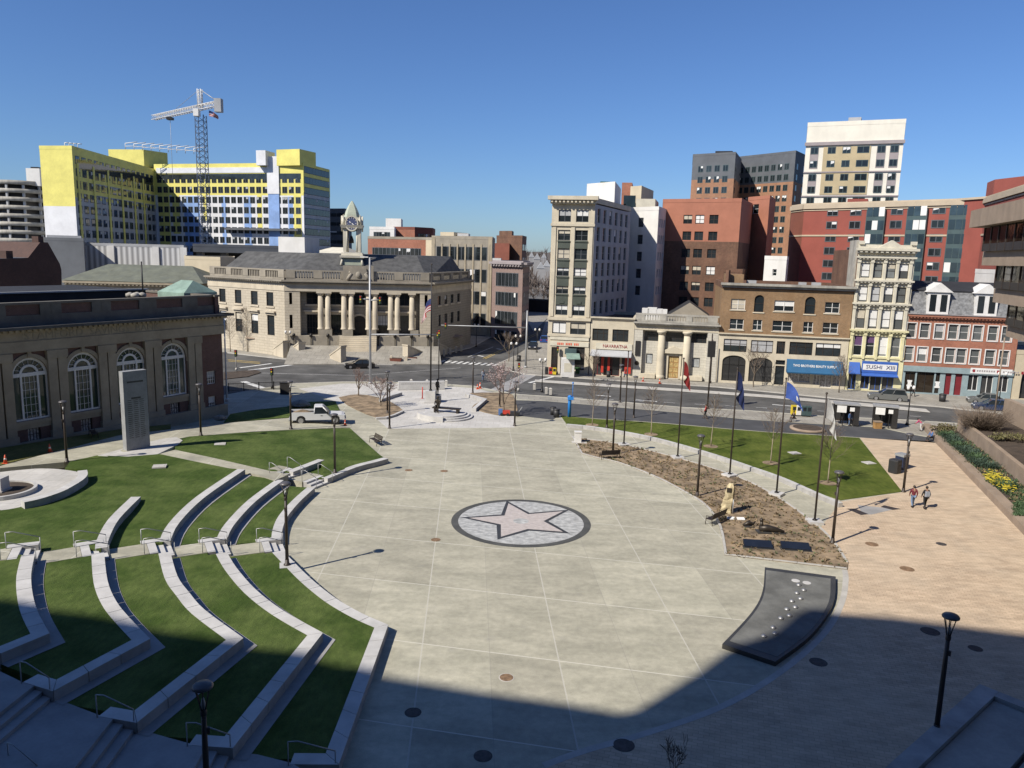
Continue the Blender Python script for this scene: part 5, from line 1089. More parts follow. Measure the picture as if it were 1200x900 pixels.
def reg(hs, ww=None):
    n = len(hs); a = sum(h[2] for h in hs)/n; b = sum(h[3] for h in hs)/n; ww = ww or sum(h[1]-h[0] for h in hs)/n; return [((h[0]+h[1]-ww)/2, (h[0]+h[1]+ww)/2, a, b) for h in hs]
lsU = reg(lsU); lsL = reg(lsL); stp = lsU[1][0]-lsU[0][0]
lsU = [(lsU[0][0]-stp, lsU[0][1]-stp, *lsU[0][2:])] + lsU; lsL = [(lsL[0][0]-stp, lsL[0][1]-stp, *lsL[0][2:])] + lsL
mb.wall(lw.A, lw.B, base, zco-1.9, lsU + lsL, .3); T_.add(mb, 'wall', 'ashlar')
rsU = [rw_.hole(Qx(x-7), Qy(y-28), Qx(x+7), Qy(y+28)) for x, y in ((1008,278),(1050,276),(1090,274),(1131,272))]; rsL = [rw_.hole(Qx(x-6), Qy(y-35), Qx(x+6), Qy(y+35)) for x, y in ((1008,404),(1050,400),(1090,396),(1131,392))]
rsU = reg(rsU, 1.7); rsL = reg(rsL, 1.7)
mb = T_.mbd(); mb.wall(ri.A, ri.B, base, zco-1.9, hU + hL + [dr], .35); arch(T_, mb, ri, dr[0], dr[1], dr[3]-1.2, dr[3], .35); mb.wall(rw_.A, rw_.B, base, zco-1.9, rsU+rsL, .3); mb.wall(bk.A, bk.B, base, zco-1.9); mb.face([w.P(uL,zco-1.9,0), w.P(uR,zco-1.9,0), w.P(uR,zco-1.9,rec), w.P(uL,zco-1.9,rec)][::-1]); T_.add(mb, 'shaded_wall', 'ashlar_shaded')
T_.windows(ri, hU, 'pairdh', 'bronze_paint', bl=.3); T_.windows(ri, hL, 'grid', 'bronze_paint', bl=.1); T_.windows(lw, lsU, 'dh', 'bronze_paint', bl=.2); T_.windows(lw, lsL, 'dh', 'bronze_paint', bl=1); T_.windows(rw_, rsU, 'dh', 'bronze_paint', bl=.1); T_.windows(rw_, rsL, 'dh', 'bronze_paint', bl=.1)
mb = T_.mbd(); mb.face([ri.P(dr[0],dr[2],.3), ri.P(dr[1],dr[2],.3), ri.P(dr[1],dr[3],.3), ri.P(dr[0],dr[3],.3)]); d_ = T_.add(mb, 'door', 'storefront_dark'); mb = T_.mbd(); lbox(mb, ri, Hw[2]-.06, Hw[2]+.06, .22, .29, dr[2], dr[3]-1.2); lbox(mb, ri, dr[0], dr[1], .2, .295, dr[3]-1.3, dr[3]-1.15); T_.add(mb, 'door_frame', 'bronze_paint', d_)
for hs, W_ in ((hU, ri), (lsU, lw), (rsU, rw_)):
    for h in hs: mb = T_.mbd(); lbox(mb, W_, h[0]-.25, h[1]+.25, -.14, .02, h[2]-.3, h[2]-.02); T_.add(mb, 'sill', 'limestone')
for h in hL + lsL:
    mb = T_.mbd(); W_ = ri if h in hL else lw; lbox(mb, W_, h[0]-.45, h[1]+.45, -.45, .02, h[3]+.45, h[3]+.75); lbox(mb, W_, h[0]-.3, h[1]+.3, -.12, .02, h[3]+.02, h[3]+.44); T_.add(mb, 'window_hood', 'limestone')
mb = T_.mbd(); arc_bar(mb, ri, Hw[2], dr[3]-1.2, 1.2, 1.55, -.12, .02); T_.add(mb, 'door_arch', 'limestone')
zcb, zct = ri.z(430,Qy(468)), zco-1.9
for x in (248,295,398,445,555,597,697,740,833):
    u_ = w.u(Qx(x), 365); p = w.P(u_, 0, .55); mb = T_.mbd(); mb.lathe([(.62,zcb),(.62,zcb+.15),(.52,zcb+.35),(.50,zcb+.4),(.49,zcb+2.5),(.42,zct-.75)], 18, (p.x,p.y,0)); mb.lathe([(.44,zct-.74),(.5,zct-.6),(.62,zct-.32),(.62,zct-.3)], 18, (p.x,p.y,0)); lbox(mb, w, u_-.66, u_+.66, -.1, 1.2, zct-.298, zct); T_.add(mb, 'column', 'limestone')
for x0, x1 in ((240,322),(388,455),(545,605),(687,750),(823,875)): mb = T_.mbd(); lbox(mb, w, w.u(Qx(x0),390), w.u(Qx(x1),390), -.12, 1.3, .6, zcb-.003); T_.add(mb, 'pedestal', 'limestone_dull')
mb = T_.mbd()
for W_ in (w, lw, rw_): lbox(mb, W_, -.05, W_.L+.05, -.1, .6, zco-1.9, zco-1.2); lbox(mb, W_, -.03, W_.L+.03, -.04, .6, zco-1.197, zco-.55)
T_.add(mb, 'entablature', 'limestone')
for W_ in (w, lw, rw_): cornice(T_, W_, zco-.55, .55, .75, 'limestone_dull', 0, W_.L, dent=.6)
mb = T_.mbd()
for W_ in (lw, w, rw_):
    n = max(3, int(W_.L/5))
    lbox(mb, W_, .3, W_.L-.3, .25, .7, zco, zco+.35); lbox(mb, W_, .3, W_.L-.3, .22, .73, ztop-.25, ztop)
    for i in range(n+1):
        u_ = .3 + (W_.L-2.1)*i/n; lbox(mb, W_, u_, u_+1.5, .2, .75, zco+.353, ztop-.253)
    for i in range(int(W_.L/.45)): lbox(mb, W_, .4+i*.45, .6+i*.45, .35, .6, zco+.353, ztop-.253)
T_.add(mb, 'balustrade', 'limestone_dull')
mb = T_.mbd(); e = [lw.P(1.2,zco+.3,1.0), w.P(1.0,zco+.3,1.0), rw_.P(1.0,zco+.3,1.0), rw_.P(rw_.L-1,zco+.3,1.0)]; zr = w.z(400, 299)+.2
lr = Vector((-52,150,zr)); r1 = Vector((-36.5,143.5,zr)); r2 = Vector((-18.5,146.5,zr)); rr = Vector((-13,158,zr))
mb.face((e[0], e[1], r1, lr)); mb.face((e[1], e[2], r2, r1)); mb.face((e[2], e[3], rr, r2)); b0_ = Vector((-48,158,zco)); mb.face((lr, r1, r2, rr, Vector((-20,168,zr)), Vector((-45,165,zr)))); mb.face((e[0], lr, Vector((-45,165,zr)), Vector((-50,160,zco+.3)))); T_.add(mb, 'roof', 'slate')
mb = T_.mbd(); p = at(225+0,300,152) if False else at(268,293,152)
mb.prism([(-45.5,149.5),(-40,147.8),(-38.5,153),(-44,154.7)], zr-.3, w.z(265,290)+2.3); T_.add(mb, 'roof_house', 'white_render')
# clock tower
tp = at(413, 290, 145.5); tz0 = zr - 1.2
def TY(y): return at(413, y, 145.5).z
mb = T_.mbd(); az = w.rz; Rm = Matrix.Translation(Vector((tp.x,tp.y,0)) - T_.o) @ Matrix.Rotation(az, 4, 'Z') @ Matrix.Diagonal((.84,.84,1,1)); mb.T = Rm
def sq(mb, r0, za, r1, zb, m=0): mb.loft([[(-r0,-r0,za),(r0,-r0,za),(r0,r0,za),(-r0,r0,za)],[(-r1,-r1,zb),(r1,-r1,zb),(r1,r1,zb),(-r1,r1,zb)]], m)
sq(mb, 2.6, ztop-2, 2.6, TY(312)); T_.add(mb, 'tower_base', 'limestone_dull')
mb = T_.mbd(); mb.T = Rm; sq(mb, 2.1, TY(312), 1.95, TY(302)); T_.add(mb, 'tower_drum', 'mint_paint')
mb = T_.mbd(); mb.T = Rm
for sx in (-1,1):
    for sy in (-1,1):
        for o_ in ((1.85,1.2),(1.2,1.85)):
            x, y = sx*o_[0], sy*o_[1]; mb.tube([(x*.9,y*.9,TY(295.5)),(x*.9,y*.9,TY(268))], [.24,.2], 10)
        mb.tube([(sx*2.3,sy*2.3,TY(311)),(sx*2.0,sy*2.0,TY(302.5))], [.3,.22], 6); mb.box(sx*1.5-.35,sy*1.5-.35,TY(295.5),sx*1.5+.35,sy*1.5+.35,TY(268))
sq(mb, 2.55, TY(302), 2.6, TY(299.5)); sq(mb, 2.3, TY(299.4), 2.2, TY(296)); sq(mb, 2.2, TY(267.9), 2.45, TY(264)); sq(mb, 1.7, TY(263.9), 1.65, TY(255))
for sx in (-1,1):
    for sy in (-1,1): mb.lathe([(.3,TY(263.9)),(.33,TY(258)),(.12,TY(255)),(.05,TY(252))], 8, (sx*1.75,sy*1.75,0))
T_.add(mb, 'belfry', 'cream_paint')
rc = (TY(253.5)-TY(271))/2; zc_ = (TY(253.5)+TY(271))/2
for a in (0, 1, 2, 3):
    ck = MB(); ck.T = Rm @ Matrix.Rotation(a*math.pi/2, 4, 'Z') @ Matrix.Translation((0,-2.05,zc_)) @ Matrix.Rotation(math.pi/2, 4, 'X'); ck.lathe([(rc*.86,0),(rc*.86,.16)], 28); f = T_.add(ck, 'clock', 'clock_face')
    ck = MB(); ck.T = Rm @ Matrix.Rotation(a*math.pi/2, 4, 'Z') @ Matrix.Translation((0,-2.0,zc_)) @ Matrix.Rotation(math.pi/2, 4, 'X')
    n = 28
    for i in range(n):
        t0, t1 = 2*math.pi*i/n, 2*math.pi*(i+1)/n; q = lambda r, t, z: (r*math.cos(t), r*math.sin(t), z)
        ck.loft([[q(rc*.86,t0,0), q(rc*1.05,t0,0), q(rc*1.05,t0,.3), q(rc*.86,t0,.3)],[q(rc*.86,t1,0), q(rc*1.05,t1,0), q(rc*1.05,t1,.3), q(rc*.86,t1,.3)]], cap=False)
    T_.add(ck, 'clock_ring', 'cream_paint', f)
    ck = MB(); ck.T = Rm @ Matrix.Rotation(a*math.pi/2, 4, 'Z') @ Matrix.Translation((0,-2.23,zc_)) @ Matrix.Rotation(math.pi/2, 4, 'X')
    for i in range(12): t = 2*math.pi*i/12; ck.tube([(rc*.62*math.cos(t), rc*.62*math.sin(t), 0), (rc*.78*math.cos(t), rc*.78*math.sin(t), 0)], .045, 4)
    ck.tube([(0,0,.02),(rc*.62*math.cos(-.5), rc*.62*math.sin(-.5), .02)], .07, 4); ck.tube([(0,0,.03),(rc*.42*math.cos(2.6), rc*.42*math.sin(2.6), .03)], .08, 4); T_.add(ck, 'clock_hands', 'white_paint', f)
mb = T_.mbd(); mb.T = Rm; lps = []
for i in range(9):
    t = i/8; r = 1.75*(1-t**1.7)*.93 + .12; z = TY(257) + (TY(235.5)-TY(257))*t; lps.append([(r*cx_, r*cy_, z) for cx_, cy_ in ((-.95,-.6),(-.6,-.95),(.6,-.95),(.95,-.6),(.95,.6),(.6,.95),(-.6,.95),(-.95,.6))])
mb.loft(lps); T_.add(mb, 'dome', 'mint_paint')
mb = T_.mbd(); mb.T = Rm; mb.lathe([(.55,TY(285)),(.5,TY(281)),(.25,TY(277)),(.1,TY(276))], 12, (-.2,-.3,0)); T_.add(mb, 'bell', 'bronze')
mb = T_.mbd(); cxx = w.u(420,320)
lbox(mb, w, cxx-2.6, cxx+2.6, -.1, .9, zco+.01, ztop+.9); lbox(mb, w, cxx-1.4, cxx+1.4, -.35, -.05, zco+.3, ztop+.5); mb.ball(tuple(w.P(cxx, zco+1.1, -.3)), .5, 12, 8, 0, (1,.6,1.2)); T_.add(mb, 'crest', 'limestone_dull')
for u_ in (-1.9, 1.9): mb = T_.mbd(); mb.ball(tuple(w.P(cxx+u_*.75, zco+1.5, -.2)), .24, 10, 7); mb.tube([w.P(cxx+u_,zco+.2,-.2), w.P(cxx+u_*.6,zco+1.4,-.2)], .3, 8); T_.add(mb, 'carved_figure', 'limestone_dull')
# sloping forecourt of the hall
te = empty('hall_forecourt', (C.x,C.y,0), 'pale paved forecourt rising in shallow steps from the street to the town hall', 'forecourt'); zf_ = 2.1; n_s = 12
mb = MB(); mb.T = Matrix.Translation(Vector((-C.x,-C.y,0)))
for a_, e_ in ((1.0, w.L+1.5),):
    mb.loft([[w.P(a_,-.2,-.4), w.P(a_,-.2,-9.2), w.P(a_,.02,-9.2), w.P(a_,zf_,-.9), w.P(a_,zf_,-.4)],[w.P(e_,-.2,-.4), w.P(e_,-.2,-8.2), w.P(e_,.02,-8.2), w.P(e_,zf_,-.9), w.P(e_,zf_,-.4)]])
mb.build('paving', 'sidewalk', te)
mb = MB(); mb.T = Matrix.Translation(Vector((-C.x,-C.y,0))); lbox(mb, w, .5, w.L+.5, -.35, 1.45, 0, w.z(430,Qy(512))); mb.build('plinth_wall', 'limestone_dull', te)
ud = w.u(Qx(490),395); zt_ = w.z(430,Qy(512))
for i in range(8):
    mb = MB(); mb.T = Matrix.Translation(Vector((-C.x,-C.y,0))); zs_ = zf_ - .9 + (zt_ - zf_ + .9)*(i+1)/8; mb.prism([w.P(ud-3.2,0,-.355-.42*(8-i)), w.P(ud+3.2,0,-.355-.42*(8-i)), w.P(ud+3.2,0,-.355), w.P(ud-3.2,0,-.355)], 0, zs_); mb.build('step', 'limestone', te)
for i in range(9):
    p_ = w.P(1.5+i*(w.L-2)/8, 0, -.5)
    if abs(1.5+i*(w.L-2)/8-ud) > 3.4: mb = MB(); mb.T = Matrix.Translation(Vector((-C.x,-C.y,0))); mb.lathe([(.06,zf_),(.06,zf_+1.5),(.3,zf_+1.55),(.25,zf_+2.0),(.05,zf_+2.1)], 8, (p_.x,p_.y,0)); mb.build('urn_post', 'black_metal', te)
def cheek(xs, ys, label):      # sloping stair cheek: back-top and front-bottom points in the photo
    b = g(xs[0], ys[0], 3.0); f = g(xs[1], ys[1], 1.2); d = V2(f)-V2(b); d = d/d.length; n = Vector((d.y,-d.x))*.62; mb = MB(); b, f = V2(b), V2(f); o_ = b
    A_ = [(b-n, 0), (b+n, 0), (b+n, 2.75), (b-n, 2.75)]; F_ = [(f-n, 0), (f+n, 0), (f+n, 1.05), (f-n, 1.05)]
    q = empty('stair_cheek', (b.x,b.y,0), label, 'stair wall', 'stair walls of the town hall'); mb.T = Matrix.Translation((-b.x,-b.y,0)); mb.loft([[Vector((p.x,p.y,z)) for p,z in A_],[Vector((p.x,p.y,z)) for p,z in F_]]); mb.build('wall', 'limestone', q)
    mb = MB(); mb.T = Matrix.Translation((-b.x,-b.y,0)); n2 = n*1.12; e1 = f + d*.1; b1 = b - d*.1; mb.loft([[Vector((p.x,p.y,z)) for p,z in ((b1-n2,2.77),(b1+n2,2.77),(b1+n2,3.0),(b1-n2,3.0))],[Vector((p.x,p.y,z)) for p,z in ((e1-n2,1.07),(e1+n2,1.07),(e1+n2,1.3),(e1-n2,1.3))]]); mb.build('coping', 'limestone', q)
cheek((Qx(30),Qx(-30)),(Qy(540),Qy(590)),'sloping stair wall at the far left of the hall, half in shade'); cheek((Qx(130),Qx(70)),(Qy(548),Qy(600)),'sloping sunlit stair wall left of the hall entrance, outer one'); cheek((Qx(395),Qx(325)),(Qy(572),Qy(632)),'sloping sunlit stair wall left of the arched door, inner one'); cheek((Qx(790),Qx(895)),(Qy(565),Qy(618)),'sloping stair wall right of the arched door'); cheek((Qx(950),Qx(1050)),(Qy(530),Qy(585)),'sloping stair wall at the right end of the hall')
for i, (x, y) in enumerate(((350,652),(70,640),(870,655),(998,640),(1038,630),(1078,618),(1115,608),(1148,598),(797,672),(700,672),(910,560),(940,570))):
    q = g(Qx(x), Qy(y)+2); o = empty('bollard', (q.x,q.y,0), f'pale bollard of the town hall, {["below the inner left stair wall","below the outer left stair wall","below the right stair wall","first of the row along the side street","second of the row along the side street","third of the row along the side street","fourth of the row along the side street","last of the row along the side street","beside the right red planter","beside the left red planter","by the right wing stair, left one","by the right wing stair, right one"][i]}', 'bollard', 'pale bollards of the town hall'); MB().lathe([(.26,0),(.26,1.05)], 4, smooth=False).build('shaft', 'limestone', o, None, .785); MB().lathe([(.3,1.052),(.3,1.15),(.12,1.25)], 4, smooth=False).build('cap', 'limestone', o, None, .785)
for x, y, lb in ((730,672,'dark red planter box in front of the hall, left one'),(828,665,'dark red planter box in front of the hall, right one')):
    q = g(Qx(x), Qy(y)+2); o = empty('planter_box', (q.x,q.y,0), lb, 'planter', 'red planter boxes'); mb = MB(); mb.loft([[(-.8,-.45,0),(.8,-.45,0),(.8,.45,0),(-.8,.45,0)],[(-1,-.55,.8),(1,-.55,.8),(1,.55,.8),(-1,.55,.8)]]); mb.build('box', 'dark_red_brick', o); mb = MB(); mb.box(-.93,-.5,.8,.93,.5,.84); mb.build('soil', 'soil', o)
q = g(Qx(468), Qy(545), 1.3); o = empty('white_fountain', (q.x,q.y,1.0), 'low white tiered fountain before the arched door of the hall', 'fountain'); MB().lathe([(2.6,0),(2.5,.8),(2.2,.85)], 20).build('basin', 'white_paint', o); MB().lathe([(1.4,.85),(1.2,1.35),(.5,1.4),(.4,1.9),(.1,2.0)], 16).build('tier', 'white_paint', o)
q = g(Qx(640), Qy(565), 1.5); o = empty('statue', (q.x,q.y,1.2), 'dark bronze group on a plinth right of the hall door', 'statue'); mb = MB(); mb.box(-1.2,-.6,0,1.2,.6,.9); mb.build('plinth', 'limestone_dull', o); mb = MB(); mb.tube([(-.9,0,.9),(-.6,0,1.6),(-.5,0,2.3)], [.4,.35,.2], 8); mb.tube([(.7,0,.9),(.6,0,1.7),(.55,.05,2.5)], [.45,.35,.2], 8); mb.ball((-.5,0,2.5),.2); mb.ball((.55,.05,2.7),.2); mb.build('figures', 'bronze', o)
def umbrella(x, y, r, h, label, z=0):
    q = g(x,y,z); o = empty('patio_umbrella', (q.x,q.y,z), label, 'umbrella', 'brown patio umbrellas'); MB().tube([(0,0,0),(0,0,h)], .05, 6).build('pole', 'black_metal', o); MB().lathe([(r,h*.78),(r*.98,h*.84),(r*.5,h*.95),(.02,h*1.05)], 8, smooth=False, cap=False).build('canopy', 'brown_concrete', o); MB().lathe([(.4,0),(.4,.1)], 10).build('base', 'cast_iron', o)
umbrella(304,411,2.6,3.1,'brown patio umbrella beside the hall, right one'); umbrella(277,406,2.3,3.1,'brown patio umbrella beside the hall, left one'); umbrella(529,408,2.4,3.0,'brown patio umbrella in the shade at the right end of the hall')
fa = g(266,404); fb = g(322,411); o = empty('patio_screen', (fa.x,fa.y,0), 'dark fabric patio screen along the lit side of the hall', 'fence', rz=math.atan2(fb.y-fa.y,fb.x-fa.x)); L_ = (fb-fa).length
for i in range(7): mb = MB(); mb.box(L_*i/6-.06,1.9,0,L_*i/6+.06,2.02,1.7); mb.build('post', 'black_metal', o)
mb = MB(); mb.box(0,1.94,.15,L_,1.98,1.55); mb.build('screen', 'storefront_dark', o)
# ---------------------------------------------------------------- the row across the street
RA = Vector((5.3,122.6)); RB = Vector((71.6,109.0)); RW = Wl(RA, RB)
def rowp(px, py=440): return RW.P(RW.u(px, py), 0)
# --- white corner tower
a = rowp(640.5,437); b = rowp(689,440); back = Vector((20.5,141)); bl_ = Vector((a.x+8.5, a.y+21))
F_ = Bld('corner_tower', 'slim pale seven storey corner tower with heavy cornice', 'office building', a); w = Wl(a, b); sw = Wl(b, back); kw = Wl(back, bl_); lw = Wl(bl_, a)
X4 = lambda x: 600+x/4; Y4 = lambda y: 160+y/4          # zoom sheets
ztop = w.z(672,232); H = []
fl = [(438,487),(525,575),(615,655),(702,738),(790,838)]
pL, pR = (0.16, .45), (.57, .86)
zr = lambda y: w.z(668, Y4(y))
for ya, yb in fl:
    for f0, f1 in (pL, pR): H.append((w.L*f0, w.L*f1, zr(yb), zr(ya)))
Ht = [(w.L*f0, w.L*f1, zr(400), zr(343)) for f0, f1 in (pL, pR)]; H2 = [(w.L*.10, w.L*.43, w.z(666,391.5), w.z(666,378)), (w.L*.53, w.L*.90, w.z(666,391.5), w.z(666,378))]
zs1 = w.z(666,393.5); shop = [(w.L*.10, w.L*.26, .1, 4.2), (w.L*.50, w.L*.90, .7, 4.4)]
mb = F_.mbd(); mb.wall(w.A, w.B, 0, ztop-.9, H+Ht+H2+shop, .3); mb.wall(kw.A, kw.B, 0, ztop-.9); mb.wall(lw.A, lw.B, 0, ztop-.9); F_.add(mb, 'wall', 'flat_stone')
SW = rows([1.5+i*3.3 for i in range(6)], 1.5, [zr(y) for y in (838,738,655,575,487,400)], 2.2); mb = F_.mbd(); mb.wall(sw.A, sw.B, 0, ztop-.9, SW, .25); F_.add(mb, 'side_wall', 'grey_wall'); F_.windows(sw, SW, 'dh', 'grey_wall', bl=.2)
F_.windows(w, H+Ht, 'pairdh', 'charcoal_panel', bl=2); F_.windows(w, H2, 'pair', 'charcoal_panel', bl=3); F_.windows(w, shop, 'grid', 'bronze_paint', 'glass_shop', bl=0)
for i, (ya, yb) in enumerate(fl[:-1]):
    for f0, f1 in (pL, pR):
        mb = F_.mbd(); z1, z0_ = zr(yb), zr(fl[i+1][0]); lbox(mb, w, w.L*f0, w.L*f1, -.05, .05, z0_+.02, z1-.02); lbox(mb, w, w.L*f0-.05, w.L*f1+.05, -.16, -.05, z1-.25, z1-.03)
        if i == 3: lbox(mb, w, w.L*f0+.6, w.L*f1-.6, -.14, -.05, z0_+.25, z0_+.6)
        F_.add(mb, 'spandrel', 'green_spandrel')
mb = F_.mbd()
for f in (.03, .47, .89): lbox(mb, w, w.L*f, w.L*f+w.L*.085, -.15, .05, zr(845), zr(425))
lbox(mb, w, -.1, w.L+.1, -.3, .05, zr(862), zr(848)); lbox(mb, w, -.1, w.L+.1, -.22, .05, zr(420), zr(408)); lbox(mb, w, -.05, w.L+.05, -.18, .05, zs1-.15, zs1+.2); F_.add(mb, 'pilaster_trim', 'flat_stone')
for W_ in (w,): cornice(F_, W_, ztop-.9, 1.15, 1.15, 'flat_stone', -.2, W_.L+.2, dent=.62)
mb = F_.mbd(); lbox(mb, w, .4, w.L-.1, -.12, .02, w.z(666,398.5), zs1-.2); lbox(mb, w, .4, w.L-.1, -.1, .02, 4.45, w.z(666,400.5)); F_.add(mb, 'fascia', 'cream_paint')
mb = F_.mbd()
for i in range(13):
    if i not in (4, 9): lbox(mb, w, w.L*(.24+.04*i), w.L*(.265+.04*i), -.13, -.10, 4.62, w.z(666,400.5)-.18)
F_.add(mb, 'worn_lettering', 'cone_orange')
q = F_.mbd(); lbox(q, w, w.L*.45, w.L*.72, -1.3, -.05, 3.3, 4.15); F_.add(q, 'shop_awning', 'teal_panel')
F_.roof([a, b, back, bl_], ztop-.6, 'gravel_roof', .7, 'flat_stone')
mb = F_.mbd(); mb.prism([at(688,214,141), at(721,211,136), at(728,215,150), at(695,217,152)], ztop-1, at(700,213,137).z); F_.add(mb, 'roof_house', 'white_render')
mb = F_.mbd(); p = at(709,211.5,142); zz_ = at(700,213,137).z; mb.box(p.x-.8,p.y-.3,zz_,p.x+.9,p.y+.4,zz_+.5); F_.add(mb, 'roof_plant', 'bin_green')
# little corner kiosk structure at its foot
q = g(664,441); o = empty('news_kiosk', (q.x,q.y,0), 'small white street kiosk with turquoise awning before the corner tower', 'kiosk'); mb = MB(); mb.box(-.9,-.8,0,1.1,.8,2.9); mb.build('cabin', 'white_paint', o); mb = MB(); mb.loft([[(-.2,-1.5,2.9),(1.9,-1.5,2.9),(1.9,.5,3.5),(-.2,.5,3.5)],[(-.2,-1.5,3.0),(1.9,-1.5,3.0),(1.9,.5,3.6),(-.2,.5,3.6)]]); mb.build('awning', 'copper', o); mb = MB(); mb.box(-.5,-.82,.8,.7,-.8,2.2); mb.build('panel', 'cream_paint', o)
# --- low restaurant
a = rowp(690,440); b = rowp(740.5,441.5); N_ = Bld('restaurant_building', 'low two storey stone restaurant with maroon lettering and grey awning', 'restaurant', a); w = Wl(a, b); dpt = -w.n*14
zt = w.z(716,372.5); Hh = [w.hole(695.5,385,711.5,399.3), w.hole(718.5,386.5,735.5,400.5)]; Hh = reg(Hh, 2.5); shp = [(.6,2.0,.1,3.1),(2.3,4.8,.1,3.1),(5.1,w.L-.5,.8,3.1)]
mb = N_.mbd(); mb.wall(w.A, w.B, 0, zt, Hh+shp, .3); N_.add(mb, 'wall', 'flat_stone'); N_.windows(w, Hh, 'triple', 'bronze_paint', bl=.5); N_.windows(w, shp, 'pair', 'dark_red_door', 'glass_shop', bl=0)
N_.roof([a, b, V2(b)+dpt, V2(a)+dpt], zt-.4, 'black_roof', .5, 'flat_stone'); cornice(N_, w, zt-.3, .4, .35, 'flat_stone', 0, w.L)
mb = N_.mbd(); lbox(mb, w, .9, w.L-.2, -.14, .02, w.z(716,409.5), w.z(716,402.3)); N_.add(mb, 'sign_board', 'cream_paint')
lettering('NAVARATNA', .72, 'sign_red', N_.root, w.P(w.L*.58, (w.z(716,409)+w.z(716,402.5))/2, -.17)-N_.o, w.rz, w.L*.56)
mb = N_.mbd(); A_ = [w.P(.2,3.3,-1.7), w.P(.2,3.45,-1.7), w.P(.2,4.15,-.03), w.P(.2,3.3,-.03)]; E_ = [p + Vector((w.d.x,w.d.y,0))*(w.L-.4) for p in A_]; mb.loft([A_, E_]); N_.add(mb, 'awning', 'grey_wall')
for u_ in (1.9, 2.9, 5.6, 6.2):
    mb = N_.mbd(); lbox(mb, w, u_, u_+.38, -.3, -.12, .6, 3.1); N_.add(mb, 'banner', 'red_paint')
# --- columned bank
a = rowp(741.3,434); b = rowp(838.5,444); K_ = Bld('columned_bank', 'small stone bank with two tall columns, balustrade and wooden door', 'bank', a); w = Wl(a, b); dpt = -w.n*18
x7 = lambda x: 740+x/7.5; y7 = lambda y: 350+y/7.5; zz = lambda y: w.z(790, y7(y))
zt = zz(140); zco = zz(222); zfr = zz(285)
uu = lambda x, y=400: w.u(x7(x), y7(y))
Hh = [(uu(108),uu(240),zz(385),zz(300)), (uu(300),uu(468),zz(385),zz(300)), (uu(525),uu(660),zz(385),zz(300))]
pst = [(uu(133),uu(192),zz(588),zz(498)), (uu(543),uu(612),zz(600),zz(515))]; door = [(uu(322,580),uu(415,580),.15,zz(512))]
mb = K_.mbd(); mb.wall(w.P(uu(95),0,.7), w.P(uu(665),0,.7), 0, zfr, [(h[0]-uu(95),h[1]-uu(95),h[2],h[3]) for h in Hh+pst+door], .3); mb.wall(w.A, w.P(uu(95),0), 0, zfr); mb.wall(w.P(uu(665),0), w.B, 0, zfr); mb.wall(w.P(uu(95),0), w.P(uu(95),0,.7), 0, zfr); mb.wall(w.P(uu(665),0,.7), w.P(uu(665),0), 0, zfr)
e = V2(b)+dpt; f = V2(a)+dpt; mb.wall(w.B, e, 0, zco); mb.wall(e, f, 0, zco); mb.wall(f, w.A, 0, zco); K_.add(mb, 'wall', 'ashlar_white')
wi = Wl(w.P(0,0,.7), w.P(w.L,0,.7)); K_.windows(wi, Hh, 'grid', 'bronze_paint', bl=0); K_.windows(wi, pst, 'fixed', 'black_metal', 'poster', bl=0, name='poster_case')
mb = K_.mbd(); h = door[0]; lbox(mb, wi, h[0], h[1], .1, .28, h[2], h[3]); d_ = K_.add(mb, 'door', 'wood_door'); mb = K_.mbd()
for i in range(2):
    for j in range(4): 
        c0 = h[0]+(h[1]-h[0])*(.06+.48*i); z_ = h[2]+.15+(h[3]-h[2]-.2)*j/4; lbox(mb, wi, c0, c0+(h[1]-h[0])*.4, .07, .1, z_, z_+(h[3]-h[2])*.19)
K_.add(mb, 'door_panel', 'wood_carved', d_)
mb = K_.mbd(); c = (h[0]+h[1])/2; zd = h[3]; lbox(mb, wi, h[0]-.35, h[0]-.02, -.2, .05, .1, zd+.5); lbox(mb, wi, h[1]+.02, h[1]+.35, -.2, .05, .1, zd+.5); lbox(mb, wi, h[0]-.6, h[1]+.6, -.55, .05, zd+.5, zd+.75)
for y_ in (-.55,): mb.loft([[wi.P(c-2.1,zd+.755,y_), wi.P(c+2.1,zd+.755,y_), wi.P(c,zd+1.6,y_)],[wi.P(c-2.1,zd+.755,.02), wi.P(c+2.1,zd+.755,.02), wi.P(c,zd+1.6,.02)]])
for x0, x1 in ((88,222),(495,640)): lbox(mb, wi, uu(x0), uu(x1), -1.2, .02, .1, .75)
K_.add(mb, 'door_surround', 'flat_stone')
for x in (262, 488):
    p = w.P(uu(x), 0, .25); mb = K_.mbd(); mb.lathe([(.75,.0),(.75,.5),(.62,.62),(.6,.7),(.57,3),(.5,zfr-.7)], 20, (p.x,p.y,0)); mb.lathe([(.52,zfr-.69),(.6,zfr-.4),(.78,zfr-.25),(.78,zfr-.01)], 16, (p.x,p.y,0)); K_.add(mb, 'column', 'flat_stone')
mb = K_.mbd(); lbox(mb, w, -.02, w.L+.02, -.06, 1, zfr+.005, zco-.3); K_.add(mb, 'entablature', 'flat_stone'); cornice(K_, w, zco-.3, .45, .7, 'old_stone', 0, w.L, dent=.5)
mb = K_.mbd(); lbox(mb, w, .1, w.L-.1, .25, .75, zco+.16, zco+.4); lbox(mb, w, .05, w.L-.05, .2, .8, zt-.25, zt)
for x0, x1 in ((5,110),(245,305),(480,535),(672,760)): lbox(mb, w, max(.05,uu(x0,180)), min(w.L-.05,uu(x1,180)), .22, .78, zco+.403, zt-.253)
for i in range(int(w.L/.4)): lbox(mb, w, .2+i*.4, .38+i*.4, .35, .6, zco+.403, zt-.253)
K_.add(mb, 'balustrade', 'old_stone')
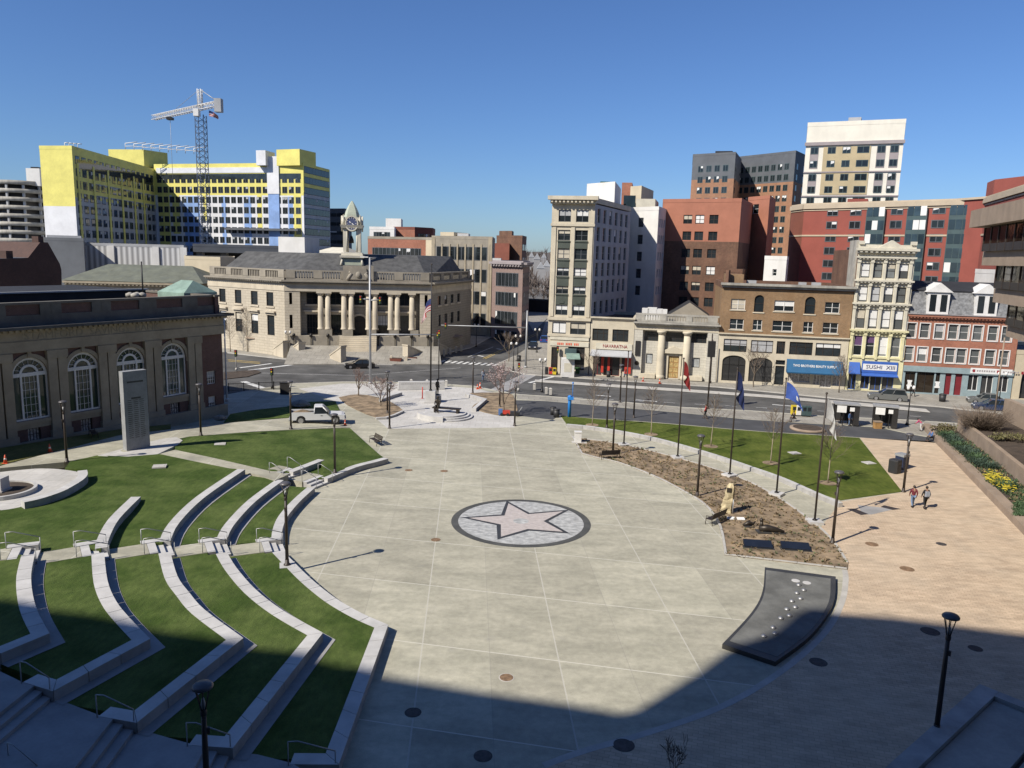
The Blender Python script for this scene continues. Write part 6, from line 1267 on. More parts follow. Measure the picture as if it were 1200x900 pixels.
mb = K_.mbd(); mb.face([w.P(0,zco+.1,.3), w.P(w.L,zco+.1,.3), V2(b).to_3d()+Vector((dpt.x,dpt.y,zco+.1)), V2(a).to_3d()+Vector((dpt.x,dpt.y,zco+.1))]); K_.add(mb, 'roof', 'gravel_roof')
mb = K_.mbd(); u0, u1, zg = w.uv(783,366,5)[0], w.uv(833,366,5)[0], w.uv(805,354.5,5)[1]-.3; mb.loft([[w.P(u0,zco,5), w.P(u1,zco,5), w.P(u1,zt-.5,5), w.P((u0+u1)/2,zg+.3,5), w.P(u0,zt-.5,5)],[w.P(u0,zco,14), w.P(u1,zco,14), w.P(u1,zt-.5,14), w.P((u0+u1)/2,zg+.3,14), w.P(u0,zt-.5,14)]], mf=lambda i,j: 1 if j in (2,3) else 0); K_.add(mb, 'roof_gable', ['limestone_dull','black_roof'])
for u_, s_ in ((uu(120,90),.9),(uu(180,90),1.2),(uu(245,95),.8),(uu(290,100),.7)): mb = K_.mbd(); lbox(mb, w, u_-s_*.6, u_+s_*.6, 2.2, 3.6, zco+.1, zt+.25+s_*.45); K_.add(mb, 'roof_unit', 'white_render')
mb = K_.mbd(); lbox(mb, w, uu(35), uu(78), -.16, -.01, zz(515), zz(385)); K_.add(mb, 'wall_sign', 'storefront_dark')
mb = K_.mbd(); mb.T = Matrix.Translation(-K_.o + w.P(uu(45,580), zz(583), -.02)) @ Matrix.Rotation(w.rz,4,'Z') @ Matrix.Rotation(math.pi/2,4,'X'); mb.lathe([(.35,0),(.33,.08)], 18); K_.add(mb, 'round_plaque', 'bronze')
# --- tan brick block
a = rowp(838.8,444); b = rowp(989.5,455.5); T3 = Bld('brick_block', 'tan brick three storey block with stone shopfronts and blue awning', 'apartment building', a); w = Wl(a, b); dpt = -w.n*20
x3 = lambda x: 800+x/3; y3 = lambda y: 120+y/3; zc = lambda y, x=920: w.z(x, y)
zt = (w.z(850,333)+w.z(990,337.5))/2; zb = w.z(920, y3(823)+ .4); zb2 = w.z(920,y3(812))
def hz3(x0,x1,y0,y1): return w.hole(x3(x0), y3(y0), x3(x1), y3(y1))
r1 = reg([hz3(170,220,690,726), hz3(322,392,697,735), hz3(500,552,703,743)]); r1 = [hz3(170,220,690,726)[:2]+r1[0][2:], hz3(322,392,695,735)[:2]+r1[0][2:], hz3(500,552,703,743)[:2]+r1[0][2:]]
ar1 = [hz3(252,286,0,1)[:2]+(r1[0][2]-.25, r1[0][3]+.75), hz3(430,467,0,1)[:2]+(r1[0][2]-.25, r1[0][3]+.75)]
q2 = hz3(322,390,768,805); q2z = (q2[2], q2[3]); r2 = [hz3(166,214,0,1)[:2]+q2z, hz3(247,279,0,1)[:2]+q2z, hz3(316,385,0,1)[:2]+q2z, hz3(424,458,0,1)[:2]+q2z, hz3(492,546,0,1)[:2]+q2z]
def fx(hs, yy):      # correct the u of openings at the right image height
    return hs
r2 = [(w.u(x3(a0),y3(y)), w.u(x3(a1),y3(y)))+q2z for a0,a1,y in ((166,214,778),(247,279,780),(316,385,785),(424,458,790),(492,546,795))]
ar1 = [(w.u(x3(a0),y3(y)), w.u(x3(a1),y3(y)), r1[0][2]-.25, r1[0][3]+.7) for a0,a1,y in ((252,286,705),(430,467,712))]
q3 = hz3(375,457,843,888); r3 = [(w.u(x3(a0),y3(y)), w.u(x3(a1),y3(y)), q3[2], q3[3]) for a0,a1,y in ((144,226,850),(240,318,855),(330,360,862),(375,457,865),(467,556,872))]
z8 = lambda y: w.z(920, 400+y/7.5); u8 = lambda x, y: w.u(840+x/7.5, 400+y/7.5)
ga = [(u8(45,240),u8(250,240),.35,z8(160)+.25),(u8(280,260),u8(485,260),.45,z8(165)+.2)]; sd = [(u8(508,310),u8(590,310),.15,z8(235)+.3),(u8(508,310),u8(590,310),z8(225)+.3,z8(185)+.3)]; sg = [(u8(625,310),u8(820,310),.75,3.3),(u8(850,310),u8(905,320),.5,3.3),(u8(910,320),u8(1010,320),.12,3.3),(u8(1020,320),u8(1095,330),.5,3.3)]
mb = T3.mbd(); mb.wall(w.A, w.B, zb, zt-.2, r1+ar1+r2, .25)
for h in ar1: arch(T3, mb, w, h[0], h[1], h[3]-(h[1]-h[0])/2, h[3], .25)
e = V2(b)+dpt; f = V2(a)+dpt; mb.wall(w.B, e, 0, zt-.2); mb.wall(e, f, 0, zt-.2); mb.wall(f, w.A, 0, zt-.2); T3.add(mb, 'wall', 'brick_tan')
mb = T3.mbd(); mb.wall(w.A, w.B, 0, zb, r3+ga+sd+sg, .3)
for h in ga: arch(T3, mb, w, h[0], h[1], h[3]-.9, h[3], .3)
T3.add(mb, 'stone_base', 'flat_stone'); cornice(T3, w, zb-.1, .32, .3, 'flat_stone', 0, w.L)
T3.windows(w, r1, 'pairdh', 'white_paint', bl=.5); T3.windows(w, r2, 'pairdh', 'white_paint', bl=.2); T3.windows(w, ar1, 'dh', 'bronze_paint', bl=0); T3.windows(w, r3, 'triple', 'bronze_paint', bl=1.0); T3.windows(w, ga, 'triple', 'black_metal', 'glass_shop', bl=0); T3.windows(w, sd, 'fixed', 'black_metal', bl=0, name='doorway'); T3.windows(w, sg, 'pair', 'white_paint', 'goods', bl=0, name='shop_window')
cornice(T3, w, zt-.45, .7, .7, 'old_stone', 0, w.L)
for h in r1+r2+ar1: mb = T3.mbd(); lbox(mb, w, h[0]-.15, h[1]+.15, -.1, .03, h[2]-.18, h[2]-.01); T3.add(mb, 'sill', 'flat_stone')
T3.roof([a, b, e, f], zt-.5, 'gravel_roof', .75, 'brick_brown')
A_ = [w.P(u8(612,200),z8(265),-1.5), w.P(u8(612,200),z8(255),-1.55), w.P(u8(612,200),z8(158)+.1,-.05), w.P(u8(612,200),z8(265),-.05)]; dL = Vector((w.d.x,w.d.y,0))*(u8(1098,230)-u8(612,200))
mb = T3.mbd(); mb.loft([A_, [p+dL for p in A_]]); aw_ = T3.add(mb, 'awning', 'blue_awning')
tilt = math.atan2((A_[2]-A_[1]).z, 1.5); pm = (A_[1]+A_[2])*.5 + dL*.5 + Vector((w.n.x,w.n.y,0))*.05 + Vector((0,0,.03))
lettering('TWO BROTHERS BEAUTY SUPPLY', .62, 'paper_white', T3.root, pm-T3.o, w.rz, dL.length*.78, tilt)
mb = T3.mbd(); q0 = w.P(4.5,0,6); lbox(mb, w, .5, 3.2, 2, 6, zt-.5, zt+1.5); T3.add(mb, 'roof_house', 'brick_tan')
mb = T3.mbd(); p = w.P(.8, zt-.5, 1.2); mb.lathe([(.35,0),(.35,2.6)], 4, (p.x,p.y,p.z), smooth=False); T3.add(mb, 'chimney', 'brick_brown')
for u_, s_ in ((4.5,.7),(12,.5),(14,.6)): mb = T3.mbd(); lbox(mb, w, u_-s_, u_+s_, 3, 4.2, zt-.5, zt+.4+s_*.3); T3.add(mb, 'roof_unit', 'grey_wall')
# --- cream ornate five storey house
a = rowp(990.2,455.6); b = rowp(1055,459.5); O_ = Bld('ornate_house', 'narrow cream and yellow five storey house with pediment', 'apartment building', a); w = Wl(a, b); dpt = -w.n*18
zt = w.z(1033,292.5); bays = [((620,645),(657,690),(700,733),(742,775),565,617),((612,640),(650,682),(692,724),(735,767),647,702),((600,630),(640,673),(683,717),(726,760),728,795),((592,625),(632,665),(675,706),(717,748),822,892)]
fr = [(.08,.235),(.30,.455),(.53,.685),(.755,.91)]; zy = lambda y: w.z(1027, y3(y)); Hs = []
for row in bays: Hs.append([(w.L*f0, w.L*f1, zy(row[5]), zy(row[4])) for f0, f1 in fr])
zsh = zy(897); x85 = lambda x: 980+x/8.5714; y85 = lambda y: 400+y/8.5714; us = lambda x, y=400: w.u(x85(x), y85(y))
shp = [(us(118),us(195),.1,2.4),(us(245),us(330),.3,2.6),(us(340),us(450),.1,2.6),(us(460),us(575),.3,2.6)]
mb = O_.mbd(); mb.wall(w.A, w.B, zy(812), zt, Hs[0]+Hs[1]+Hs[2], .25); e = V2(b)+dpt; f = V2(a)+dpt; O_.add(mb, 'wall', 'cream_paint')
mb = O_.mbd(); mb.wall(w.A, w.B, 0, zy(812), Hs[3]+shp, .25); O_.add(mb, 'yellow_wall', 'yellow_paint'); mb = O_.mbd(); mb.wall(w.B, e, 0, zt); mb.wall(e, f, 0, zt); mb.wall(f, w.A, 0, zt); O_.add(mb, 'side_wall', 'brick_brown')
for i, hs in enumerate(Hs):
    if i == 3: O_.windows(w, hs[:2], 'dh', 'white_paint', bm_='purple_curtain', bl=3); O_.windows(w, hs[2:], 'dh', 'white_paint', 'glass_reflect', bl=1)
    else: O_.windows(w, hs, 'dh', 'bronze_paint', 'glass_reflect', bl=.6)
O_.windows(w, shp, 'pair', 'royal_awning', 'glass_shop', bl=0, name='shop_window')
for i, row in enumerate(bays):
    zt_ = Hs[i][0][3]; zb_ = Hs[i][0][2]; m_ = 'yellow_paint' if i == 3 else 'cream_paint'
    cornice(O_, w, zt_+.45, .5, .5, m_, 0, w.L, dent=.5)
    mb = O_.mbd()
    for u_ in (.03,.265,.49,.715,.945): lbox(mb, w, w.L*u_-.16, w.L*u_+.16, -.22, .02, zb_-.5, zt_+.44); lbox(mb, w, w.L*u_-.24, w.L*u_+.24, -.3, .02, zt_+.05, zt_+.43)
    lbox(mb, w, .1, w.L-.1, -.14, .02, zb_-.35, zb_-.08); O_.add(mb, 'trim', m_)
cornice(O_, w, zt-.55, .75, .8, 'cream_paint', -.1, w.L+.1, dent=.7)
mb = O_.mbd(); zp = w.z(1035,281.5); A_ = [w.P(w.L*.32,zt+.2,-.5), w.P(w.L*.82,zt+.2,-.5), w.P(w.L*.57,zp,-.5)]; mb.loft([A_, [w.P(w.L*.32,zt+.2,.6), w.P(w.L*.82,zt+.2,.6), w.P(w.L*.57,zp,.6)]]); lbox(mb, w, -.05, w.L+.05, -.1, .5, zt+.202, zt+.7); O_.add(mb, 'pediment', 'cream_paint')
for u_ in (.2, w.L-.5): mb = O_.mbd(); lbox(mb, w, u_-.2, u_+.5, -.35, .4, zt+.703, zt+1.2); O_.add(mb, 'finial', 'cream_paint')
O_.roof([a, b, e, f], zt-.3, 'gravel_roof', 0)
mb = O_.mbd(); lbox(mb, w, -.25, .15, .6, 5, zt-6, zt+1.3) ; O_.add(mb, 'party_wall', 'old_stone')
mb = O_.mbd(); lbox(mb, w, us(240), us(600), -.15, .02, 2.75, 4.45); O_.add(mb, 'shop_sign', 'royal_awning'); mb = O_.mbd(); lbox(mb, w, us(250), us(590), -.19, -.15, 3.15, 4.05); O_.add(mb, 'sign_panel', 'paper_white')
lettering("SUSHI  XIII", .78, 'ink_navy', O_.root, w.P((us(275)+us(580))/2, 3.6, -.21)-O_.o, w.rz, (us(580)-us(275))*.95)
A_ = [w.P(us(112),2.5,-.9), w.P(us(112),2.6,-.95), w.P(us(112),4.2,-.03), w.P(us(112),2.5,-.03)]; dL = Vector((w.d.x,w.d.y,0))*(us(218)-us(112)); mb = O_.mbd(); mb.loft([A_, [p+dL for p in A_]]); O_.add(mb, 'awning', 'royal_awning')
A_ = [w.P(us(240),2.3,-1.0), w.P(us(240),2.4,-1.05), w.P(us(240),2.74,-.03), w.P(us(240),2.3,-.03)]; dL = Vector((w.d.x,w.d.y,0))*(us(600)-us(240)); mb = O_.mbd(); mb.loft([A_, [p+dL for p in A_]]); O_.add(mb, 'awning', 'royal_awning')
# --- red brick mansard row
a = rowp(1055.5,459.5); b = rowp(1183.5,468); M_ = Bld('brick_rowhouse', 'red brick building with slate mansard roof and white dormers', 'apartment building', a); w = Wl(a, b); dpt = -w.n*16
ze = w.z(1120,370.5); zr_ = w.z(1120,338.5); zk = lambda y, x=1120: w.z(x, y)
cols = [w.u(x3(x), y3(805)) for x in (803,851,902,951,990,1038,1092,1141)]; z0a, z1a = w.z(x3(951),y3(833)), w.z(x3(951),y3(781)); c2 = [w.u(1080+x/9, 400+y/9) for x,y in ((-75,130),(-5,140),(160,150),(305,155),(420,165),(570,175),(733,180),(887,195))]
c2 = [w.u(x, 424) for x in (1065.5,1080.5)] + [w.u(1080+x/9, 418) for x in (158,305,420,570,733,887)]
c2 = [c - 0 for c in cols]; z0b, z1b = w.z(1117,418.5+7), w.z(1117,410.5-2.2)
H1 = [(c-.62, c+.62, z0a, z1a) for c in cols]; H2 = [(c-.62, c+.62, z0b, z1b) for c in c2]; zs_ = w.z(1120,431)
u9 = lambda x, y=500: w.u(1080+x/9, 400+y/9); sh1 = [(.35, 1.75, .2, 3.5), (1.95, 4.3, .2, 3.5), (4.5, u9(185)-.05, .2, 3.5), (u9(235),u9(300),.1,3.3),(u9(340),u9(415),.1,3.3),(u9(480),u9(585),.9,3.2),(u9(618),u9(745),.2,3.2),(u9(790),u9(905),.9,3.2)]
mb = M_.mbd(); mb.wall(w.A, w.B, zs_, ze, H1+H2, .2); e = V2(b)+dpt; f = V2(a)+dpt; mb.wall(w.B, e, 0, ze); mb.wall(e, f, 0, ze); mb.wall(f, w.A, 0, ze); M_.add(mb, 'wall', 'brick_red')
mb = M_.mbd(); mb.wall(w.A, w.B, 0, zs_, sh1, .3); M_.add(mb, 'shopfront', 'teal_trim'); M_.windows(w, H1+H2, 'dh', 'white_paint', 'glass_reflect', bl=.5); M_.windows(w, sh1[:3], 'pair', 'storefront_dark', 'glass_brown', bl=0, name='shop_window'); M_.windows(w, sh1[3:5], 'fixed', 'dark_red_door', 'dark_red_door', bl=0, name='red_door'); M_.windows(w, sh1[5:], 'pair', 'white_paint', 'glass_shop', bl=0, name='shop_window')
for h in H1+H2:
    mb = M_.mbd(); lbox(mb, w, h[0]-.14, h[0]-.005, -.06, .05, h[2]-.1, h[3]+.12); lbox(mb, w, h[1]+.005, h[1]+.14, -.06, .05, h[2]-.1, h[3]+.12); lbox(mb, w, h[0], h[1], -.06, .05, h[3]+.005, h[3]+.12); lbox(mb, w, h[0]-.002, h[1]+.002, -.08, .05, h[2]-.12, h[2]-.005); M_.add(mb, 'window_trim', 'white_paint')
cornice(M_, w, ze-.5, .5, .45, 'brick_red', 0, w.L, dent=.45); cornice(M_, w, ze+.01, .16, .55, 'mauve_panel', 0, w.L, name='gutter')
mb = M_.mbd(); mb.face((w.P(0,ze+.1,0), w.P(w.L,ze+.1,0), w.P(w.L,zr_-.35,.8), w.P(0,zr_-.35,.8))); M_.add(mb, 'mansard', 'slate_light')
mb = M_.mbd(); mb.face((w.P(-.1,zr_-.36,.7), w.P(w.L+.1,zr_-.36,.7), w.P(w.L,zr_+.9,7), w.P(0,zr_+.9,7))); mb.face((w.P(0,zr_+.9,7), w.P(w.L,zr_+.9,7), w.P(w.L,zr_-.3,16), w.P(0,zr_-.3,16))); lbox(mb, w, 0, w.L, .75, 15.9, ze-.2, zr_-.4); M_.add(mb, 'roof', 'black_roof')
for x in (898, 1068):
    c = w.u(x3(x), y3(705)); mb = M_.mbd(); zq = zr_-.55; lbox(mb, w, c-1.45, c+1.45, -.1, 2.5, ze+.2, zq); mb.loft([[w.P(c-1.8,zq+.003,-.35), w.P(c+1.8,zq+.003,-.35), w.P(c,zq+1.35,-.35)],[w.P(c-1.8,zq+.003,3.4), w.P(c+1.8,zq+.003,3.4), w.P(c,zq+1.35,3.4)]]); dm = M_.add(mb, 'dormer', 'white_paint')
    for k in (-1,1): mb = M_.mbd(); lbox(mb, w, c+k*.72-.42, c+k*.72+.42, -.12, -.05, ze+.55, zq-.35); M_.add(mb, 'dormer_window', 'glass', dm)
mb = M_.mbd(); lbox(mb, w, 0, w.L, -.22, .02, w.z(1120,437.5), zs_); M_.add(mb, 'fascia', 'teal_trim')
mb = M_.mbd(); lbox(mb, w, u9(485), u9(925), -.28, -.22, 3.45, 4.25); M_.add(mb, 'shop_sign', 'paper_white'); mb = M_.mbd()
for i in range(22):
    if i not in (1, 10, 12, 20): lbox(mb, w, u9(500)+i*.31, u9(500)+i*.31+.2, -.30, -.281, 3.75, 3.98)
M_.add(mb, 'small_lettering', 'mauve_panel'); mb = M_.mbd()
for u_ in (.1, 3.25, 6.4): lbox(mb, w, u9(500)+u_, u9(500)+u_+.3, -.31, -.281, 3.65, 4.05)
M_.add(mb, 'red_emblem', 'sign_red')
for u_ in (1.05, (4.5+u9(185))/2):
    mb = M_.mbd(); mb.lathe([(.01,2.05),(.3,2.0),(.42,1.6),(.4,1.2),(.3,1.0)], 10, tuple(w.P(u_,0,-.02)+Vector((w.n.x,w.n.y,0))*-.3)) if False else lbox(mb, w, u_-.36, u_+.36, -.03, .02, 1.0, 1.25); lbox(mb, w, u_-.24, u_+.24, -.031, .02, 1.25, 1.7); lbox(mb, w, u_-.32, u_+.32, -.032, .02, 1.7, 1.95); M_.add(mb, 'window_sticker', 'paper_white')
# --- yellowish arched neighbour at the far right
a = rowp(1184.5,468); b = RW.P(RW.u(1184.5,468)+14,0); Y_ = Bld('arcade_building', 'pale yellow building with arched openings, cut by the right edge', 'shop building', a); w = Wl(a, b); Hh = [(1.0,4.4,.1,4.6),(5.6,9,.1,4.6)]; mb = Y_.mbd(); mb.wall(w.A, w.B, 0, 7, Hh, .5)
for h in Hh: arch(Y_, mb, w, h[0], h[1], h[3]-1.7, h[3], .5)
dpt = -w.n*14; e = V2(b)+dpt; f = V2(a)+dpt; mb.wall(w.B,e,0,7); mb.wall(e,f,0,7); mb.wall(f,w.A,0,7); Y_.add(mb, 'wall', 'beige_render'); Y_.windows(w, Hh, 'triple', 'bronze_paint', 'glass_shop', bl=0, depth=.5, name='shop_window'); Y_.roof([a,b,e,f], 6.6, 'gravel_roof', .5, 'beige_render')
# ================================================================== blocks behind the row
def block(name, label, cat, pts, ytop, mats, par=.6, roofm='gravel_roof', z0=0, pm=None, group=None):
    """pts: (px, py_top, dist) of the visible facade corners left to right; hidden back closed behind."""
    P_ = [V2(at(x, y, d)) for x, y, d in pts]; zt = at(*pts[ytop[0]]).z if isinstance(ytop, tuple) else ytop
    b = Bld(name, label, cat, P_[0], group); ws = [Wl(p, q) for p, q in zip(P_, P_[1:])]; return b, P_, ws, zt
def close(b, P_, depth, zt, m_, roofm='gravel_roof', par=.6, pm=None, z0=0, right=True):
    back = [P_[-1]*(1+depth/P_[-1].length), P_[0]*(1+depth/P_[0].length)]; mb = b.mbd(); mb.wall(P_[-1], back[0], z0, zt); mb.wall(back[0], back[1], z0, zt); mb.wall(back[1], P_[0], z0, zt); b.add(mb, 'rear_wall', m_); b.roof(P_ + back, zt-.02, roofm, par, pm or m_)
# white stucco block
b, P_, ws, zt = block('stucco_block', 'white stucco block in the shadow between corner tower and red brick block', 'office building', [(731,246,143),(732.5,246,153),(772,245,148),(783,247,158)], 0, None)
zt = at(752,246,150).z; b.o = Vector((P_[0].x,P_[0].y,0)); wz = lambda y: at(750,y,150).z
Hq = [(ws[1].L*.42, ws[1].L*.42+1.25, wz(yy+11), wz(yy)) for yy in (255,275,295,315,335)]; Hs2 = rows([1.5+2.2*i for i in range(4)], 1.1, [wz(y) for y in (345,325,305,285,266)], 1.6)
mb = b.mbd(); mb.wall(ws[0].A, ws[0].B, 0, zt); mb.wall(ws[1].A, ws[1].B, 0, zt, Hq, .25); mb.wall(ws[2].A, ws[2].B, 0, zt, [h for h in Hs2 if h[1] < ws[2].L-.3], .2); b.add(mb, 'wall', 'white_render'); b.windows(ws[1], Hq, 'grid', 'charcoal_panel', bl=0); b.windows(ws[2], [h for h in Hs2 if h[1] < ws[2].L-.3], 'dh', 'grey_wall', bl=0); close(b, P_, 12, zt, 'white_render')
mb = b.mbd(); mb.prism([at(731,230,156), at(745,230,156), at(746,230,164), at(733,230,164)], zt-3, at(738,229,156).z); b.add(mb, 'glass_roof_house', 'glass_blue'); mb = b.mbd(); mb.prism([at(745.5,235,152), at(768,234,152), at(772,235,162), at(749,235,162)], zt-.5, at(760,233,152).z); b.add(mb, 'roof_house', 'cream_paint')
mb = b.mbd(); mb.prism([at(739,218,166), at(752,217,164), at(766,222,176), at(750,222,178)], zt, at(752,217.5,164).z); b.add(mb, 'stair_tower', 'beige_render'); mb = b.mbd(); mb.prism([at(729,215,170), at(741,214,170), at(742,215,176), at(730,215,176)], zt, at(735,214,170).z); b.add(mb, 'rear_tower', 'brick_red')
# red and brown brick block
b, P_, ws, _ = block('brick_office', 'seven storey brick block, salmon painted above and brown brick below', 'office building', [(777,236,156),(869,236,152),(882,238,166)], 0, None); zt = at(820,236.5,154).z; W0 = ws[0]; zq = lambda y: W0.z(825, y)
colx = [W0.u(Xx,265) for Xx in (805.5,819.5,836)]; rws = [(257,10.5),(276.5,10.5),(297,11),(317,11),(336,11.5),(354,11)]
Hq = [(c-.85,c+.85,zq(y+5.2),zq(y-5.2)) for y,_ in rws for c in colx]; zm = zq(283)
mb = b.mbd(); mb.wall(W0.A, W0.B, zm, zt, [h for h in Hq if h[2] > zm], .25); mb.wall(ws[1].A, ws[1].B, zm, zt); b.add(mb, 'painted_wall', 'salmon'); mb = b.mbd(); mb.wall(W0.A, W0.B, 0, zm, [h for h in Hq if h[3] < zm], .25); mb.wall(ws[1].A, ws[1].B, 0, zm); b.add(mb, 'wall', 'brick_brown'); b.windows(W0, Hq, 'pairdh', 'bronze_paint', bl=.7); close(b, P_, 14, zt, 'brick_brown', pm='salmon')
b, P_, ws, _ = block('brick_office', 'red brick slab set back right of the salmon painted block', 'office building', [(877,234,170),(902,233,165),(909,234,176)], 0, None); zt = at(890,233.5,168).z
mb = b.mbd()
Hq = [(ws[0].L*.25, ws[0].L*.25+1.8, ws[0].z(890,250), ws[0].z(890,239))]
for W_, hh in ((ws[0],Hq),(ws[1],[])): mb.wall(W_.A, W_.B, 0, zt, hh, .2)
b.add(mb, 'wall', 'salmon'); b.windows(ws[0], Hq, 'dh', bl=0); close(b, P_, 12, zt, 'salmon')
# grey topped twin towers
def tower2(label, pts, ysplit, ncol, nrow_top, nrow_bot, ytop_, ww=1.7, hh=1.9, off=2):
    b, P_, ws, _ = block('apartment_tower', label, 'apartment tower', pts, 0, None); zt = at(pts[0][0], pts[0][1], pts[0][2]).z; W0 = ws[0]; zs = W0.z((pts[0][0]+pts[1][0])/2, ysplit); step = 3.25
    H_ = []; z = zt - 5.0
    mbT = b.mbd(); mbB = b.mbd()
    for W_ in ws: mbT.wall(W_.A, W_.B, zs, zt); mbB.wall(W_.A, W_.B, 0, zs)
    b.add(mbT, 'upper_wall', 'charcoal_panel'); b.add(mbB, 'wall', 'clad_salmon')
    for W_, n in zip(ws, ncol):
        for r in range(nrow_top + nrow_bot):
            for u_ in grid(W_, n, ww, off, off): H_.append((W_, (u_, u_+ww, z - r*step, z - r*step + hh)))
    for W_ in ws: b.flatwin(W_, [h for q, h in H_ if q is W_], ('glass','teal_panel','blind'), -.06, True, .12, cap=50)
    close(b, P_, 22, zt, 'charcoal_panel'); return b
t1 = tower2('brick apartment tower with grey top storeys, nearer wing of the pair', [(812,183,255),(862,182,250),(869,186,268)], 210, (4,2), 3, 9, 182)
t2 = tower2('brick apartment tower with grey top storeys, farther long wing', [(862,186,276),(932,187,262),(945,193,275)], 215, (8,2), 3, 12, 187)
mb = t1.mbd(); mb.prism([at(838,182,262), at(858,181,262), at(862,182,272), at(840,182,272)], at(840,184,262).z-1, at(840,177,262).z); t1.add(mb, 'roof_plant', 'black_roof')
# white and tan tower
b, P_, ws, _ = block('apartment_tower', 'white and tan tower with tall blank crown', 'apartment tower', [(946.5,148,230),(1061.5,144,230)], 0, None); W0 = ws[0]; zt = at(1000,145.5,229).z; zc_ = W0.z(1004,167); zz = lambda y: W0.z(1004, y); L_ = W0.L
mb = b.mbd(); mb.wall(W0.A, W0.B, zc_, zt); mb.wall(W0.A, W0.B, 0, zc_); b.add(mb, 'wall', 'tower_cream')
mb = b.mbd(); lbox(mb, W0, -.3, L_+.3, -.5, .1, zz(169.5), zz(165.5)); lbox(mb, W0, -.1, L_+.1, -.3, .1, zz(202), zz(200.5)); lbox(mb, W0, -.1, L_+.1, -.3, .1, zz(230.5), zz(229)); b.add(mb, 'string_course', 'mauve_panel')
mb = b.mbd(); lbox(mb, W0, .19*L_, .68*L_, -.12, .05, zz(228), zz(171)); b.add(mb, 'tan_panel', 'tan_panel')
for f0, f1 in ((.05,.14),(.74,.83),(.87,.96)):
    for y0_, y1_ in ((197,172),(225,204)): mb = b.mbd(); lbox(mb, W0, f0*L_, f1*L_, -.08, .05, zz(y0_), zz(y1_)); b.add(mb, 'mauve_panel', 'mauve_panel')
Hq = [(f0*L_, f1*L_, zz(y+8), zz(y)) for y in (171.5,187.5,203.5,218,231) for f0, f1 in ((.055,.135),(.235,.32),(.39,.475),(.54,.665),(.745,.825),(.875,.955))]
b.flatwin(W0, Hq, ('glass','teal_panel','blind'), -.16, True, .14); close(b, P_, 25, zt, 'tower_cream', par=1.0)
mb = b.mbd(); mb.prism([at(994,143,236), at(1009,142,236), at(1010,143,242), at(995,143,242)], zt-.5, at(1000,137.5,236).z); b.add(mb, 'roof_plant', 'grey_wall')
# long red block
b, P_, ws, _ = block('long_apartment_block', 'long red apartment block with pale cornice and glazed bays', 'apartment building', [(928,240,190),(943,239,184),(1151,238,171),(1205,222,143)], 0, None); W0 = ws[1]; zt = at(1040,237.5,178).z; L_ = W0.L; zz = lambda y, x=1040: W0.z(x, y + (x-1040)*.0)
mb = b.mbd(); mb.wall(ws[1].A, ws[1].B, 0, zt); mb.wall(ws[2].A, ws[2].B, 0, zt); b.add(mb, 'wall', 'red_render'); mb = b.mbd(); mb.wall(ws[0].A, ws[0].B, 0, zt); b.add(mb, 'recessed_wall', 'dark_red_brick')
mb = b.mbd()
for W_ in ws: lbox(mb, W_, 0, W_.L, -.4, .1, zt-.95, zt); lbox(mb, W_, 0, W_.L, -.15, .1, zz(243.5)-.25, zz(243.5)); lbox(mb, W_, 0, W_.L, -.15, .1, zz(277), zz(275)); 
b.add(mb, 'cornice_band', 'tan_band')
cu = [W0.u(x, 270) for x in (974,1001,1049,1098,1143)]; stz = (zz(249)-zz(328))/5
Hq = [(c-1.2, c+1.2, zz(252)-k*stz, zz(252)-k*stz+1.6) for k in range(6) for c in cu]; b.flatwin(W0, Hq, ('glass','charcoal_panel','blind'), -.06, True, .15)
for x in (1024.5,1072.5,1122.5):
    c = W0.u(x, 285); mb = b.mbd(); lbox(mb, W0, c-1.9, c+1.9, -.7, .05, 2, zz(246)); bay = b.add(mb, 'glazed_bay', 'teal_panel')
    for k in range(7): 
        for s_ in (-1,0,1): mb = b.mbd(); q = c+s_*1.2; lbox(mb, W0, q-.55, q+.55, -.74, -.69, zz(253)-k*stz-.1, zz(253)-k*stz+1.75); b.add(mb, 'pane', 'blind' if rw.random() < .15 else 'glass_blue', bay)
close(b, P_, 20, zt, 'red_render', par=.3, pm='tan_band')
mb = b.mbd(); mb.prism([at(1157,214,178), at(1166,210,172), at(1215,210,165), at(1215,210,185), at(1160,212,188)], zt-1, at(1180,210,172).z); b.add(mb, 'roof_house', 'red_render'); mb = b.mbd(); mb.prism([at(993,236,182), at(1017,236,182), at(1018,236,190), at(994,236,190)], zt, at(1000,233,182).z); b.add(mb, 'roof_box', 'red_render')
# small pale buildings peeping over the row
for pts, zy_, lb, m_ in (([(896,305,150),(922,304,148),(924,306,158)],304,'small weathered white shed building behind the tan brick block','white_render'),([(1141,334,158),(1166,320,150),(1172,322,160)],320,'pale sloping roof house between red row and brown concrete building','white_render'),([(848,320,150),(870,318,150),(873,319,158)],319,'dark roof house behind the gable of the columned bank','brick_brown')):
    b, P_, ws, _ = block('rear_building', lb, 'building', pts, 0, None); zt = at(pts[1][0], zy_, pts[1][2]).z; mb = b.mbd(); 
    for W_ in ws: mb.wall(W_.A, W_.B, 0, zt, [(W_.L*.4, W_.L*.4+.8, zt-3, zt-1.8)] if W_.L > 3 else [], .2)
    b.add(mb, 'wall', m_); close(b, P_, 8, zt, m_); b.windows(ws[0], [(ws[0].L*.4, ws[0].L*.4+.8, zt-3, zt-1.8)], 'dh', bl=0)
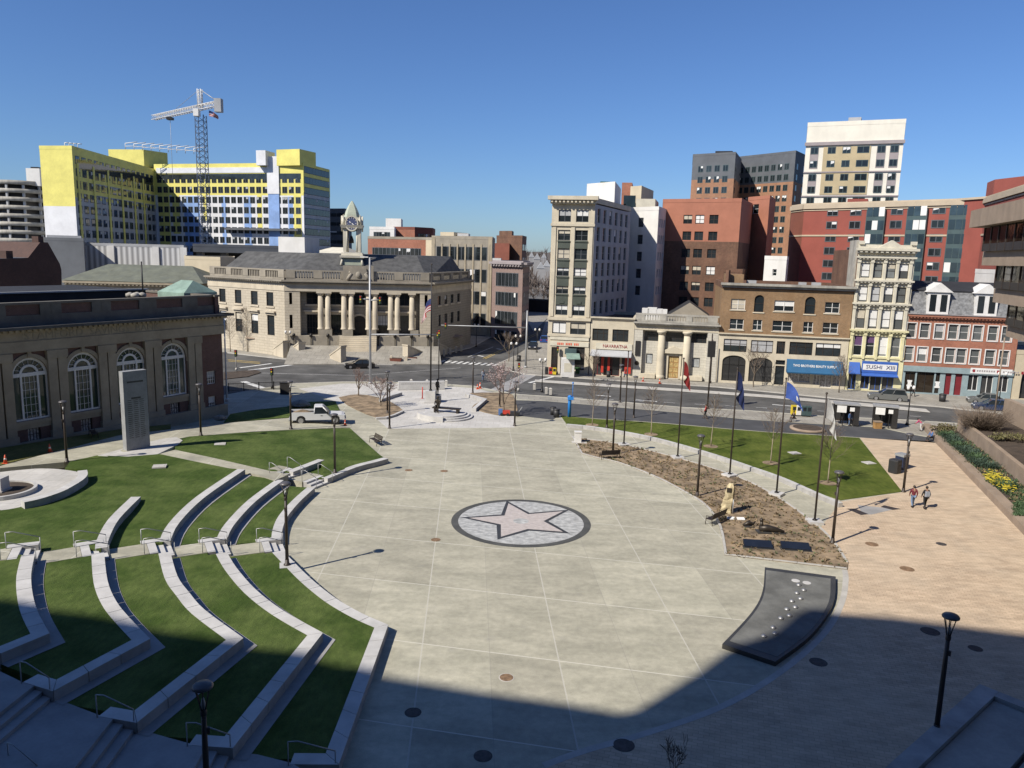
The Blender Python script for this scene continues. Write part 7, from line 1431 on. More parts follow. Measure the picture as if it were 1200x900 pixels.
# ---------------------------------------------------------------- brown concrete building at right with terraces
X_ = Bld('concrete_building', 'brown concrete building with overhanging window bands at the right edge', 'office building', (62,100)); dirn = Vector((-.292,-.956)); tiers = []
def tier(px, y0, y1, dist, m_, name, inward=0, deep=18):
    p = V2(at(px, y0, dist)); z1 = at(px, y0, dist).z; z0 = at(px, y1, dist).z; nn = Vector((dirn.y, -dirn.x)); nn = -nn if nn.x < 0 else nn
    q = p + nn*inward; e = q + dirn*60; mb = X_.mbd(); mb.prism([q, e, e + nn*deep, q + nn*deep], z0, z1); X_.add(mb, name, m_); return q, z0, z1, nn
for px, y0, y1, dist in ((1138,247,267,101),(1152,295,311,100),(1165,338,354,99),(1180,381,394,98)): tier(px, y0, y1, dist, 'brown_concrete', 'concrete_band')
for px, y0, y1, dist in ((1154,267.2,294.8,99),(1168,311.2,337.8,98),(1182,354.2,380.8,97)):
    q, z0, z1, nn = tier(px, y0, y1, dist, 'glass_brown', 'window_band')
    for i in range(14):
        mb = X_.mbd(); c = q + dirn*(.15+i*2.6); mb.prism([c - nn*.08, c + dirn*.16 - nn*.08, c + dirn*.16 + nn*.1, c + nn*.1], z0, z1); X_.add(mb, 'mullion', 'bronze_paint')
    mb = X_.mbd(); lo = z0 + (z1-z0)*.32; mb.prism([q - nn*.05, q + dirn*60 - nn*.05, q + dirn*60 + nn*.1, q + nn*.1], z0+.01, lo); X_.add(mb, 'sill_band', 'storefront_dark')
    p_ = at(px, y0, dist); mb = X_.mbd(); mb.prism([q + nn*2.2 , q + nn*2.9, q + nn*2.9 + dirn*.3, q + nn*2.2 + dirn*.3], z0, z1); X_.add(mb, 'blind_strip', 'tan_curtain')
q = at(1180,394,98); mb = X_.mbd(); nn = Vector((.956,-.292)); p = V2(q) + nn*3; mb.prism([p, p+dirn*60, p+dirn*60+nn*10, p+nn*10], 0, q.z); X_.add(mb, 'ground_floor', 'brown_concrete')
# planter terraces in front of it
PLw = [V2(g(1080,501)), V2(g(1098,521)), V2(g(1134,558)), V2(g(1192,619))]; PLw.append(PLw[-1] + (PLw[-1]-PLw[-2]).normalized()*30)
wall_blocks('planter_wall', PLw, -.05, .55, -.85, 'long low brown concrete planter wall along the brick walk', 'planter wall', ('brown_concrete','brown_concrete'), block=6)
PM = [V2(g(1121,503,.5)), V2(g(1156,531,.5)), V2(g(1198,567,.5))]; PM.append(PM[-1] + (PM[-1]-PM[-2]).normalized()*30)
wall_blocks('terrace_wall', PM, 0, 1.75, -.45, 'tall brown concrete retaining wall behind the daffodil bed', 'retaining wall', ('brown_concrete','brown_concrete'), block=8)
inn = offset(PLw, -.8); sheet('planter_soil', [(p.x,p.y) for p in inn] + [(p.x,p.y) for p in PM[::-1]], .42, 'soil')
inn2 = offset(PM, -.4); PT = [V2(g(1172,493,1.4)), V2(g(1204,507,1.4))]; PT.append(PT[-1]+(PT[-1]-PT[-2]).normalized()*40); sheet('planter_soil', [(p.x,p.y) for p in inn2] + [(p.x,p.y) for p in offset(PT,-.3)[::-1]], 1.5, 'soil')
wall_blocks('terrace_wall', [V2(g(1174,492,1.4)), PT[1], PT[2]], 1.0, 3.9, -.6, 'upper brown concrete wall at the right edge above the olive shrub', 'retaining wall', ('brown_concrete','brown_concrete'), block=8)
q = g(1166,545,.45); o = empty('drain_cover', (q.x,q.y,.42), 'pale rectangular drain frame in the daffodil bed', 'drain cover', rz=.3); mb = MB(); mb.box(-1.1,-.7,0,1.1,.7,.12); mb.build('frame', 'sidewalk', o); mb = MB(); mb.box(-.95,-.55,.122,.95,.55,.135); mb.build('grate', 'soil', o)
# ================================================================== far buildings
# --- hotel under construction: three wings in yellow sheathing
E0 = V2(at(46,174,272)); E1 = V2(at(84,173,265)); E2 = V2(at(180,190,322)); E3 = V2(at(355,184,285)); E4 = V2(at(386,186,304))
U_ = Bld('unfinished_hotel', 'huge unfinished block in bright yellow sheathing below the crane', 'apartment building', E1); ew = Wl(E0,E1); l_ = Wl(E1,E2); r_ = Wl(E2,E3); s_ = Wl(E3,E4)
zT = at(84,174,267).z; zA = at(270,191,300).z
mb = U_.mbd(); ze = at(70,241,265).z; mb.wall(ew.A, ew.B, ze, zT); mb.wall(l_.A, l_.B, zT-6, zT); U_.add(mb, 'yellow_end_wall', 'sheath_yellow'); mb = U_.mbd(); mb.wall(ew.A, ew.B, 0, ze); U_.add(mb, 'white_end_wall', 'sheath_white')
zB = at(280,229,300).z; zL = zT - 14; mb = U_.mbd(); mb.wall(l_.A, l_.B, zL, zT-6); U_.add(mb, 'yellow_wall', 'sheath_yellow'); mb = U_.mbd(); mb.wall(l_.A, l_.B, 0, zL); U_.add(mb, 'grey_wall', 'sheath_grey'); mb = U_.mbd(); mb.wall(r_.A, r_.B, zB, zA); U_.add(mb, 'yellow_wall', 'sheath_yellow'); mb = U_.mbd(); mb.wall(r_.A, r_.B, 0, zB); U_.add(mb, 'white_wall', 'sheath_white'); mb = U_.mbd(); mb.wall(s_.A, s_.B, 0, zA); U_.add(mb, 'end_wall', 'sheath_grey'); mb = U_.mbd(); lbox(mb, s_, 0, s_.L, -.06, .02, zB+1, zA); U_.add(mb, 'yellow_wall', 'sheath_yellow')
step = 3.55
def wins(W_, n, zt, rows_, ww, hh, m0, m1): return [(u_, u_+ww, zt-2.6-k*step-hh+1.6, zt-2.6-k*step+1.6) for k in range(rows_) for u_ in grid(W_, n, ww, m0, m1)]
wr_ = wins(r_, 23, zA, 14, 1.95, 2.2, 1.2, 1.2); U_.flatwin(r_, wr_[23:], ('glass','charcoal_panel','sheath_grey'), -.1, True, .10, cap=60)
wl_ = wins(l_, 15, zT-1, 15, 2.6, 2.3, 1.5, 1.5); U_.flatwin(l_, wl_, ('glass_blue','charcoal_panel','sheath_grey'), -.1, True, .16, cap=60)
ws_ = wins(s_, 8, zA, 14, 2.7, 2.3, .6, .6); U_.flatwin(s_, ws_, ('glass','charcoal_panel','sheath_grey'), -.12, True, .15, cap=40)
mb = U_.mbd()
for f0, f1 in ((.20,.31),(.46,.49),(.61,.66),(.775,.776),(.90,.93)):
    lbox(mb, r_, r_.L*f0, r_.L*f1, -.04, .03, 2, zB-.4)
U_.add(mb, 'blue_sheathing', 'sheath_blue'); mb = U_.mbd()
for f0, f1, zb_ in ((.02,.10,2),(.12,.17,zB-14),(.335,.36,zB-9),(.70,.73,zB-12),(.935,.985,2)): mb = U_.mbd(); lbox(mb, r_, r_.L*f0, r_.L*f1, -.045, .03, zb_, zB+.1); U_.add(mb, 'yellow_strip', 'sheath_yellow')
mb = U_.mbd()
lbox(mb, r_, r_.L*.775, r_.L*.845, -.3, .1, 2, zB+.5); U_.add(mb, 'blue_fin', 'sheath_blue'); mb = U_.mbd(); lbox(mb, r_, r_.L*.772, r_.L*.848, -.45, .1, zB+.52, zA+2.2)
U_.add(mb, 'grey_fin', 'sheath_white'); mb = U_.mbd()
for u_ in (2.0, 12, 22, 32, 42, 50): lbox(mb, l_, u_, u_+1.2, -.25, .05, 2, zT-4)
U_.add(mb, 'yellow_fin', 'sheath_yellow'); mb = U_.mbd(); lbox(mb, r_, 1, r_.L*.77, -.12, .02, zA-5.4, zA-3.6); lbox(mb, r_, r_.L*.85, r_.L-1, -.12, .02, zA-5.4, zA-3.6); U_.add(mb, 'top_window_band', 'glass'); mb = U_.mbd()
lbox(mb, r_, 1, r_.L*.77, -.16, .02, zA-3.3, zA-1.4); U_.add(mb, 'white_band', 'sheath_white')
mb = U_.mbd(); lbox(mb, l_, 3, l_.L-2, -.14, .02, zT-5.6, zT-3); U_.add(mb, 'top_window_band', 'glass'); mb = U_.mbd()
for k in range(1,14): lbox(mb, l_, 14, l_.L-1, -.06, .02, zT-6-k*step, zT-6-k*step+.6)
U_.add(mb, 'floor_band', 'sheath_grey')
dv = Vector((-.35,.94))*26; U_.roof([E0, E1, E2, E2+Vector((-10,22)), E0+Vector((-6,70))], zT-.3, 'gravel_roof', .9, 'sheath_yellow'); mb = U_.mbd(); mb.face([(p.x,p.y,zA) for p in (E2, E3, E4, E4+Vector((-6,20)), E2+Vector((2,22)))]); U_.add(mb, 'roof', 'gravel_roof'); mb = U_.mbd()
mb.wall(E4, E4+Vector((-6,20)), 0, zA); mb.wall(E4+Vector((-6,20)), E2+Vector((2,22)), 0, zA); mb.wall(E2+Vector((-10,22)), E0+Vector((-6,70)), 0, zT); mb.wall(E0+Vector((-6,70)), E0, 0, zT); U_.add(mb, 'rear_wall', 'sheath_grey')
mb = U_.mbd(); mb.prism([at(127,178,330), at(168,174,322), at(196,176,328), at(170,180,345)], zA-1, at(165,175,322).z); U_.add(mb, 'lift_tower', 'sheath_yellow'); mb = U_.mbd(); mb.prism([at(324,182,290), at(351,176,284), at(370,178,292), at(345,182,305)], zA-1, at(351,174.5,284).z); U_.add(mb, 'lift_tower', 'sheath_yellow'); mb = U_.mbd(); mb.prism([at(300,180,292), at(311,179,290), at(322,180,296), at(312,181,300)], zA-1, at(310,176,290).z); U_.add(mb, 'roof_plant', 'sheath_white')
mb = U_.mbd(); h = at(200,172,318).z
for i in range(9):
    x = 147+i*10; a = at(x,174,318); e = at(x+14,170-i%2,316); mb.tube([(a.x,a.y,h-2),(a.x,a.y,h)], .12, 4); mb.tube([(a.x,a.y,h),(e.x,e.y,h+.6)], .14, 4); mb.tube([(a.x,a.y,h-1),(e.x,e.y,h-.8)], .1, 4)
U_.add(mb, 'roof_frame', 'white_paint'); mb = U_.mbd()
for i in range(4): a = at(76+i*5,171,268); mb.tube([(a.x,a.y,zT),(a.x,a.y,zT+1.6)], .12, 4); e = at(81+i*5,171,268); mb.tube([(a.x,a.y,zT+1.6),(e.x,e.y,zT+1.6)], .12, 4)
U_.add(mb, 'roof_rail', 'white_paint'); mb = U_.mbd(); lbox(mb, r_, r_.L*.5, r_.L*.98, -2.2, -.2, at(300,270,295).z, at(300,267.5,295).z); U_.add(mb, 'work_platform', 'charcoal_panel')
# --- tower crane
cb = at(241,285,236); K = empty('tower_crane', (cb.x,cb.y,0), 'white and blue tower crane over the yellow building', 'crane'); zj = at(241,131,236).z; ztp = at(240,105,236).z
def lattice(mb, a, e, half, n, r, up=Vector((0,0,1))):
    a = Vector(a); e = Vector(e); d = (e-a).normalized(); s1 = d.cross(up).normalized()*half; s2 = d.cross(s1).normalized()*half; cor = [s1+s2, s1-s2, -s1-s2, -s1+s2]
    for c in cor: mb.tube([a+c, e+c], r, 4)
    for i in range(n):
        p = a.lerp(e, i/n); q = a.lerp(e, (i+1)/n)
        for k in range(4): mb.tube([p+cor[k], q+cor[(k+1)%4]], r*.6, 3); mb.tube([p+cor[k], p+cor[(k+1)%4]], r*.6, 3)
mb = MB(); lattice(mb, (0,0,0), (0,0,zj-1), 1.15, 34, .11, Vector((1,0,0))); mb.build('mast', 'crane_blue', K)
jt = at(180,140.5,262); jr = at(253,129,232); jd = Vector((jt.x-cb.x, jt.y-cb.y, 0)); cd_ = -jd.normalized()*9
mb = MB(); lattice(mb, (0,0,zj+1), jd + Vector((0,0,zj+1)), .62, 20, .10); mb.build('jib', 'white_paint', K); mb = MB(); lattice(mb, (0,0,zj+1), cd_ + Vector((0,0,zj+1)), .6, 5, .11); mb.build('counter_jib', 'white_paint', K)
mb = MB(); lattice(mb, (0,0,zj+1), (0,0,ztp), .5, 6, .11, Vector((1,0,0))); mb.build('tower_head', 'white_paint', K); mb = MB(); c = cd_.normalized()*10; mb.box(c.x-.9,c.y-.9,zj-1.2,c.x+.9,c.y+.9,zj+2.2); mb.build('counterweight', 'grey_wall', K)
mb = MB(); mb.box(-1.0,-2.6,zj-1.6,.4,-1.0,zj+.3); mb.build('cab', 'white_paint', K); mb = MB(); mb.tube([(0,0,ztp), tuple(cd_*.95+Vector((0,0,zj+2)))], .12, 4); mb.tube([(0,0,ztp), tuple(jd*.5+Vector((0,0,zj+2)))], .07, 4); t = jd*.63; mb.tube([tuple(t+Vector((0,0,zj))), tuple(t+Vector((0,0,zj-18)))], .06, 4); mb.build('cable', 'grey_metal', K); mb = MB(); mb.box(t.x-.8,t.y-.8,zj-.6,t.x+.8,t.y+.8,zj+.1); mb.build('trolley', 'black_metal', K)
fq = flag('flag', Vector((cb.x+cd_.x*.5, cb.y+cd_.y*.5, 0)), zj-.2, 1.5, 2.6, .5, .1, ['cloth_white','flag_red','flag_navy'], 'small striped flag flying under the crane counter jib', .5, None, lambda u, v: 2 if (u < .42 and v < .5) else (1 if int(v*6.99) % 2 == 0 else 0))
# --- round parking tower
c = at(26,230,305); o = Bld('round_tower', 'grey round parking tower with stacked open decks at the far left', 'car park', V2(c)); rr = 24/F*305; zt = at(26,209,305-rr).z
mb = o.mbd(); mb.lathe([(rr*.86,0),(rr*.86,zt-1)], 32, (c.x,c.y,0)); o.add(mb, 'core', 'storefront_dark')
for k in range(10):
    z = zt - 1.9 - k*2.6; mb = o.mbd(); mb.lathe([(rr*.8,z),(rr,z+.02),(rr,z+1.25),(rr*.8,z+1.27)], 32, (c.x,c.y,0)); o.add(mb, 'deck', 'old_stone')
for k in range(5):
    t = math.pi*(1.1+k/5); mb = o.mbd(); mb.box(c.x+rr*.93*math.cos(t)-.3,c.y+rr*.93*math.sin(t)-.3,0,c.x+rr*.93*math.cos(t)+.3,c.y+rr*.93*math.sin(t)+.3,zt-2); o.add(mb, 'column', 'grey_wall')
mb = o.mbd(); p = at(43,205,300); mb.box(p.x-2.2,p.y-2,zt-2,p.x+2.2,p.y+3,at(43,198,300).z); o.add(mb, 'stair_house', 'white_render'); mb = o.mbd(); mb.box(p.x-1.2,p.y-1,at(43,198,300).z+.01,p.x+1.2,p.y+1,at(43,196,300).z); o.add(mb, 'vent', 'black_metal')
# --- middle distance
def simple(name, label, cat, pts, m_, side=None, depth=15, wn=None, roofm='gravel_roof', par=.6, pm=None, win=('glass','charcoal_panel','blind'), z0=0, ht_=None):
    b, P_, ws, _ = block(name, label, cat, pts, 0, None); zt = at(*pts[0]).z if ht_ is None else ht_; mats = m_ if isinstance(m_, (list,tuple)) else [m_]*len(ws)
    for i, W_ in enumerate(ws): mb = b.mbd(); mb.wall(W_.A, W_.B, z0, zt); b.add(mb, 'wall', mats[i])
    close(b, P_, depth, zt, mats[-1], roofm, par, pm)
    if wn:
        for i, n, ww, hh, nr, st, top in wn: 
            W_ = ws[i]; b.flatwin(W_, rows(grid(W_, n, ww, 1.2, 1.2), ww, [zt-top-k*st-hh for k in range(nr)], hh), win, -.06, True, .12, cap=70)
    return b, ws, zt
b, ws, zt = simple('office_building', 'grey stone office block with regular windows behind the town hall', 'office building', [(506,279,182),(577,281,176),(580,282,196)], 'limestone_dull', wn=[(0,7,2.6,3.0,5,5.0,1.8)], pm='limestone_dull', depth=14)
mb = b.mbd(); lbox(mb, ws[0], 0, .9, -.1, .1, 0, zt+.3); lbox(mb, ws[0], ws[0].L-.9, ws[0].L, -.1, .1, 0, zt+.3)
for u_ in grid(ws[0], 8, .35, .5, .5): lbox(mb, ws[0], u_, u_+.35, -.16, .1, 1, zt-1.2)
b.add(mb, 'pilasters', 'bank_stone'); mb = b.mbd(); mb.prism([at(516,276,192), at(532,272,190), at(548,274,196), at(530,278,205)], zt-.5, at(530,272,190).z); b.add(mb, 'roof_house', 'beige_render'); mb = b.mbd(); mb.prism([at(536,276,190), at(549,275,190), at(551,276,196), at(538,276,196)], zt-.5, at(545,273.5,190).z); b.add(mb, 'roof_unit', 'white_render')
simple('brick_building', 'red brick building with beige corner left of the grey office block', 'office building', [(431,279,196),(499,280,190),(506,279,188),(508,280,192)], ['brick_red','beige_render','limestone_dull'], wn=[(0,12,1.3,2.0,3,4.4,2.2)], par=.5)
b, ws, zt = simple('brick_building', 'dark red brick upper block on the skyline right of the clock tower', 'office building', [(461,268,225),(486,266,222),(507,269,226),(510,270,236)], ['brick_red','dark_red_brick','dark_red_brick'], wn=[(1,5,1.4,2.2,2,4,1.2)]); mb = b.mbd(); mb.prism([at(452,259,230), at(470,257,228), at(472,258,236), at(455,259,238)], zt-3, at(460,256,229).z); b.add(mb, 'roof_house', 'white_render')
b, ws, zt = simple('office_building', 'white topped low building between clock tower and brick block', 'office building', [(433,268,215),(462,266,212),(464,267,220)], 'white_render', wn=[(0,5,1.6,1.3,1,3,.8)])
simple('glass_office', 'grey glass office peeping out left of the clock tower dome', 'office building', [(385,246,330),(404,249,325),(412,252,335)], 'charcoal_panel', wn=[(0,1,12,1.6,5,3.6,1.2)])
b, ws, zt = simple('office_building', 'pinkish corner building with bands of dark windows behind the side street', 'office building', [(577,308,172),(613,308,166),(621,307,180)], 'brick_pink', wn=[(0,6,1.25,3.0,4,4.2,2.0),(1,5,1.2,3.0,4,4.2,2.0)], pm='mauve_panel')
for W_ in ws: cornice(b, W_, zt-.7, 1.0, .9, 'mauve_panel', 0, W_.L, dent=.8)
mb = b.mbd(); mb.prism([at(577,305,176), at(587,304,176), at(588,305,182), at(578,305,182)], zt, at(582,302.5,176).z); b.add(mb, 'roof_unit', 'white_render')
b, ws, zt = simple('apartment_tower', 'brown brick building stepped up on the skyline above the pinkish corner block', 'apartment building', [(582,278,245),(612,279,238),(617,280,250)], 'brick_brown', wn=[(1,2,4,2,5,4,2)]); mb = b.mbd(); mb.prism([at(585,275,250), at(600,271,246), at(602,272,254), at(588,275,257)], zt-.5, at(596,270.5,247).z); b.add(mb, 'roof_house', 'brick_brown'); mb = b.mbd(); mb.prism([at(574,286,240), at(597,285,236), at(598,286,244), at(576,287,246)], 0, at(585,285,238).z); b.add(mb, 'lower_wing', 'dark_red_brick')
# left middle distance
b, P_, ws, _ = block('brick_building', 'dark brown brick gable building over the bank roof at the left edge', 'building', [(-60,300,116),(74,300,124)], 0, None); W0 = ws[0]; Lo = []; 
for y_ in (0, 11): Lo.append([W0.P(W0.u(x,y), max(0,W0.z(x,y)) if y < 400 else 0, y_) for x, y in ((-58,420),(73,420),(72,316),(70,309),(56,284),(47,284),(33,302),(14,303),(-58,303))])
mb = b.mbd(); mb.loft(Lo, mf=lambda i, k: 1 if k in (6,7) else 0); b.add(mb, 'wall', ['brick_dark','charcoal_panel'])
for x0, x1, y0 in ((9,17,294),(48,54,277)): mb = b.mbd(); lbox(mb, W0, W0.u(x0,300), W0.u(x1,300), .3, 1.6, W0.z(x0,306), W0.z(x0,y0)); b.add(mb, 'chimney', 'brick_dark')
b, ws, zt = simple('ribbed_building', 'pale building with vertical ribbed panels below the yellow block', 'building', [(97,287,214),(215,288,206),(218,290,215)], 'ribbed', pm='grey_wall'); mb = b.mbd()
for f0 in (.245, .69, .97): lbox(mb, ws[0], ws[0].L*f0, ws[0].L*f0+1.5, -.4, .1, 0, zt)
b.add(mb, 'pier', 'white_render')
simple('grey_hall', 'dark grey flat roofed hall left of the ribbed building', 'building', [(52,281,205),(98,286,200),(99,287,206)], 'charcoal_panel')
b, P_, ws, _ = block('copper_roof_building', 'long building with green copper hipped roof behind the bank', 'building', [(76,325,182),(236,328,170)], 0, None); zt = at(150,330,176).z; mb = b.mbd(); W0 = ws[0]; mb.wall(W0.A, W0.B, 0, zt); b.add(mb, 'wall', 'bank_stone'); dpt = -W0.n*16; zr2 = at(150,310,184).z
mb = b.mbd(); a_, e_ = W0.P(-.6,zt,-.6), W0.P(W0.L+.6,zt,-.6); r1, r2 = W0.P(5,zr2,8), W0.P(W0.L-5,zr2,8); f_, h_ = W0.P(W0.L+.6,zt,16), W0.P(-.6,zt,16); mb.face((a_,e_,r2,r1)); mb.face((e_,f_,r2)); mb.face((f_,h_,r1,r2)); mb.face((h_,a_,r1)); b.add(mb, 'roof', 'copper_dull'); cornice(b, W0, zt-.9, .8, .7, 'bank_stone', 0, W0.L, dent=.8); mb = b.mbd(); mb.wall(W0.B, W0.B+V2(dpt), 0, zt); b.add(mb, 'side_wall', 'bank_stone'); mb = b.mbd(); mb.wall(W0.A+V2(dpt), W0.A, 0, zt); b.add(mb, 'side_wall', 'bank_stone')
simple('beige_building', 'low beige rendered building left of the town hall roof', 'building', [(216,303,186),(258,302,180),(274,304,184),(275,305,190)], 'beige_render')
b, ws, zt = simple('viaduct', 'dark concrete deck crossing in front of the yellow block', 'viaduct', [(226,290,215),(360,289,212),(362,290,222)], 'charcoal_panel', z0=at(300,297,213).z, ht_=at(300,290,213).z, roofm='asphalt')
for i in range(5): mb = b.mbd(); p = at(235+i*28,296,217); mb.box(p.x-.8,p.y-.8,0,p.x+.8,p.y+.8,at(300,297,213).z); b.add(mb, 'pier', 'grey_wall')
simple('grey_podium', 'grey podium wall at the foot of the yellow block', 'building', [(55,278,232),(95,279,230),(96,280,238)], 'grey_wall'); b, ws, zt = simple('white_roof_building', 'pale hip roofed building just left of the clock tower', 'building', [(352,300,176),(398,300,170),(400,301,178)], 'limestone_dull', par=0); 
mb = b.mbd(); W0 = ws[0]; z_ = at(385,289.5,176).z; r1, r2 = W0.P(4,z_,6), W0.P(W0.L-2,z_,6); mb.face((W0.P(-.5,zt,-.5), W0.P(W0.L+.5,zt,-.5), r2, r1)); mb.face((W0.P(W0.L+.5,zt,-.5), W0.P(W0.L+.5,zt,13), r2)); mb.face((W0.P(W0.L+.5,zt,13), W0.P(-.5,zt,13), r1, r2)); mb.face((W0.P(-.5,zt,13), W0.P(-.5,zt,-.5), r1)); b.add(mb, 'hip_roof', 'cream_paint')
# far street end: dark block put in for the shade there, houses and wooded hill
simple('street_end_shade', 'dark building side closing the far end of the side street', 'building', [(616,352,260),(660,352,255)], 'storefront_dark', ht_=3.5, depth=6)
for (x, y, d, s_), lb in zip([(623,297,520,7),(629.5,299,470,8),(634,309,420,8),(637.5,298,560,7),(641,307,440,8)],['white gabled house on the far hill, leftmost','white gabled house on the far hill, second from left','white gabled house on the far hill, lowest one','small white house on the far hill near the ridge','white house on the far hill beside the corner tower']):
    p = at(x, y, d); o = empty('hill_house', (p.x,p.y,p.z-8), lb, 'house', 'houses on the far hill'); mb = MB(); s_ *= .5; mb.box(-s_/2,-s_/2,-6,s_/2,s_/2,5.5); mb.build('wall', 'far_white', o); mb = MB(); mb.loft([[(-s_*.55,-s_*.55,5.503),(s_*.55,-s_*.55,5.503),(0,-s_*.55,9)],[(-s_*.55,s_*.55,5.503),(s_*.55,s_*.55,5.503),(0,s_*.55,9)]]); mb.build('roof', 'grey_wall', o)
mb = MB(); n = 40; rh = random.Random(9); P_ = {}
for i in range(n+1):
    for j in range(7):
        x = -160 + 620*i/n; y = 420 + j*80; P_[i,j] = mb.pt((x, y, -1 + 24*math.sin(math.pi*min(1,j/5)*.5)*(.7+.3*math.sin(i*.7+j)) + (rh.random()*2 if j else -1)))
for i in range(n):
    for j in range(6): mb.fi((P_[i,j],P_[i+1,j],P_[i+1,j+1],P_[i,j+1]), 0, True)
tag(mb.build('hill', 'hill'), kind='structure')
mb = MB(); 
for i in range(520):
    x = rh.uniform(-20, 70); y = rh.uniform(300, 700); zb = max(0, 24*min(1,(y-420)/400)) - 1; h = rh.uniform(6, 13)
    mb.tube([(x,y,zb),(x,y,zb+h*.6)], [.25,.1], 3)
    for k in range(12):
        a = rh.uniform(0,6.28); r = rh.uniform(.8,3.4); p = Vector((x,y,zb+h*rh.uniform(.3,.6))); q = p + Vector((r*math.cos(a), r*math.sin(a), h*rh.uniform(.15,.5))); mb.tube([p, q], [.16,.06], 3)
tag(mb.build('hill_woods', 'twig_far'), 'bare brown woods on the far hill at the end of the street', 'woods', kind='stuff')
# --- the tall block behind and to the left of the view point, unseen, its outline shaped to cast the plaza shadow
AZ, EL = math.radians(37.5), math.radians(42)
sd = Vector((math.cos(AZ), math.sin(AZ)))
prof = []
for x, y, z in [(0,701,2.25),(58,714,1.8),(108,720,1.8),(172,736,1.35),(240,746,1.35),(300,759,.9),(360,765,.9),(400,780,.45),(426,782,.45),(450,792,0),(567,811,0),(671,826,0),(729,836,0),(746,832,0),(783,809,0),(817,788,0),(850,763,0),(900,745,.25),(930,720,.25),(948,712,.25),(978,715,.25),(1053,724,0),(1200,743,0)]:
    p = g(x, y, z); s_ = (p.y + 8) / sd.y; prof.append((p.x - sd.x*s_, z + s_*math.tan(EL)))
x0, h0 = prof[0]; x1, h1 = prof[-1]; prof = [(x0-90, h0+6)] + prof + [(x1+90, h1)]
mb = MB(); out_ = [(prof[0][0], 0)] + prof + [(prof[-1][0], 0)]
mb.loft([[(x, -8, z) for x, z in out_], [(x, -34, z) for x, z in out_]])
o = empty('unseen_block', (prof[0][0],-8,0), 'large concrete block with a sloping roofline behind the viewer, whose shadow crosses the plaza', 'office building'); m = mb.build('wall', 'charcoal_panel', o); m.location = (-prof[0][0], 8, 0)
mb = MB(); 
for k in range(10):
    for i in range(24): x = prof[0][0] + 4 + i*10; z = 4 + k*4; mb.box(x, -7.99, z, x+6, -7.9, z+2.2)
m = mb.build('window', 'glass', o); m.location = (-prof[0][0], 8, 0); m['kind'] = 'stuff'
# ================================================================== VEHICLES
def loop_body(prof_, w, inset_=.06):
    n = len(prof_); cx = sum(p[0] for p in prof_)/n; cz = sum(p[1] for p in prof_)/n; L = []
    for y, k in ((-w/2, .965), (-w/2+inset_, 1), (w/2-inset_, 1), (w/2, .965)): L.append([(cx+(p[0]-cx)*(1-(1-k)*.35), y, cz+(p[1]-cz)*k) for p in prof_])
    return L
def arch_prof(L, pts_top, axles, r, zb):          # closed side profile with wheel arches cut into the sill
    low = [(L/2, zb)]
    for ax in axles:
        low.append((ax+r*1.12, zb)); low += [(ax + r*1.12*math.cos(t), zb + r*1.12*math.sin(t)*.95 + .02) for t in [math.pi*k/8 for k in range(1,8)]]; low.append((ax-r*1.12, zb))
    low.append((-L/2, zb)); return pts_top + low
def wheel(t, x, y, r, w=.22):
    s_ = 1 if y > 0 else -1; a = MB(); a.tube([(x,y-s_*w,r),(x,y,r)], r, 20); wh = a.build('wheel', 'tyre', t); a = MB(); a.tube([(x,y-s_*.02,r),(x,y+s_*.012,r)], r*.62, 14); a.build('rim', 'rim', wh)
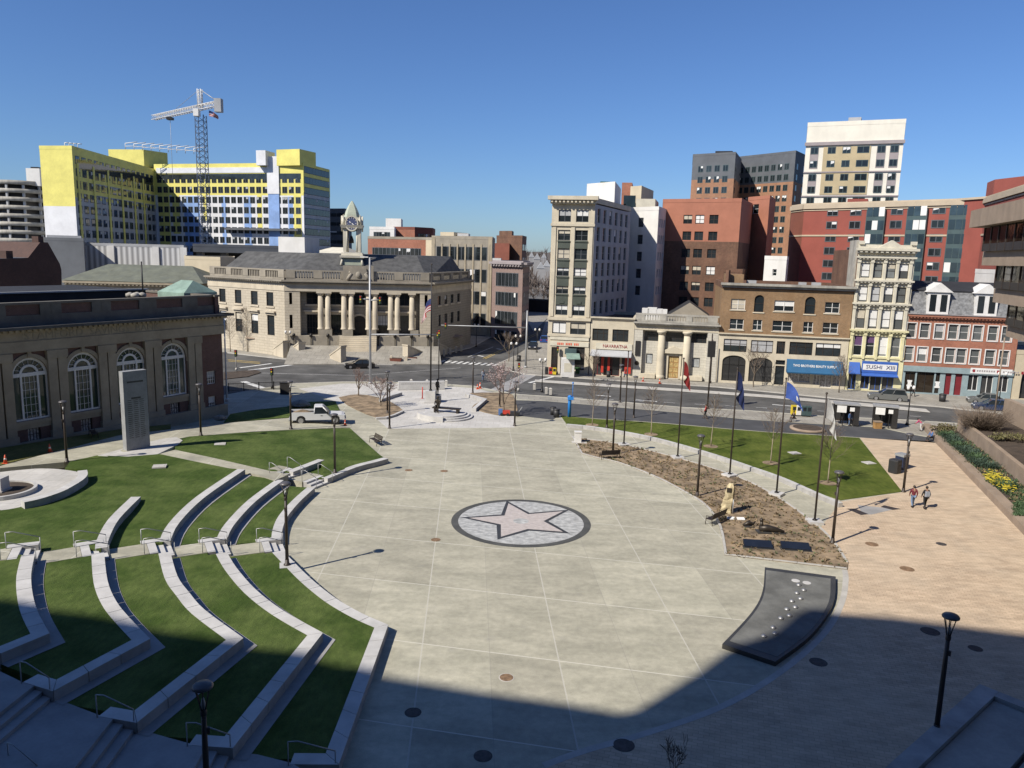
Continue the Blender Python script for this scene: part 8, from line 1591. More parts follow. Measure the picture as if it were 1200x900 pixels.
def car(name, loc, rz, label, paint, L=4.6, W_=1.8, H_=1.5, suv=False, group=None, cat='car'):
    t = empty(name, loc, label, cat, group, rz); r = .36 if suv else .33; ax = (L*.31, -L*.30); zb = .24; hb = H_*.60
    top = [(-L/2, zb+.15), (-L/2+.04, hb*.93), (-L/2+.35, hb), (L*.16, hb), (L*.34, hb*.94), (L/2-.12, hb*.80), (L/2, hb*.55), (L/2, zb+.1)]
    MB().loft(loop_body(arch_prof(L, top, ax, r, zb), W_), smooth=False).build('body', paint, t)
    x0, x1, x2, x3 = (-L/2+.12, -L/2+.38, L*.04, L*.22) if suv else (-L*.42, -L*.25, L*.03, L*.22)
    wb, wt = W_/2-.06, W_/2-.26; a = [(x0,-wb,hb-.02),(x3,-wb,hb-.02),(x3,wb,hb-.02),(x0,wb,hb-.02)]; b = [(x1,-wt,H_-.05),(x2,-wt,H_-.05),(x2,wt,H_-.05),(x1,wt,H_-.05)]
    MB().loft([a, b]).build('windows', 'glass', t)
    b2 = [(x1-.05,-wt-.03,H_-.052),(x2+.06,-wt-.03,H_-.052),(x2+.06,wt+.03,H_-.052),(x1-.05,wt+.03,H_-.052)]; c2 = [(x1+.1,-wt+.1,H_),(x2-.1,-wt+.1,H_),(x2-.1,wt-.1,H_),(x1+.1,wt-.1,H_)]
    rf = MB().loft([b2, c2]).build('roof', paint, t)
    for i in range(4): MB().tube([a[i], b[i]], .045, 5).build('pillar', paint, rf)
    for s_ in (-1,1):
        q = .45 if suv else .5; m_ = MB(); m_.tube([((x0+x3)*.5+.1, s_*wb, hb), ((x1+x2)*.5+.1, s_*wt, H_-.06)], .05, 5); m_.build('pillar', paint, rf)
        for x in ax: wheel(t, x, s_*(W_/2-.01), r)
        m_ = MB(); m_.box(L/2-.2, s_*(W_/2-.35)-.18, hb*.66, L/2-.02, s_*(W_/2-.35)+.18, hb*.80); m_.build('headlight', 'head_clear', t); m_ = MB(); m_.box(-L/2-.01, s_*(W_/2-.28)-.16, hb*.68, -L/2+.1, s_*(W_/2-.28)+.16, hb*.88); m_.build('tail_light', 'tail_red', t)
        m_ = MB(); m_.box(x3-.28, s_*(W_/2)-.02 if s_ > 0 else s_*W_/2-.14, hb+.02, x3-.1, s_*(W_/2)+.14 if s_ > 0 else s_*W_/2+.02, hb+.16); m_.build('mirror', paint, t)
    m_ = MB(); m_.box(L/2-.05,-W_*.3,zb+.08,L/2+.015,W_*.3,zb+.28); m_.build('grille', 'plastic_black', t); return t
def az_of(a, b): return math.atan2(b.y-a.y, b.x-a.x)
p, q = g(1063,472,RZ), g(1022,469,RZ); car('parked_suv', (p+q)/2 + Vector((0,.8,0)), az_of(p,q), 'dark grey estate car in the street in front of the sushi shop', 'car_grey', 4.9, 1.9, 1.72, True)
p, q = g(1186,484,RZ), g(1147,481,RZ); car('parked_car', (p+q)/2 + Vector((0,.8,0)), az_of(p,q), 'navy blue car at the far right, half hidden by the brown wall', 'car_navy', 4.6, 1.85, 1.55, True)
p, q = g(1176,476,RZ), g(1143,473.5,RZ); car('parked_car', (p+q)/2 + Vector((0,1,0)), az_of(p,q), 'grey blue car parked just beyond the navy one at the far right', 'car_grey', 4.5, 1.8, 1.5)
p, q = g(436,432,RZ), g(404,432.5,RZ); car('parked_car', (p+q)/2 + Vector((0,.8,0)), az_of(p,q), 'black saloon car driving past the steps of the hall', 'car_black', 4.8, 1.85, 1.45)
sa = az_of(g(624,412), g(640,386))
car('parked_car', g(624.5,409,RZ), sa+math.pi, 'dark car with pale windscreen parked beside the corner tower, nearer one', 'car_black', 4.6, 1.8, 1.5); car('parked_car', g(638,401,RZ), sa, 'blue car parked beside the corner tower, farther one', 'car_blue', 4.6, 1.8, 1.5)
for (x,y), c, lb in (((627,358),'car_blue','small dark blue car far up the side street, left one'),((634,357),'car_silver','small silver car far up the side street, middle one'),((640,358.5),'car_navy','small navy car far up the side street, right one'),((561,392),'car_black','black car parked in the shade by the side street trees'),((590,374),'car_silver','pale car parked up the side street by the trees')):
    car('parked_car', g(x,y,RZ if y > 370 else 0), sa, lb, c, 4.5, 1.8, 1.5)
# pickup truck
p, q = gh(347,497.5,.03), gh(399,498,.03); tl = 5.7; t = empty('pickup_truck', (p+q)/2 + Vector((-.3,1.0,0)), 'white pickup truck with an open bed parked on the concrete path', 'pickup truck', None, az_of(p,q))
r = .45; ax = (1.85,-1.75); zb = .5
top = [(-tl/2, zb+.1), (-tl/2, 1.12), (-.32, 1.14), (1.0, 1.14), (1.25, 1.12), (tl/2-.35, 1.05), (tl/2-.05, .95), (tl/2, .62)]
MB().loft(loop_body(arch_prof(tl, top, ax, r, zb), 1.95)).build('body', 'car_white', t)
m_ = MB()
for y0_, y1_ in ((-.97,-.86),(.86,.97)): m_.box(-tl/2+.02,y0_,1.1,-.38,y1_,1.34)
m_.box(-tl/2,-.86,1.1,-tl/2+.1,.86,1.34); m_.build('bed_side', 'car_white', t); m_ = MB(); m_.box(-tl/2+.12,-.85,1.13,-.42,.85,1.17); m_.build('bed_floor', 'plastic_black', t)
a = [(-.36,-.9,1.1),(1.25,-.9,1.1),(1.25,.9,1.1),(-.36,.9,1.1)]; b = [(-.30,-.72,1.86),(.55,-.72,1.86),(.55,.72,1.86),(-.30,.72,1.86)]; MB().loft([a,b]).build('windows', 'glass', t)
rf = MB().loft([[(-.36,-.76,1.85),(.62,-.76,1.85),(.62,.76,1.85),(-.36,.76,1.85)],[(-.28,-.66,1.95),(.5,-.66,1.95),(.5,.66,1.95),(-.28,.66,1.95)]]).build('roof', 'car_white', t)
for i in range(4): MB().tube([a[i],b[i]], .06, 6).build('pillar', 'car_white', rf)
for s_ in (-1,1):
    for x in ax: wheel(t, x, s_*.965, r, .26)
    m_ = MB(); m_.box(-tl/2-.012,s_*.86-.09,.85,-tl/2+.1,s_*.86+.10,1.25); m_.build('tail_light', 'tail_red', t); m_ = MB(); m_.box(tl/2-.22,s_*.72-.2,.78,tl/2+.005,s_*.72+.2,.98); m_.build('headlight', 'head_clear', t); m_ = MB(); m_.box(.95,s_*1.08-.11,1.15,1.1,s_*1.08+.11,1.42); m_.build('mirror', 'plastic_black', t)
    m_ = MB(); m_.box(.3,s_*.985-.012,.95,.5,s_*.985+.012,1.0); m_.build('door_handle', 'plastic_black', t)
m_ = MB(); m_.box(tl/2-.05,-.5,.62,tl/2+.02,.5,.95); m_.build('grille', 'plastic_black', t); m_ = MB(); m_.box(tl/2-.1,-.97,.42,tl/2+.1,.97,.6); m_.box(-tl/2-.14,-.95,.45,-tl/2+.02,.95,.6); m_.build('bumper', 'grey_metal', t)
# load
m_ = MB(); rr = random.Random(4); lp_ = []
for i in range(6):
    k = i/5; lp_.append([(-1.6+1.0*(1-k**1.3)*math.cos(2*math.pi*j/10)*(1+.1*rr.random()), .75*(1-k**1.4)*math.sin(2*math.pi*j/10)*(1+.1*rr.random()), 1.17+.35*k) for j in range(10)])
m_.loft(lp_); o = m_.build('mulch_load', 'mulch', None, t.location, t.rotation_euler[2]); tag(o, 'low heap of brown mulch lying in the bed of the white pickup', 'load')
# ================================================================== TREES
def bare_tree(name, p, h, label, spread=.5, seed=1, trunk='bark', twig='twig', group=None, tr=.06, levels=5, low=.3, blossom=None, nb=1400, up=.55, cat='tree'):
    rt = random.Random(seed); o = empty(name, p, label, cat, group); T = MB(); C_ = MB(); tips = []
    def grow(a, d, L, r, lv):
        mid = a + d*L*.5 + Vector((rt.uniform(-1,1), rt.uniform(-1,1), rt.uniform(-.3,.6)))*L*.07; e = a + d*L + Vector((0,0,L*.06))
        (T if lv < 2 else C_).tube([a, mid, e], [r, r*.82, r*.62], 6 if lv < 2 else 4, 0, False)
        if lv >= levels: tips.append(e); return
        if lv >= 2: tips.append(e); tips.append(mid)
        k = rt.choice((2,3,3)) if lv else rt.choice((4,5))
        for i in range(k):
            az_ = rt.uniform(0,6.28) if lv else 6.28*i/k + rt.uniform(-.4,.4); s_ = rt.uniform(.35,1.0)*spread*(1.5 if lv == 0 else 1.25)
            nd = (d*(1-.25*s_) + Vector((math.cos(az_), math.sin(az_), up*.5))*s_).normalized(); st = a.lerp(e, rt.uniform(.55,1)) if lv else a.lerp(e, rt.uniform(.72,1.0))
            grow(st, nd, L*rt.uniform(.58,.8) if lv else h*(1-low)*rt.uniform(.38,.5), max(.010, r*.56), lv+1)
        if lv == 0: grow(e, (d + Vector((rt.uniform(-.1,.1), rt.uniform(-.1,.1), 0))).normalized(), h*(1-low)*.45, r*.66, 1)
    grow(Vector((0,0,-.05)), Vector((rt.uniform(-.02,.02), rt.uniform(-.02,.02), 1)).normalized(), h*low, tr, 0)
    mats = [twig]
    if blossom:
        mats.append(blossom)
        for k in range(nb):
            e = rt.choice(tips) + Vector((rt.gauss(0,.13), rt.gauss(0,.13), rt.gauss(0,.13))); s_ = rt.uniform(.03,.075); a = Vector((rt.uniform(-1,1),rt.uniform(-1,1),rt.uniform(-1,1))).normalized()*s_; b = a.cross(Vector((rt.uniform(-1,1),rt.uniform(-1,1),rt.uniform(-1,1)))).normalized()*s_
            C_.face((e-a, e-b, e+a, e+b), 1)
    T.build('trunk', trunk, o); C_.build('crown', mats, o); return o
def leader_tree(name, p, h, label, seed, trunk, group, low=.36, wide=.24, tr=.06, nl=30, cat='tree'):
    rt = random.Random(seed); o = empty(name, p, label, cat, group); T = MB(); C_ = MB(); b_ = Vector((rt.uniform(-.15,.15), rt.uniform(-.15,.15), 0))
    ax = lambda t: Vector((0,0,h*t)) + b_*math.sin(3*t)*t
    T.tube([Vector((0,0,-.05))] + [ax(t/8) for t in range(1,9)], [tr*(1-.85*t/8) for t in range(9)], 6)
    for i in range(nl):
        t = low + (.96-low)*(i/nl)**.9; a = ax(t); az_ = i*2.4 + rt.uniform(-.5,.5); L = h*wide*(1.15-t)*rt.uniform(.8,1.3)*1.6; rise = rt.uniform(.7,1.15); d = Vector((math.cos(az_), math.sin(az_), rise)).normalized(); e = a + d*L + Vector((0,0,L*.18)); m_ = a + d*L*.5; r = max(.012, tr*.34*(1.1-t)); C_.tube([a, m_, e], [r, r*.75, .008], 4, 0, False)
        for k in range(7):
            s = a.lerp(e, rt.uniform(.25,1)); d2 = (d + Vector((rt.uniform(-.9,.9), rt.uniform(-.9,.9), rt.uniform(-.1,.6)))).normalized(); e2 = s + d2*L*rt.uniform(.2,.45); C_.tube([s, e2], [.010,.006], 3, 0, False)
            for q in range(2): s2 = s.lerp(e2, rt.uniform(.4,1)); C_.tube([s2, s2 + (d2 + Vector((rt.uniform(-.8,.8), rt.uniform(-.8,.8), rt.uniform(-.1,.5)))).normalized()*L*.18], [.007,.005], 3, 0, False)
    T.build('trunk', trunk, o); C_.build('crown', 'twig', o); return o
LT = 'young bare trees of the right lawn'
for i, ((x,y), h, lb) in enumerate([((694,498),5.0,'young bare tree nearest the blue pillar in the right lawn'),((763,509),5.2,'young bare tree between the two left flagpoles and the street'),((833,523),5.2,'young bare tree in the middle of the right lawn'),((903,542.5),5.2,'young bare tree between the bright blue flag and the navy flag'),((970,566),5.2,'young bare tree with twin dark stem behind the white flag')]):
    p = g(x,y,.05); leader_tree('young_tree', p, h, lb, 20+i, 'bark_pale', LT); MB().lathe([(.75,.0),(.7,.03)], 18).build('mulch_ring', 'mulch', [o for o in COL.objects if o.get('label') == lb][0])
for i, ((x,y), h, sp, lb) in enumerate([((883,453.5),6.2,.75,'spreading bare street tree in front of the arched shopfronts'),((983,460),5.5,.45,'slim bare street tree left of the sushi shop'),((695,446.5),4.6,.5,'thin bare street tree in front of the restaurant'),((290,412),8.0,.4,'pale bare tree against the lit side of the clock tower hall'),((596,423.5),5.4,.6,'bare street tree on the corner pavement beside the globe lamps'),((270,412),7.0,.4,'bare tree at the bank corner in front of the patio umbrellas'),((420,464),3.6,.5,'small reddish bare tree in the left forecourt bed')]):
    p = g(x,y,.0); leader_tree('street_tree', p, h, lb, 40+i, 'bark_pale' if x in (290,270) else 'bark', 'bare street trees', .3, .24, .09, 40) if sp < .5 else bare_tree('street_tree', p, h, lb, sp, 40+i, 'bark', 'redbud' if x == 420 else ('bark_pale' if x in (290,270) else 'twig'), 'bare street trees', .10, 5, .3)
bare_tree('blossom_tree', g(590,486,.05), 6.0, 'pink blossoming tree in the right forecourt bed', .55, 61, 'bark', 'redbud', 'pink blossoming trees', .09, 5, .22, 'blossom', 1100); bare_tree('blossom_tree', g(446,476,.05), 3.6, 'low pink flowering tree in the left forecourt bed', .75, 62, 'bark', 'redbud', 'pink blossoming trees', .07, 5, .15, 'redbud', 500)
for i in range(8):
    x = 532+i*9.5; y = 402-i*3.1; p = g(x,y,0); bare_tree('street_tree', p, 6.5, f'bare tree in the side street row beside the hall, number {i+1} from the crossing' if i else 'bare tree in the side street row beside the hall, nearest the crossing', .7, 80+i, 'bark', 'twig', 'bare trees along the side street', .12, 4, .3)
bare_tree('shrub_sapling', g(790,915,0), 1.6, 'small bare twiggy sapling at the bottom edge of the view', .6, 95, 'bark', 'bark', None, .02, 4, .2)
def bush(name, p, rx, ry, h, mats, label, n=500, leaf=.10, seed=1, group=None, cat='bush', twiggy=False):
    rt = random.Random(seed); o = empty(name, p, label, cat, group); mb = MB(); st = MB()
    for k in range(22):
        a = rt.uniform(0,6.28); q = rt.uniform(.2,1); st.tube([(0,0,-.05),(rx*q*math.cos(a)*.6,ry*q*math.sin(a)*.6,h*.45),(rx*q*math.cos(a),ry*q*math.sin(a),h*rt.uniform(.5,1))], [.03,.02,.008], 4)
    if twiggy:
        for k in range(n): a = rt.uniform(0,6.28); q = rt.uniform(.1,1); p0 = Vector((rx*q*.5*math.cos(a), ry*q*.5*math.sin(a), h*rt.uniform(.1,.6))); b = a+rt.uniform(-.5,.5); mb.tube([p0, Vector((rx*q*math.cos(b), ry*q*math.sin(b), h*rt.uniform(.4,1.05)))], [.014,.006], 3)
    else:
        cl = [(rt.uniform(-.7,.7)*rx, rt.uniform(-.7,.7)*ry, h*rt.uniform(.35,.8), rt.uniform(.3,.55)) for _ in range(14)]
        for k in range(n):
            c = rt.choice(cl); v = Vector((rt.gauss(0,1), rt.gauss(0,1), rt.gauss(0,1))).normalized()*rt.uniform(.4,1); e = Vector((c[0]+v.x*rx*c[3], c[1]+v.y*ry*c[3], max(.02, c[2]+v.z*h*c[3]*.8))); s_ = leaf*rt.uniform(.6,1.4); a = Vector((rt.uniform(-1,1),rt.uniform(-1,1),rt.uniform(-.5,1))).normalized()*s_; b = a.cross(Vector((rt.uniform(-1,1),rt.uniform(-1,1),rt.uniform(-1,1)))).normalized()*s_*.6
            mb.face((e-a, e-b, e+a, e+b), rt.randrange(len(mats)))
    st.build('stems', 'bark', o); mb.build('foliage', mats, o); return o
bush('bare_bush', g(1149,508,1.0), 3.4, 2.6, 2.8, ['twig'], 'large bare grey bush hanging over the tall concrete wall', 1500, .1, 5, twiggy=True)
bush('bush', g(1107,507,.5), 1.5, 1.2, .9, ['leaf_bronze','leaf_olive'], 'bronze green bush at the street end of the long planter', 800, .10, 6, 'planter shrubs'); bush('bush', g(1183,517,1.5), 1.7, 1.2, .8, ['leaf_olive'], 'olive shrub on the upper terrace at the right edge', 700, .10, 7, 'planter shrubs')
rt = random.Random(21); k_ = 0
for t_ in range(13):
    f = t_/12; x = 1109 + 66*f; y = 511 + 60*f - 3*math.sin(3*f); p = g(x + rt.uniform(-2,5), y, .45)
    if 9 <= t_ <= 11: continue
    mb = MB(); o = empty('leafy_plant', (p.x,p.y,.42), f'clump of long green leaves in the planter, number {k_+1} counted from the street', 'plant', 'green clumps in the planter'); k_ += 1; st = MB()
    for j in range(150):
        a = rt.uniform(0,6.28); q = rt.uniform(.1,1.0); L_ = rt.uniform(.3,.7); p0 = Vector((q*math.cos(a), q*.8*math.sin(a), 0)); d = Vector((math.cos(a+rt.uniform(-.6,.6)), math.sin(a+rt.uniform(-.6,.6)), 0)); s_ = Vector((-d.y,d.x,0))*.035; m1 = p0+d*L_*.35+Vector((0,0,L_*.9)); e = p0+d*L_*.9+Vector((0,0,L_*.75)); mb.face((p0-s_,p0+s_,m1+s_,m1-s_),0); mb.face((m1-s_,m1+s_,e),0)
    mb.build('leaves', 'leaf_dark' if t_ % 3 else 'leaf', o); MB().lathe([(.25,-.05),(.1,.1)], 8).build('root_clump', 'soil', o)
mb = MB(); 
for j in range(260):
    f = rt.random(); p = g(1155+30*f+rt.uniform(-5,6), 558+16*f+rt.uniform(-5,7), .45); tuft(mb, p.x, p.y, .42, .12, .35, 4, 0, rt); c = Vector((p.x+rt.uniform(-.1,.1), p.y+rt.uniform(-.1,.1), .42+rt.uniform(.28,.42)))
    for q in range(5): a = q*1.257; mb.face((c, c+Vector((.075*math.cos(a-.5),.075*math.sin(a-.5),.02)), c+Vector((.11*math.cos(a),.11*math.sin(a),.0)), c+Vector((.075*math.cos(a+.5),.075*math.sin(a+.5),.02))), 1)
tag(mb.build('daffodils', ['leaf','daffodil']), 'bright yellow daffodils flowering in the planter by the brick walk', 'flowers', kind='stuff')
mb = MB()
for j in range(1100):
    f = rt.random(); x, y = 1122+80*f+rt.uniform(-8,16), 522+66*f+rt.uniform(-8,8); p = g(x,y,.45); tuft(mb, p.x, p.y, .42, .16, .22, 5, rt.choice((0,0,1,2)), rt)
for j in range(350):
    p = g(rt.uniform(1188,1204), rt.uniform(590,606), .45); tuft(mb, p.x, p.y, .42, .2, .25, 6, 0, rt)
tag(mb.build('ground_cover', ['leaf','sedum','dry_plant']), 'low mixed green ground cover filling the long planter', 'plants', kind='stuff')
# ================================================================== PEOPLE
def skin_mesh(vs, es, sub=1):
    me = bpy.data.meshes.new('figure'); names_ = list(vs); me.from_pydata([vs[n][0] for n in names_], [], []); ix = {n: i for i, n in enumerate(names_)}
    me.clear_geometry(); me.from_pydata([vs[n][0] for n in names_], [(ix[a], ix[b]) for a, b in es], [])
    o = bpy.data.objects.new('figure', me); COL.objects.link(o); md = o.modifiers.new('skin', 'SKIN'); md.use_smooth_shade = True
    if not me.skin_vertices: 
        bm = bmesh.new(); bm.from_mesh(me); bm.verts.layers.skin.verify(); bm.to_mesh(me); bm.free()
    for i, n in enumerate(names_):
        r_ = vs[n][1]; r_ = r_ if isinstance(r_, tuple) else (r_, r_); me.skin_vertices[0].data[i].radius = r_; me.skin_vertices[0].data[i].use_root = (i == 0)
    if sub: s_ = o.modifiers.new('sub', 'SUBSURF'); s_.levels = sub; s_.render_levels = sub
    bpy.context.view_layer.update(); out = bpy.data.meshes.new_from_object(o.evaluated_get(bpy.context.evaluated_depsgraph_get())); bpy.data.objects.remove(o); return out
def person(p, rz, label, jm, tm, pose='walk', k=1.0, hairm='hair', all_m=None, extra=None, name='person', cat='person', group=None):
    o = empty(name, p, label, cat, group, rz); V = {}; z = lambda v: v*k
    J = dict(pelvis=(0,0,.93), waist=(0,.01,1.08), chest=(0,.015,1.30), neck=(0,0,1.47), chin=(0,-.02,1.56), crown=(0,.0,1.66), lsh=(-.17,.01,1.40), rsh=(.17,.01,1.40), lhip=(-.09,0,.88), rhip=(.09,0,.88))
    if pose == 'walk': J.update(lel=(-.24,.10,1.13), lwr=(-.24,.02,.90), rel=(.24,-.05,1.13), rwr=(.23,-.16,.93), lkn=(-.10,-.13,.50), lan=(-.10,-.16,.09), rkn=(.10,.02,.48), ran=(.10,.25,.13))
    elif pose == 'stand': J.update(lel=(-.25,.04,1.12), lwr=(-.25,-.05,.88), rel=(.25,.04,1.12), rwr=(.24,-.06,.88), lkn=(-.10,-.02,.49), lan=(-.10,.02,.08), rkn=(.10,-.02,.49), ran=(.11,.02,.08))
    elif pose == 'sit':
        for n in ('pelvis','waist','chest','neck','chin','crown','lsh','rsh','lhip','rhip'): a = J[n]; J[n] = (a[0], a[1]-(.05 if n in ('chest','neck','chin','crown','lsh','rsh') else 0), a[2]-.43)
        J.update(lel=(-.25,-.10,.72), lwr=(-.16,-.32,.58), rel=(.25,-.10,.72), rwr=(.16,-.32,.58), lkn=(-.13,-.42,.50), lan=(-.13,-.44,.08), rkn=(.13,-.42,.50), ran=(.13,-.46,.08))
    elif pose == 'bend':
        J.update(waist=(0,-.06,1.06), chest=(0,-.22,1.22), neck=(0,-.36,1.30), chin=(0,-.44,1.33), crown=(0,-.50,1.41), lsh=(-.17,-.28,1.27), rsh=(.17,-.28,1.27), lel=(-.24,-.40,1.02), lwr=(-.20,-.56,.85), rel=(.24,-.42,1.04), rwr=(.20,-.60,.88), lkn=(-.10,-.10,.49), lan=(-.10,.02,.08), rkn=(.10,-.04,.49), ran=(.10,.12,.08))
    J.update(ltoe=(J['lan'][0],J['lan'][1]-.17,J['lan'][2]-.045), rtoe=(J['ran'][0],J['ran'][1]-.17,J['ran'][2]-.045)); J = {n: Vector(v)*k for n, v in J.items()}
    R_ = dict(pelvis=(.135,.10), waist=(.12,.09), chest=(.145,.10), neck=.055, chin=(.066,.075), crown=(.078,.092), lsh=.06, rsh=.06, lhip=.085, rhip=.085, lel=.042, rel=.042, lwr=.030, rwr=.030, lkn=.055, rkn=.055, lan=.038, ran=.038, ltoe=.032, rtoe=.032)
    E_ = [('pelvis','waist'),('waist','chest'),('chest','neck'),('neck','chin'),('chin','crown'),('chest','lsh'),('chest','rsh'),('lsh','lel'),('lel','lwr'),('rsh','rel'),('rel','rwr'),('pelvis','lhip'),('pelvis','rhip'),('lhip','lkn'),('lkn','lan'),('rhip','rkn'),('rkn','ran'),('lan','ltoe'),('ran','rtoe')]
    Vb = {n: (J[n], tuple(x*k for x in R_[n]) if isinstance(R_[n], tuple) else R_[n]*k) for n in ['pelvis'] + [n for n in J if n != 'pelvis']}
    for s_, w_, e_ in (('l','lwr','lel'),('r','rwr','rel')):
        d = (J[w_]-J[e_]).normalized(); sx = -1 if s_ == 'l' else 1; q = d.cross(Vector((sx,0,0))).normalized(); pm_ = J[w_] + d*.08*k; Vb[s_+'palm'] = (pm_, (.034*k,.02*k)); E_.append((w_, s_+'palm'))
        for i, (off, ln) in enumerate(((-.032,.075),(-.011,.088),(.011,.082),(.032,.065))): a = pm_ + q*off*k + d*.02*k; Vb[f'{s_}f{i}'] = (a + d*ln*.5*k, .0095*k); Vb[f'{s_}g{i}'] = (a + d*ln*k - Vector((sx*.02*k,0,0)), .0075*k); E_ += [(s_+'palm', f'{s_}f{i}'), (f'{s_}f{i}', f'{s_}g{i}')]
        Vb[s_+'th'] = (J[w_] + d*.06*k - q*.05*k, .011*k); E_.append((w_, s_+'th'))
    me = skin_mesh(Vb, E_, 1); me.materials.append(M[all_m or 'skin']); inst('body', me, o)
    f = (J['chin']+J['crown'])*.5; fm = MB(); fm.ball(f+Vector((0,-.088,-.012))*k, .016*k, 6, 4)
    for s_ in (-1,1): fm.ball(f+Vector((s_*.03,-.078,.015))*k, .010*k, 6, 4, 1); fm.ball(f+Vector((s_*.078,.005,0))*k, .022*k, 6, 4, 0, (.5,1,1.3))
    fm.box(f.x-.022*k, f.y-.084*k, f.z-.052*k, f.x+.022*k, f.y-.074*k, f.z-.044*k, 1); fm.build('face', [all_m or 'skin', all_m or 'hair'], o)
    hb = MB(); hb.ball(f+Vector((0,.018,.03))*k, .112*k, 12, 8, 0, (.86,1,.98)); hb.build('hair', all_m or hairm, o)
    up = {n: (J[n], (tuple(x*k*1.22 for x in R_[n]) if isinstance(R_[n], tuple) else R_[n]*k*1.32)) for n in ('waist','pelvis','chest','neck','lsh','rsh','lel','rel','lwr','rwr')}; up['neck'] = (J['neck']-Vector((0,0,.03*k)), .062*k)
    me = skin_mesh(up, [('pelvis','waist'),('waist','chest'),('chest','neck'),('chest','lsh'),('chest','rsh'),('lsh','lel'),('lel','lwr'),('rsh','rel'),('rel','rwr')], 1); me.materials.append(M[all_m or jm]); inst('jacket', me, o)
    lo = {n: (J[n], (tuple(x*k*1.1 for x in R_[n]) if isinstance(R_[n], tuple) else R_[n]*k*1.22)) for n in ('pelvis','lhip','rhip','lkn','rkn','lan','ran')}
    me = skin_mesh(lo, [('pelvis','lhip'),('pelvis','rhip'),('lhip','lkn'),('lkn','lan'),('rhip','rkn'),('rkn','ran')], 1); me.materials.append(M[all_m or tm]); inst('trousers', me, o)
    for s_ in 'lr':
        sh = MB(); a, b = J[s_+'an'], J[s_+'toe']; sh.loft([[(a.x-.05*k,a.y+.07*k,a.z-.075*k),(a.x+.05*k,a.y+.07*k,a.z-.075*k),(a.x+.045*k,a.y+.06*k,a.z+.02*k),(a.x-.045*k,a.y+.06*k,a.z+.02*k)],[(b.x-.055*k,b.y+.02*k,a.z-.075*k),(b.x+.055*k,b.y+.02*k,a.z-.075*k),(b.x+.045*k,b.y+.02*k,a.z-.01*k),(b.x-.045*k,b.y+.02*k,a.z-.01*k)],[(b.x-.03*k,b.y-.05*k,a.z-.075*k),(b.x+.03*k,b.y-.05*k,a.z-.075*k),(b.x+.02*k,b.y-.045*k,a.z-.035*k),(b.x-.02*k,b.y-.045*k,a.z-.035*k)]]); sh.build('shoe', all_m or 'cloth_black', o)
    return o
person(g(1069,594), math.pi*.96, 'person in a maroon jacket and blue jeans walking away over the bricks', 'cloth_maroon', 'cloth_jeans', 'walk', 1.0)
w2 = person(g(1083.5,596), math.pi*1.0, 'person in black carrying a grey backpack, walking beside the maroon jacket', 'cloth_black', 'cloth_black', 'walk', 1.04)
mb = MB(); mb.loft([[(-.17,.12,1.0),(.17,.12,1.0),(.16,.30,1.02),(-.16,.30,1.02)],[(-.16,.12,1.42),(.16,.12,1.42),(.13,.26,1.44),(-.13,.26,1.44)]]); bp = mb.build('backpack', 'cloth_grey', None, w2.location, math.pi); tag(bp, 'grey backpack worn by the walker in black', 'backpack'); mb = MB(); mb.box(-.11,.30,1.08,.11,.325,1.26); mb.build('pocket', 'cloth_grey', bp)
person(g(826.5,490.5), -1.9, 'person in a bright red jacket walking on the dark path beyond the lawn', 'cloth_red', 'cloth_black', 'walk', 1.02)
person(g(1079,505), -2.3, 'person in a pink jacket and pale trousers at the street end of the planter wall', 'cloth_pink', 'cloth_white', 'bend', .95)
person(g(1091,517), -1.35, 'person in a blue jacket sitting on the planter wall edge', 'cloth_blue', 'cloth_black', 'sit', 1.0)
sp = g(930,494); person(sp, -1.2, 'person in black seated on a folding stool near the newspaper boxes', 'cloth_black', 'cloth_black', 'sit', 1.0)
o = empty('folding_stool', sp, 'small folding stool under the seated person in black', 'stool'); o.rotation_euler[2] = -1.2; mb = MB(); mb.box(-.22,-.12,.36,.22,.26,.40); mb.build('seat', 'cloth_black', o); 
for s_ in (-1,1): MB().tube([(s_*.2,-.12,0),(s_*.2,.24,.36)], .018, 5).build('leg', 'grey_metal', o); MB().tube([(s_*.18,.26,0),(s_*.18,-.10,.36)], .018, 5).build('leg', 'grey_metal', o)
person(g(995.5,499), .4, 'person in dark blue standing inside the left bus shelter', 'cloth_blue', 'cloth_jeans', 'stand', 1.0)
person(g(722.5,440.5), 1.2, 'person in a grey coat on the pavement right of the restaurant bin', 'cloth_grey', 'cloth_black', 'stand', 1.0); person(g(732.5,442), -1.2, 'person in dark clothes on the pavement at the bank end of the restaurant', 'cloth_black', 'cloth_jeans', 'walk', 1.0); person(g(1070,464.5), 1.5, 'person in a pale top behind the grey estate car on the far pavement', 'cloth_grey', 'cloth_black', 'walk', 1.0)
for x, y, jm, lb in ((566,446.5,'cloth_grey','person in grey waiting at the corner left of the pink tree'),(482,420,'cloth_black','person in black near the right stair wall of the hall')): person(g(x,y), .5, lb, jm, 'cloth_jeans', 'stand', 1.0)
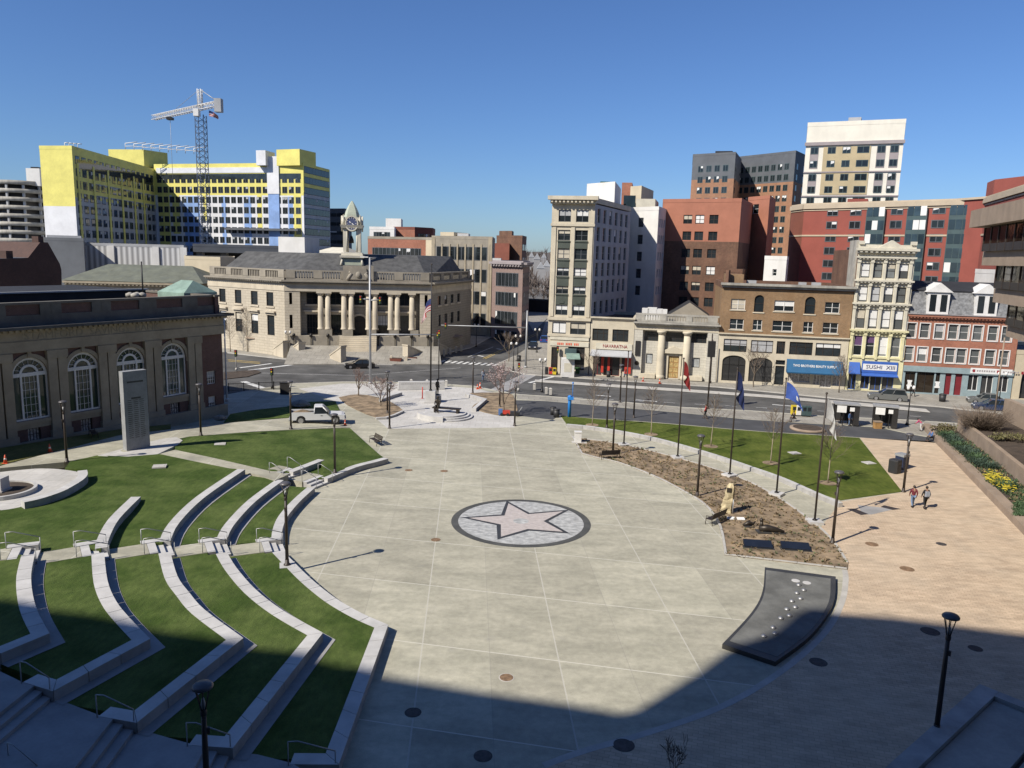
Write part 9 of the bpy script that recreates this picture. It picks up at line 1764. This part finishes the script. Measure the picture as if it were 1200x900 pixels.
# bronze figures
tp_ = g(522,488); bz = .51
sb = empty('bronze_bench', (tp_.x-.2,tp_.y,bz), 'bronze bench on the round plinth beside the seated bronze figure', 'sculpture', rz=-.25); mb = MB(); mb.box(-1.3,-.35,.42,2.0,.4,.55); mb.build('seat', 'bronze', sb)
for x in (-1.0,1.7): mb = MB(); mb.box(x-.12,-.3,0,x+.12,.35,.42); mb.build('leg', 'bronze', sb)
person((tp_.x-.9,tp_.y+.1,bz+.08), -.15, 'large bronze statue of a seated man on the round plinth', 'bronze', 'bronze', 'sit', 1.35, all_m='bronze', name='seated_statue', cat='statue')
c_ = g(512.5,470.5); person((c_.x,c_.y,.0+.9), .9, 'dark bronze soldier statue standing beside the granite cube', 'bronze', 'bronze', 'stand', 1.15, all_m='bronze', name='soldier_statue', cat='statue'); mb = MB(); mb.box(-.45,-.45,0,.45,.45,.9); tag(mb.build('statue_plinth', 'granite_side', None, (c_.x,c_.y,0)), 'small stone plinth under the bronze soldier beside the cube', 'plinth')
# ================================================================== LIGHT
W = bpy.data.worlds.new('World'); S.world = W; W.use_nodes = True; nt = W.node_tree; bg = nt.nodes['Background']; sk = nt.nodes.new('ShaderNodeTexSky'); sk.sky_type = 'NISHITA'; sk.sun_disc = False; sk.sun_elevation = EL
sun_az = math.atan2(-sd.x, -sd.y)           # compass style, clockwise from +Y
sk.sun_rotation = sun_az % (2*math.pi); sk.altitude = 0; sk.air_density = 1.0; sk.dust_density = .3; sk.ozone_density = 3.0
tn = nt.nodes.new('ShaderNodeVectorMath'); tn.operation = 'MULTIPLY'; tn.inputs[1].default_value = (.73,.98,1.41); nt.links.new(sk.outputs[0], tn.inputs[0]); nt.links.new(tn.outputs[0], bg.inputs[0]); bg.inputs[1].default_value = .063
ld = bpy.data.lights.new('sun', 'SUN'); ld.energy = 5.0; ld.angle = math.radians(.53); ld.color = (1.0,.93,.82); so_ = bpy.data.objects.new('sun', ld); COL.objects.link(so_)
dv = Vector((sd.x*math.cos(EL), sd.y*math.cos(EL), -math.sin(EL))); so_.rotation_euler = dv.to_track_quat('-Z', 'Y').to_euler(); so_.location = (-40,-30,80)
S.view_settings.view_transform = 'Standard'; S.view_settings.look = 'None'; S.view_settings.gamma = 1; S.view_settings.exposure = .33
S.cycles.max_bounces = 6; S.cycles.diffuse_bounces = 2
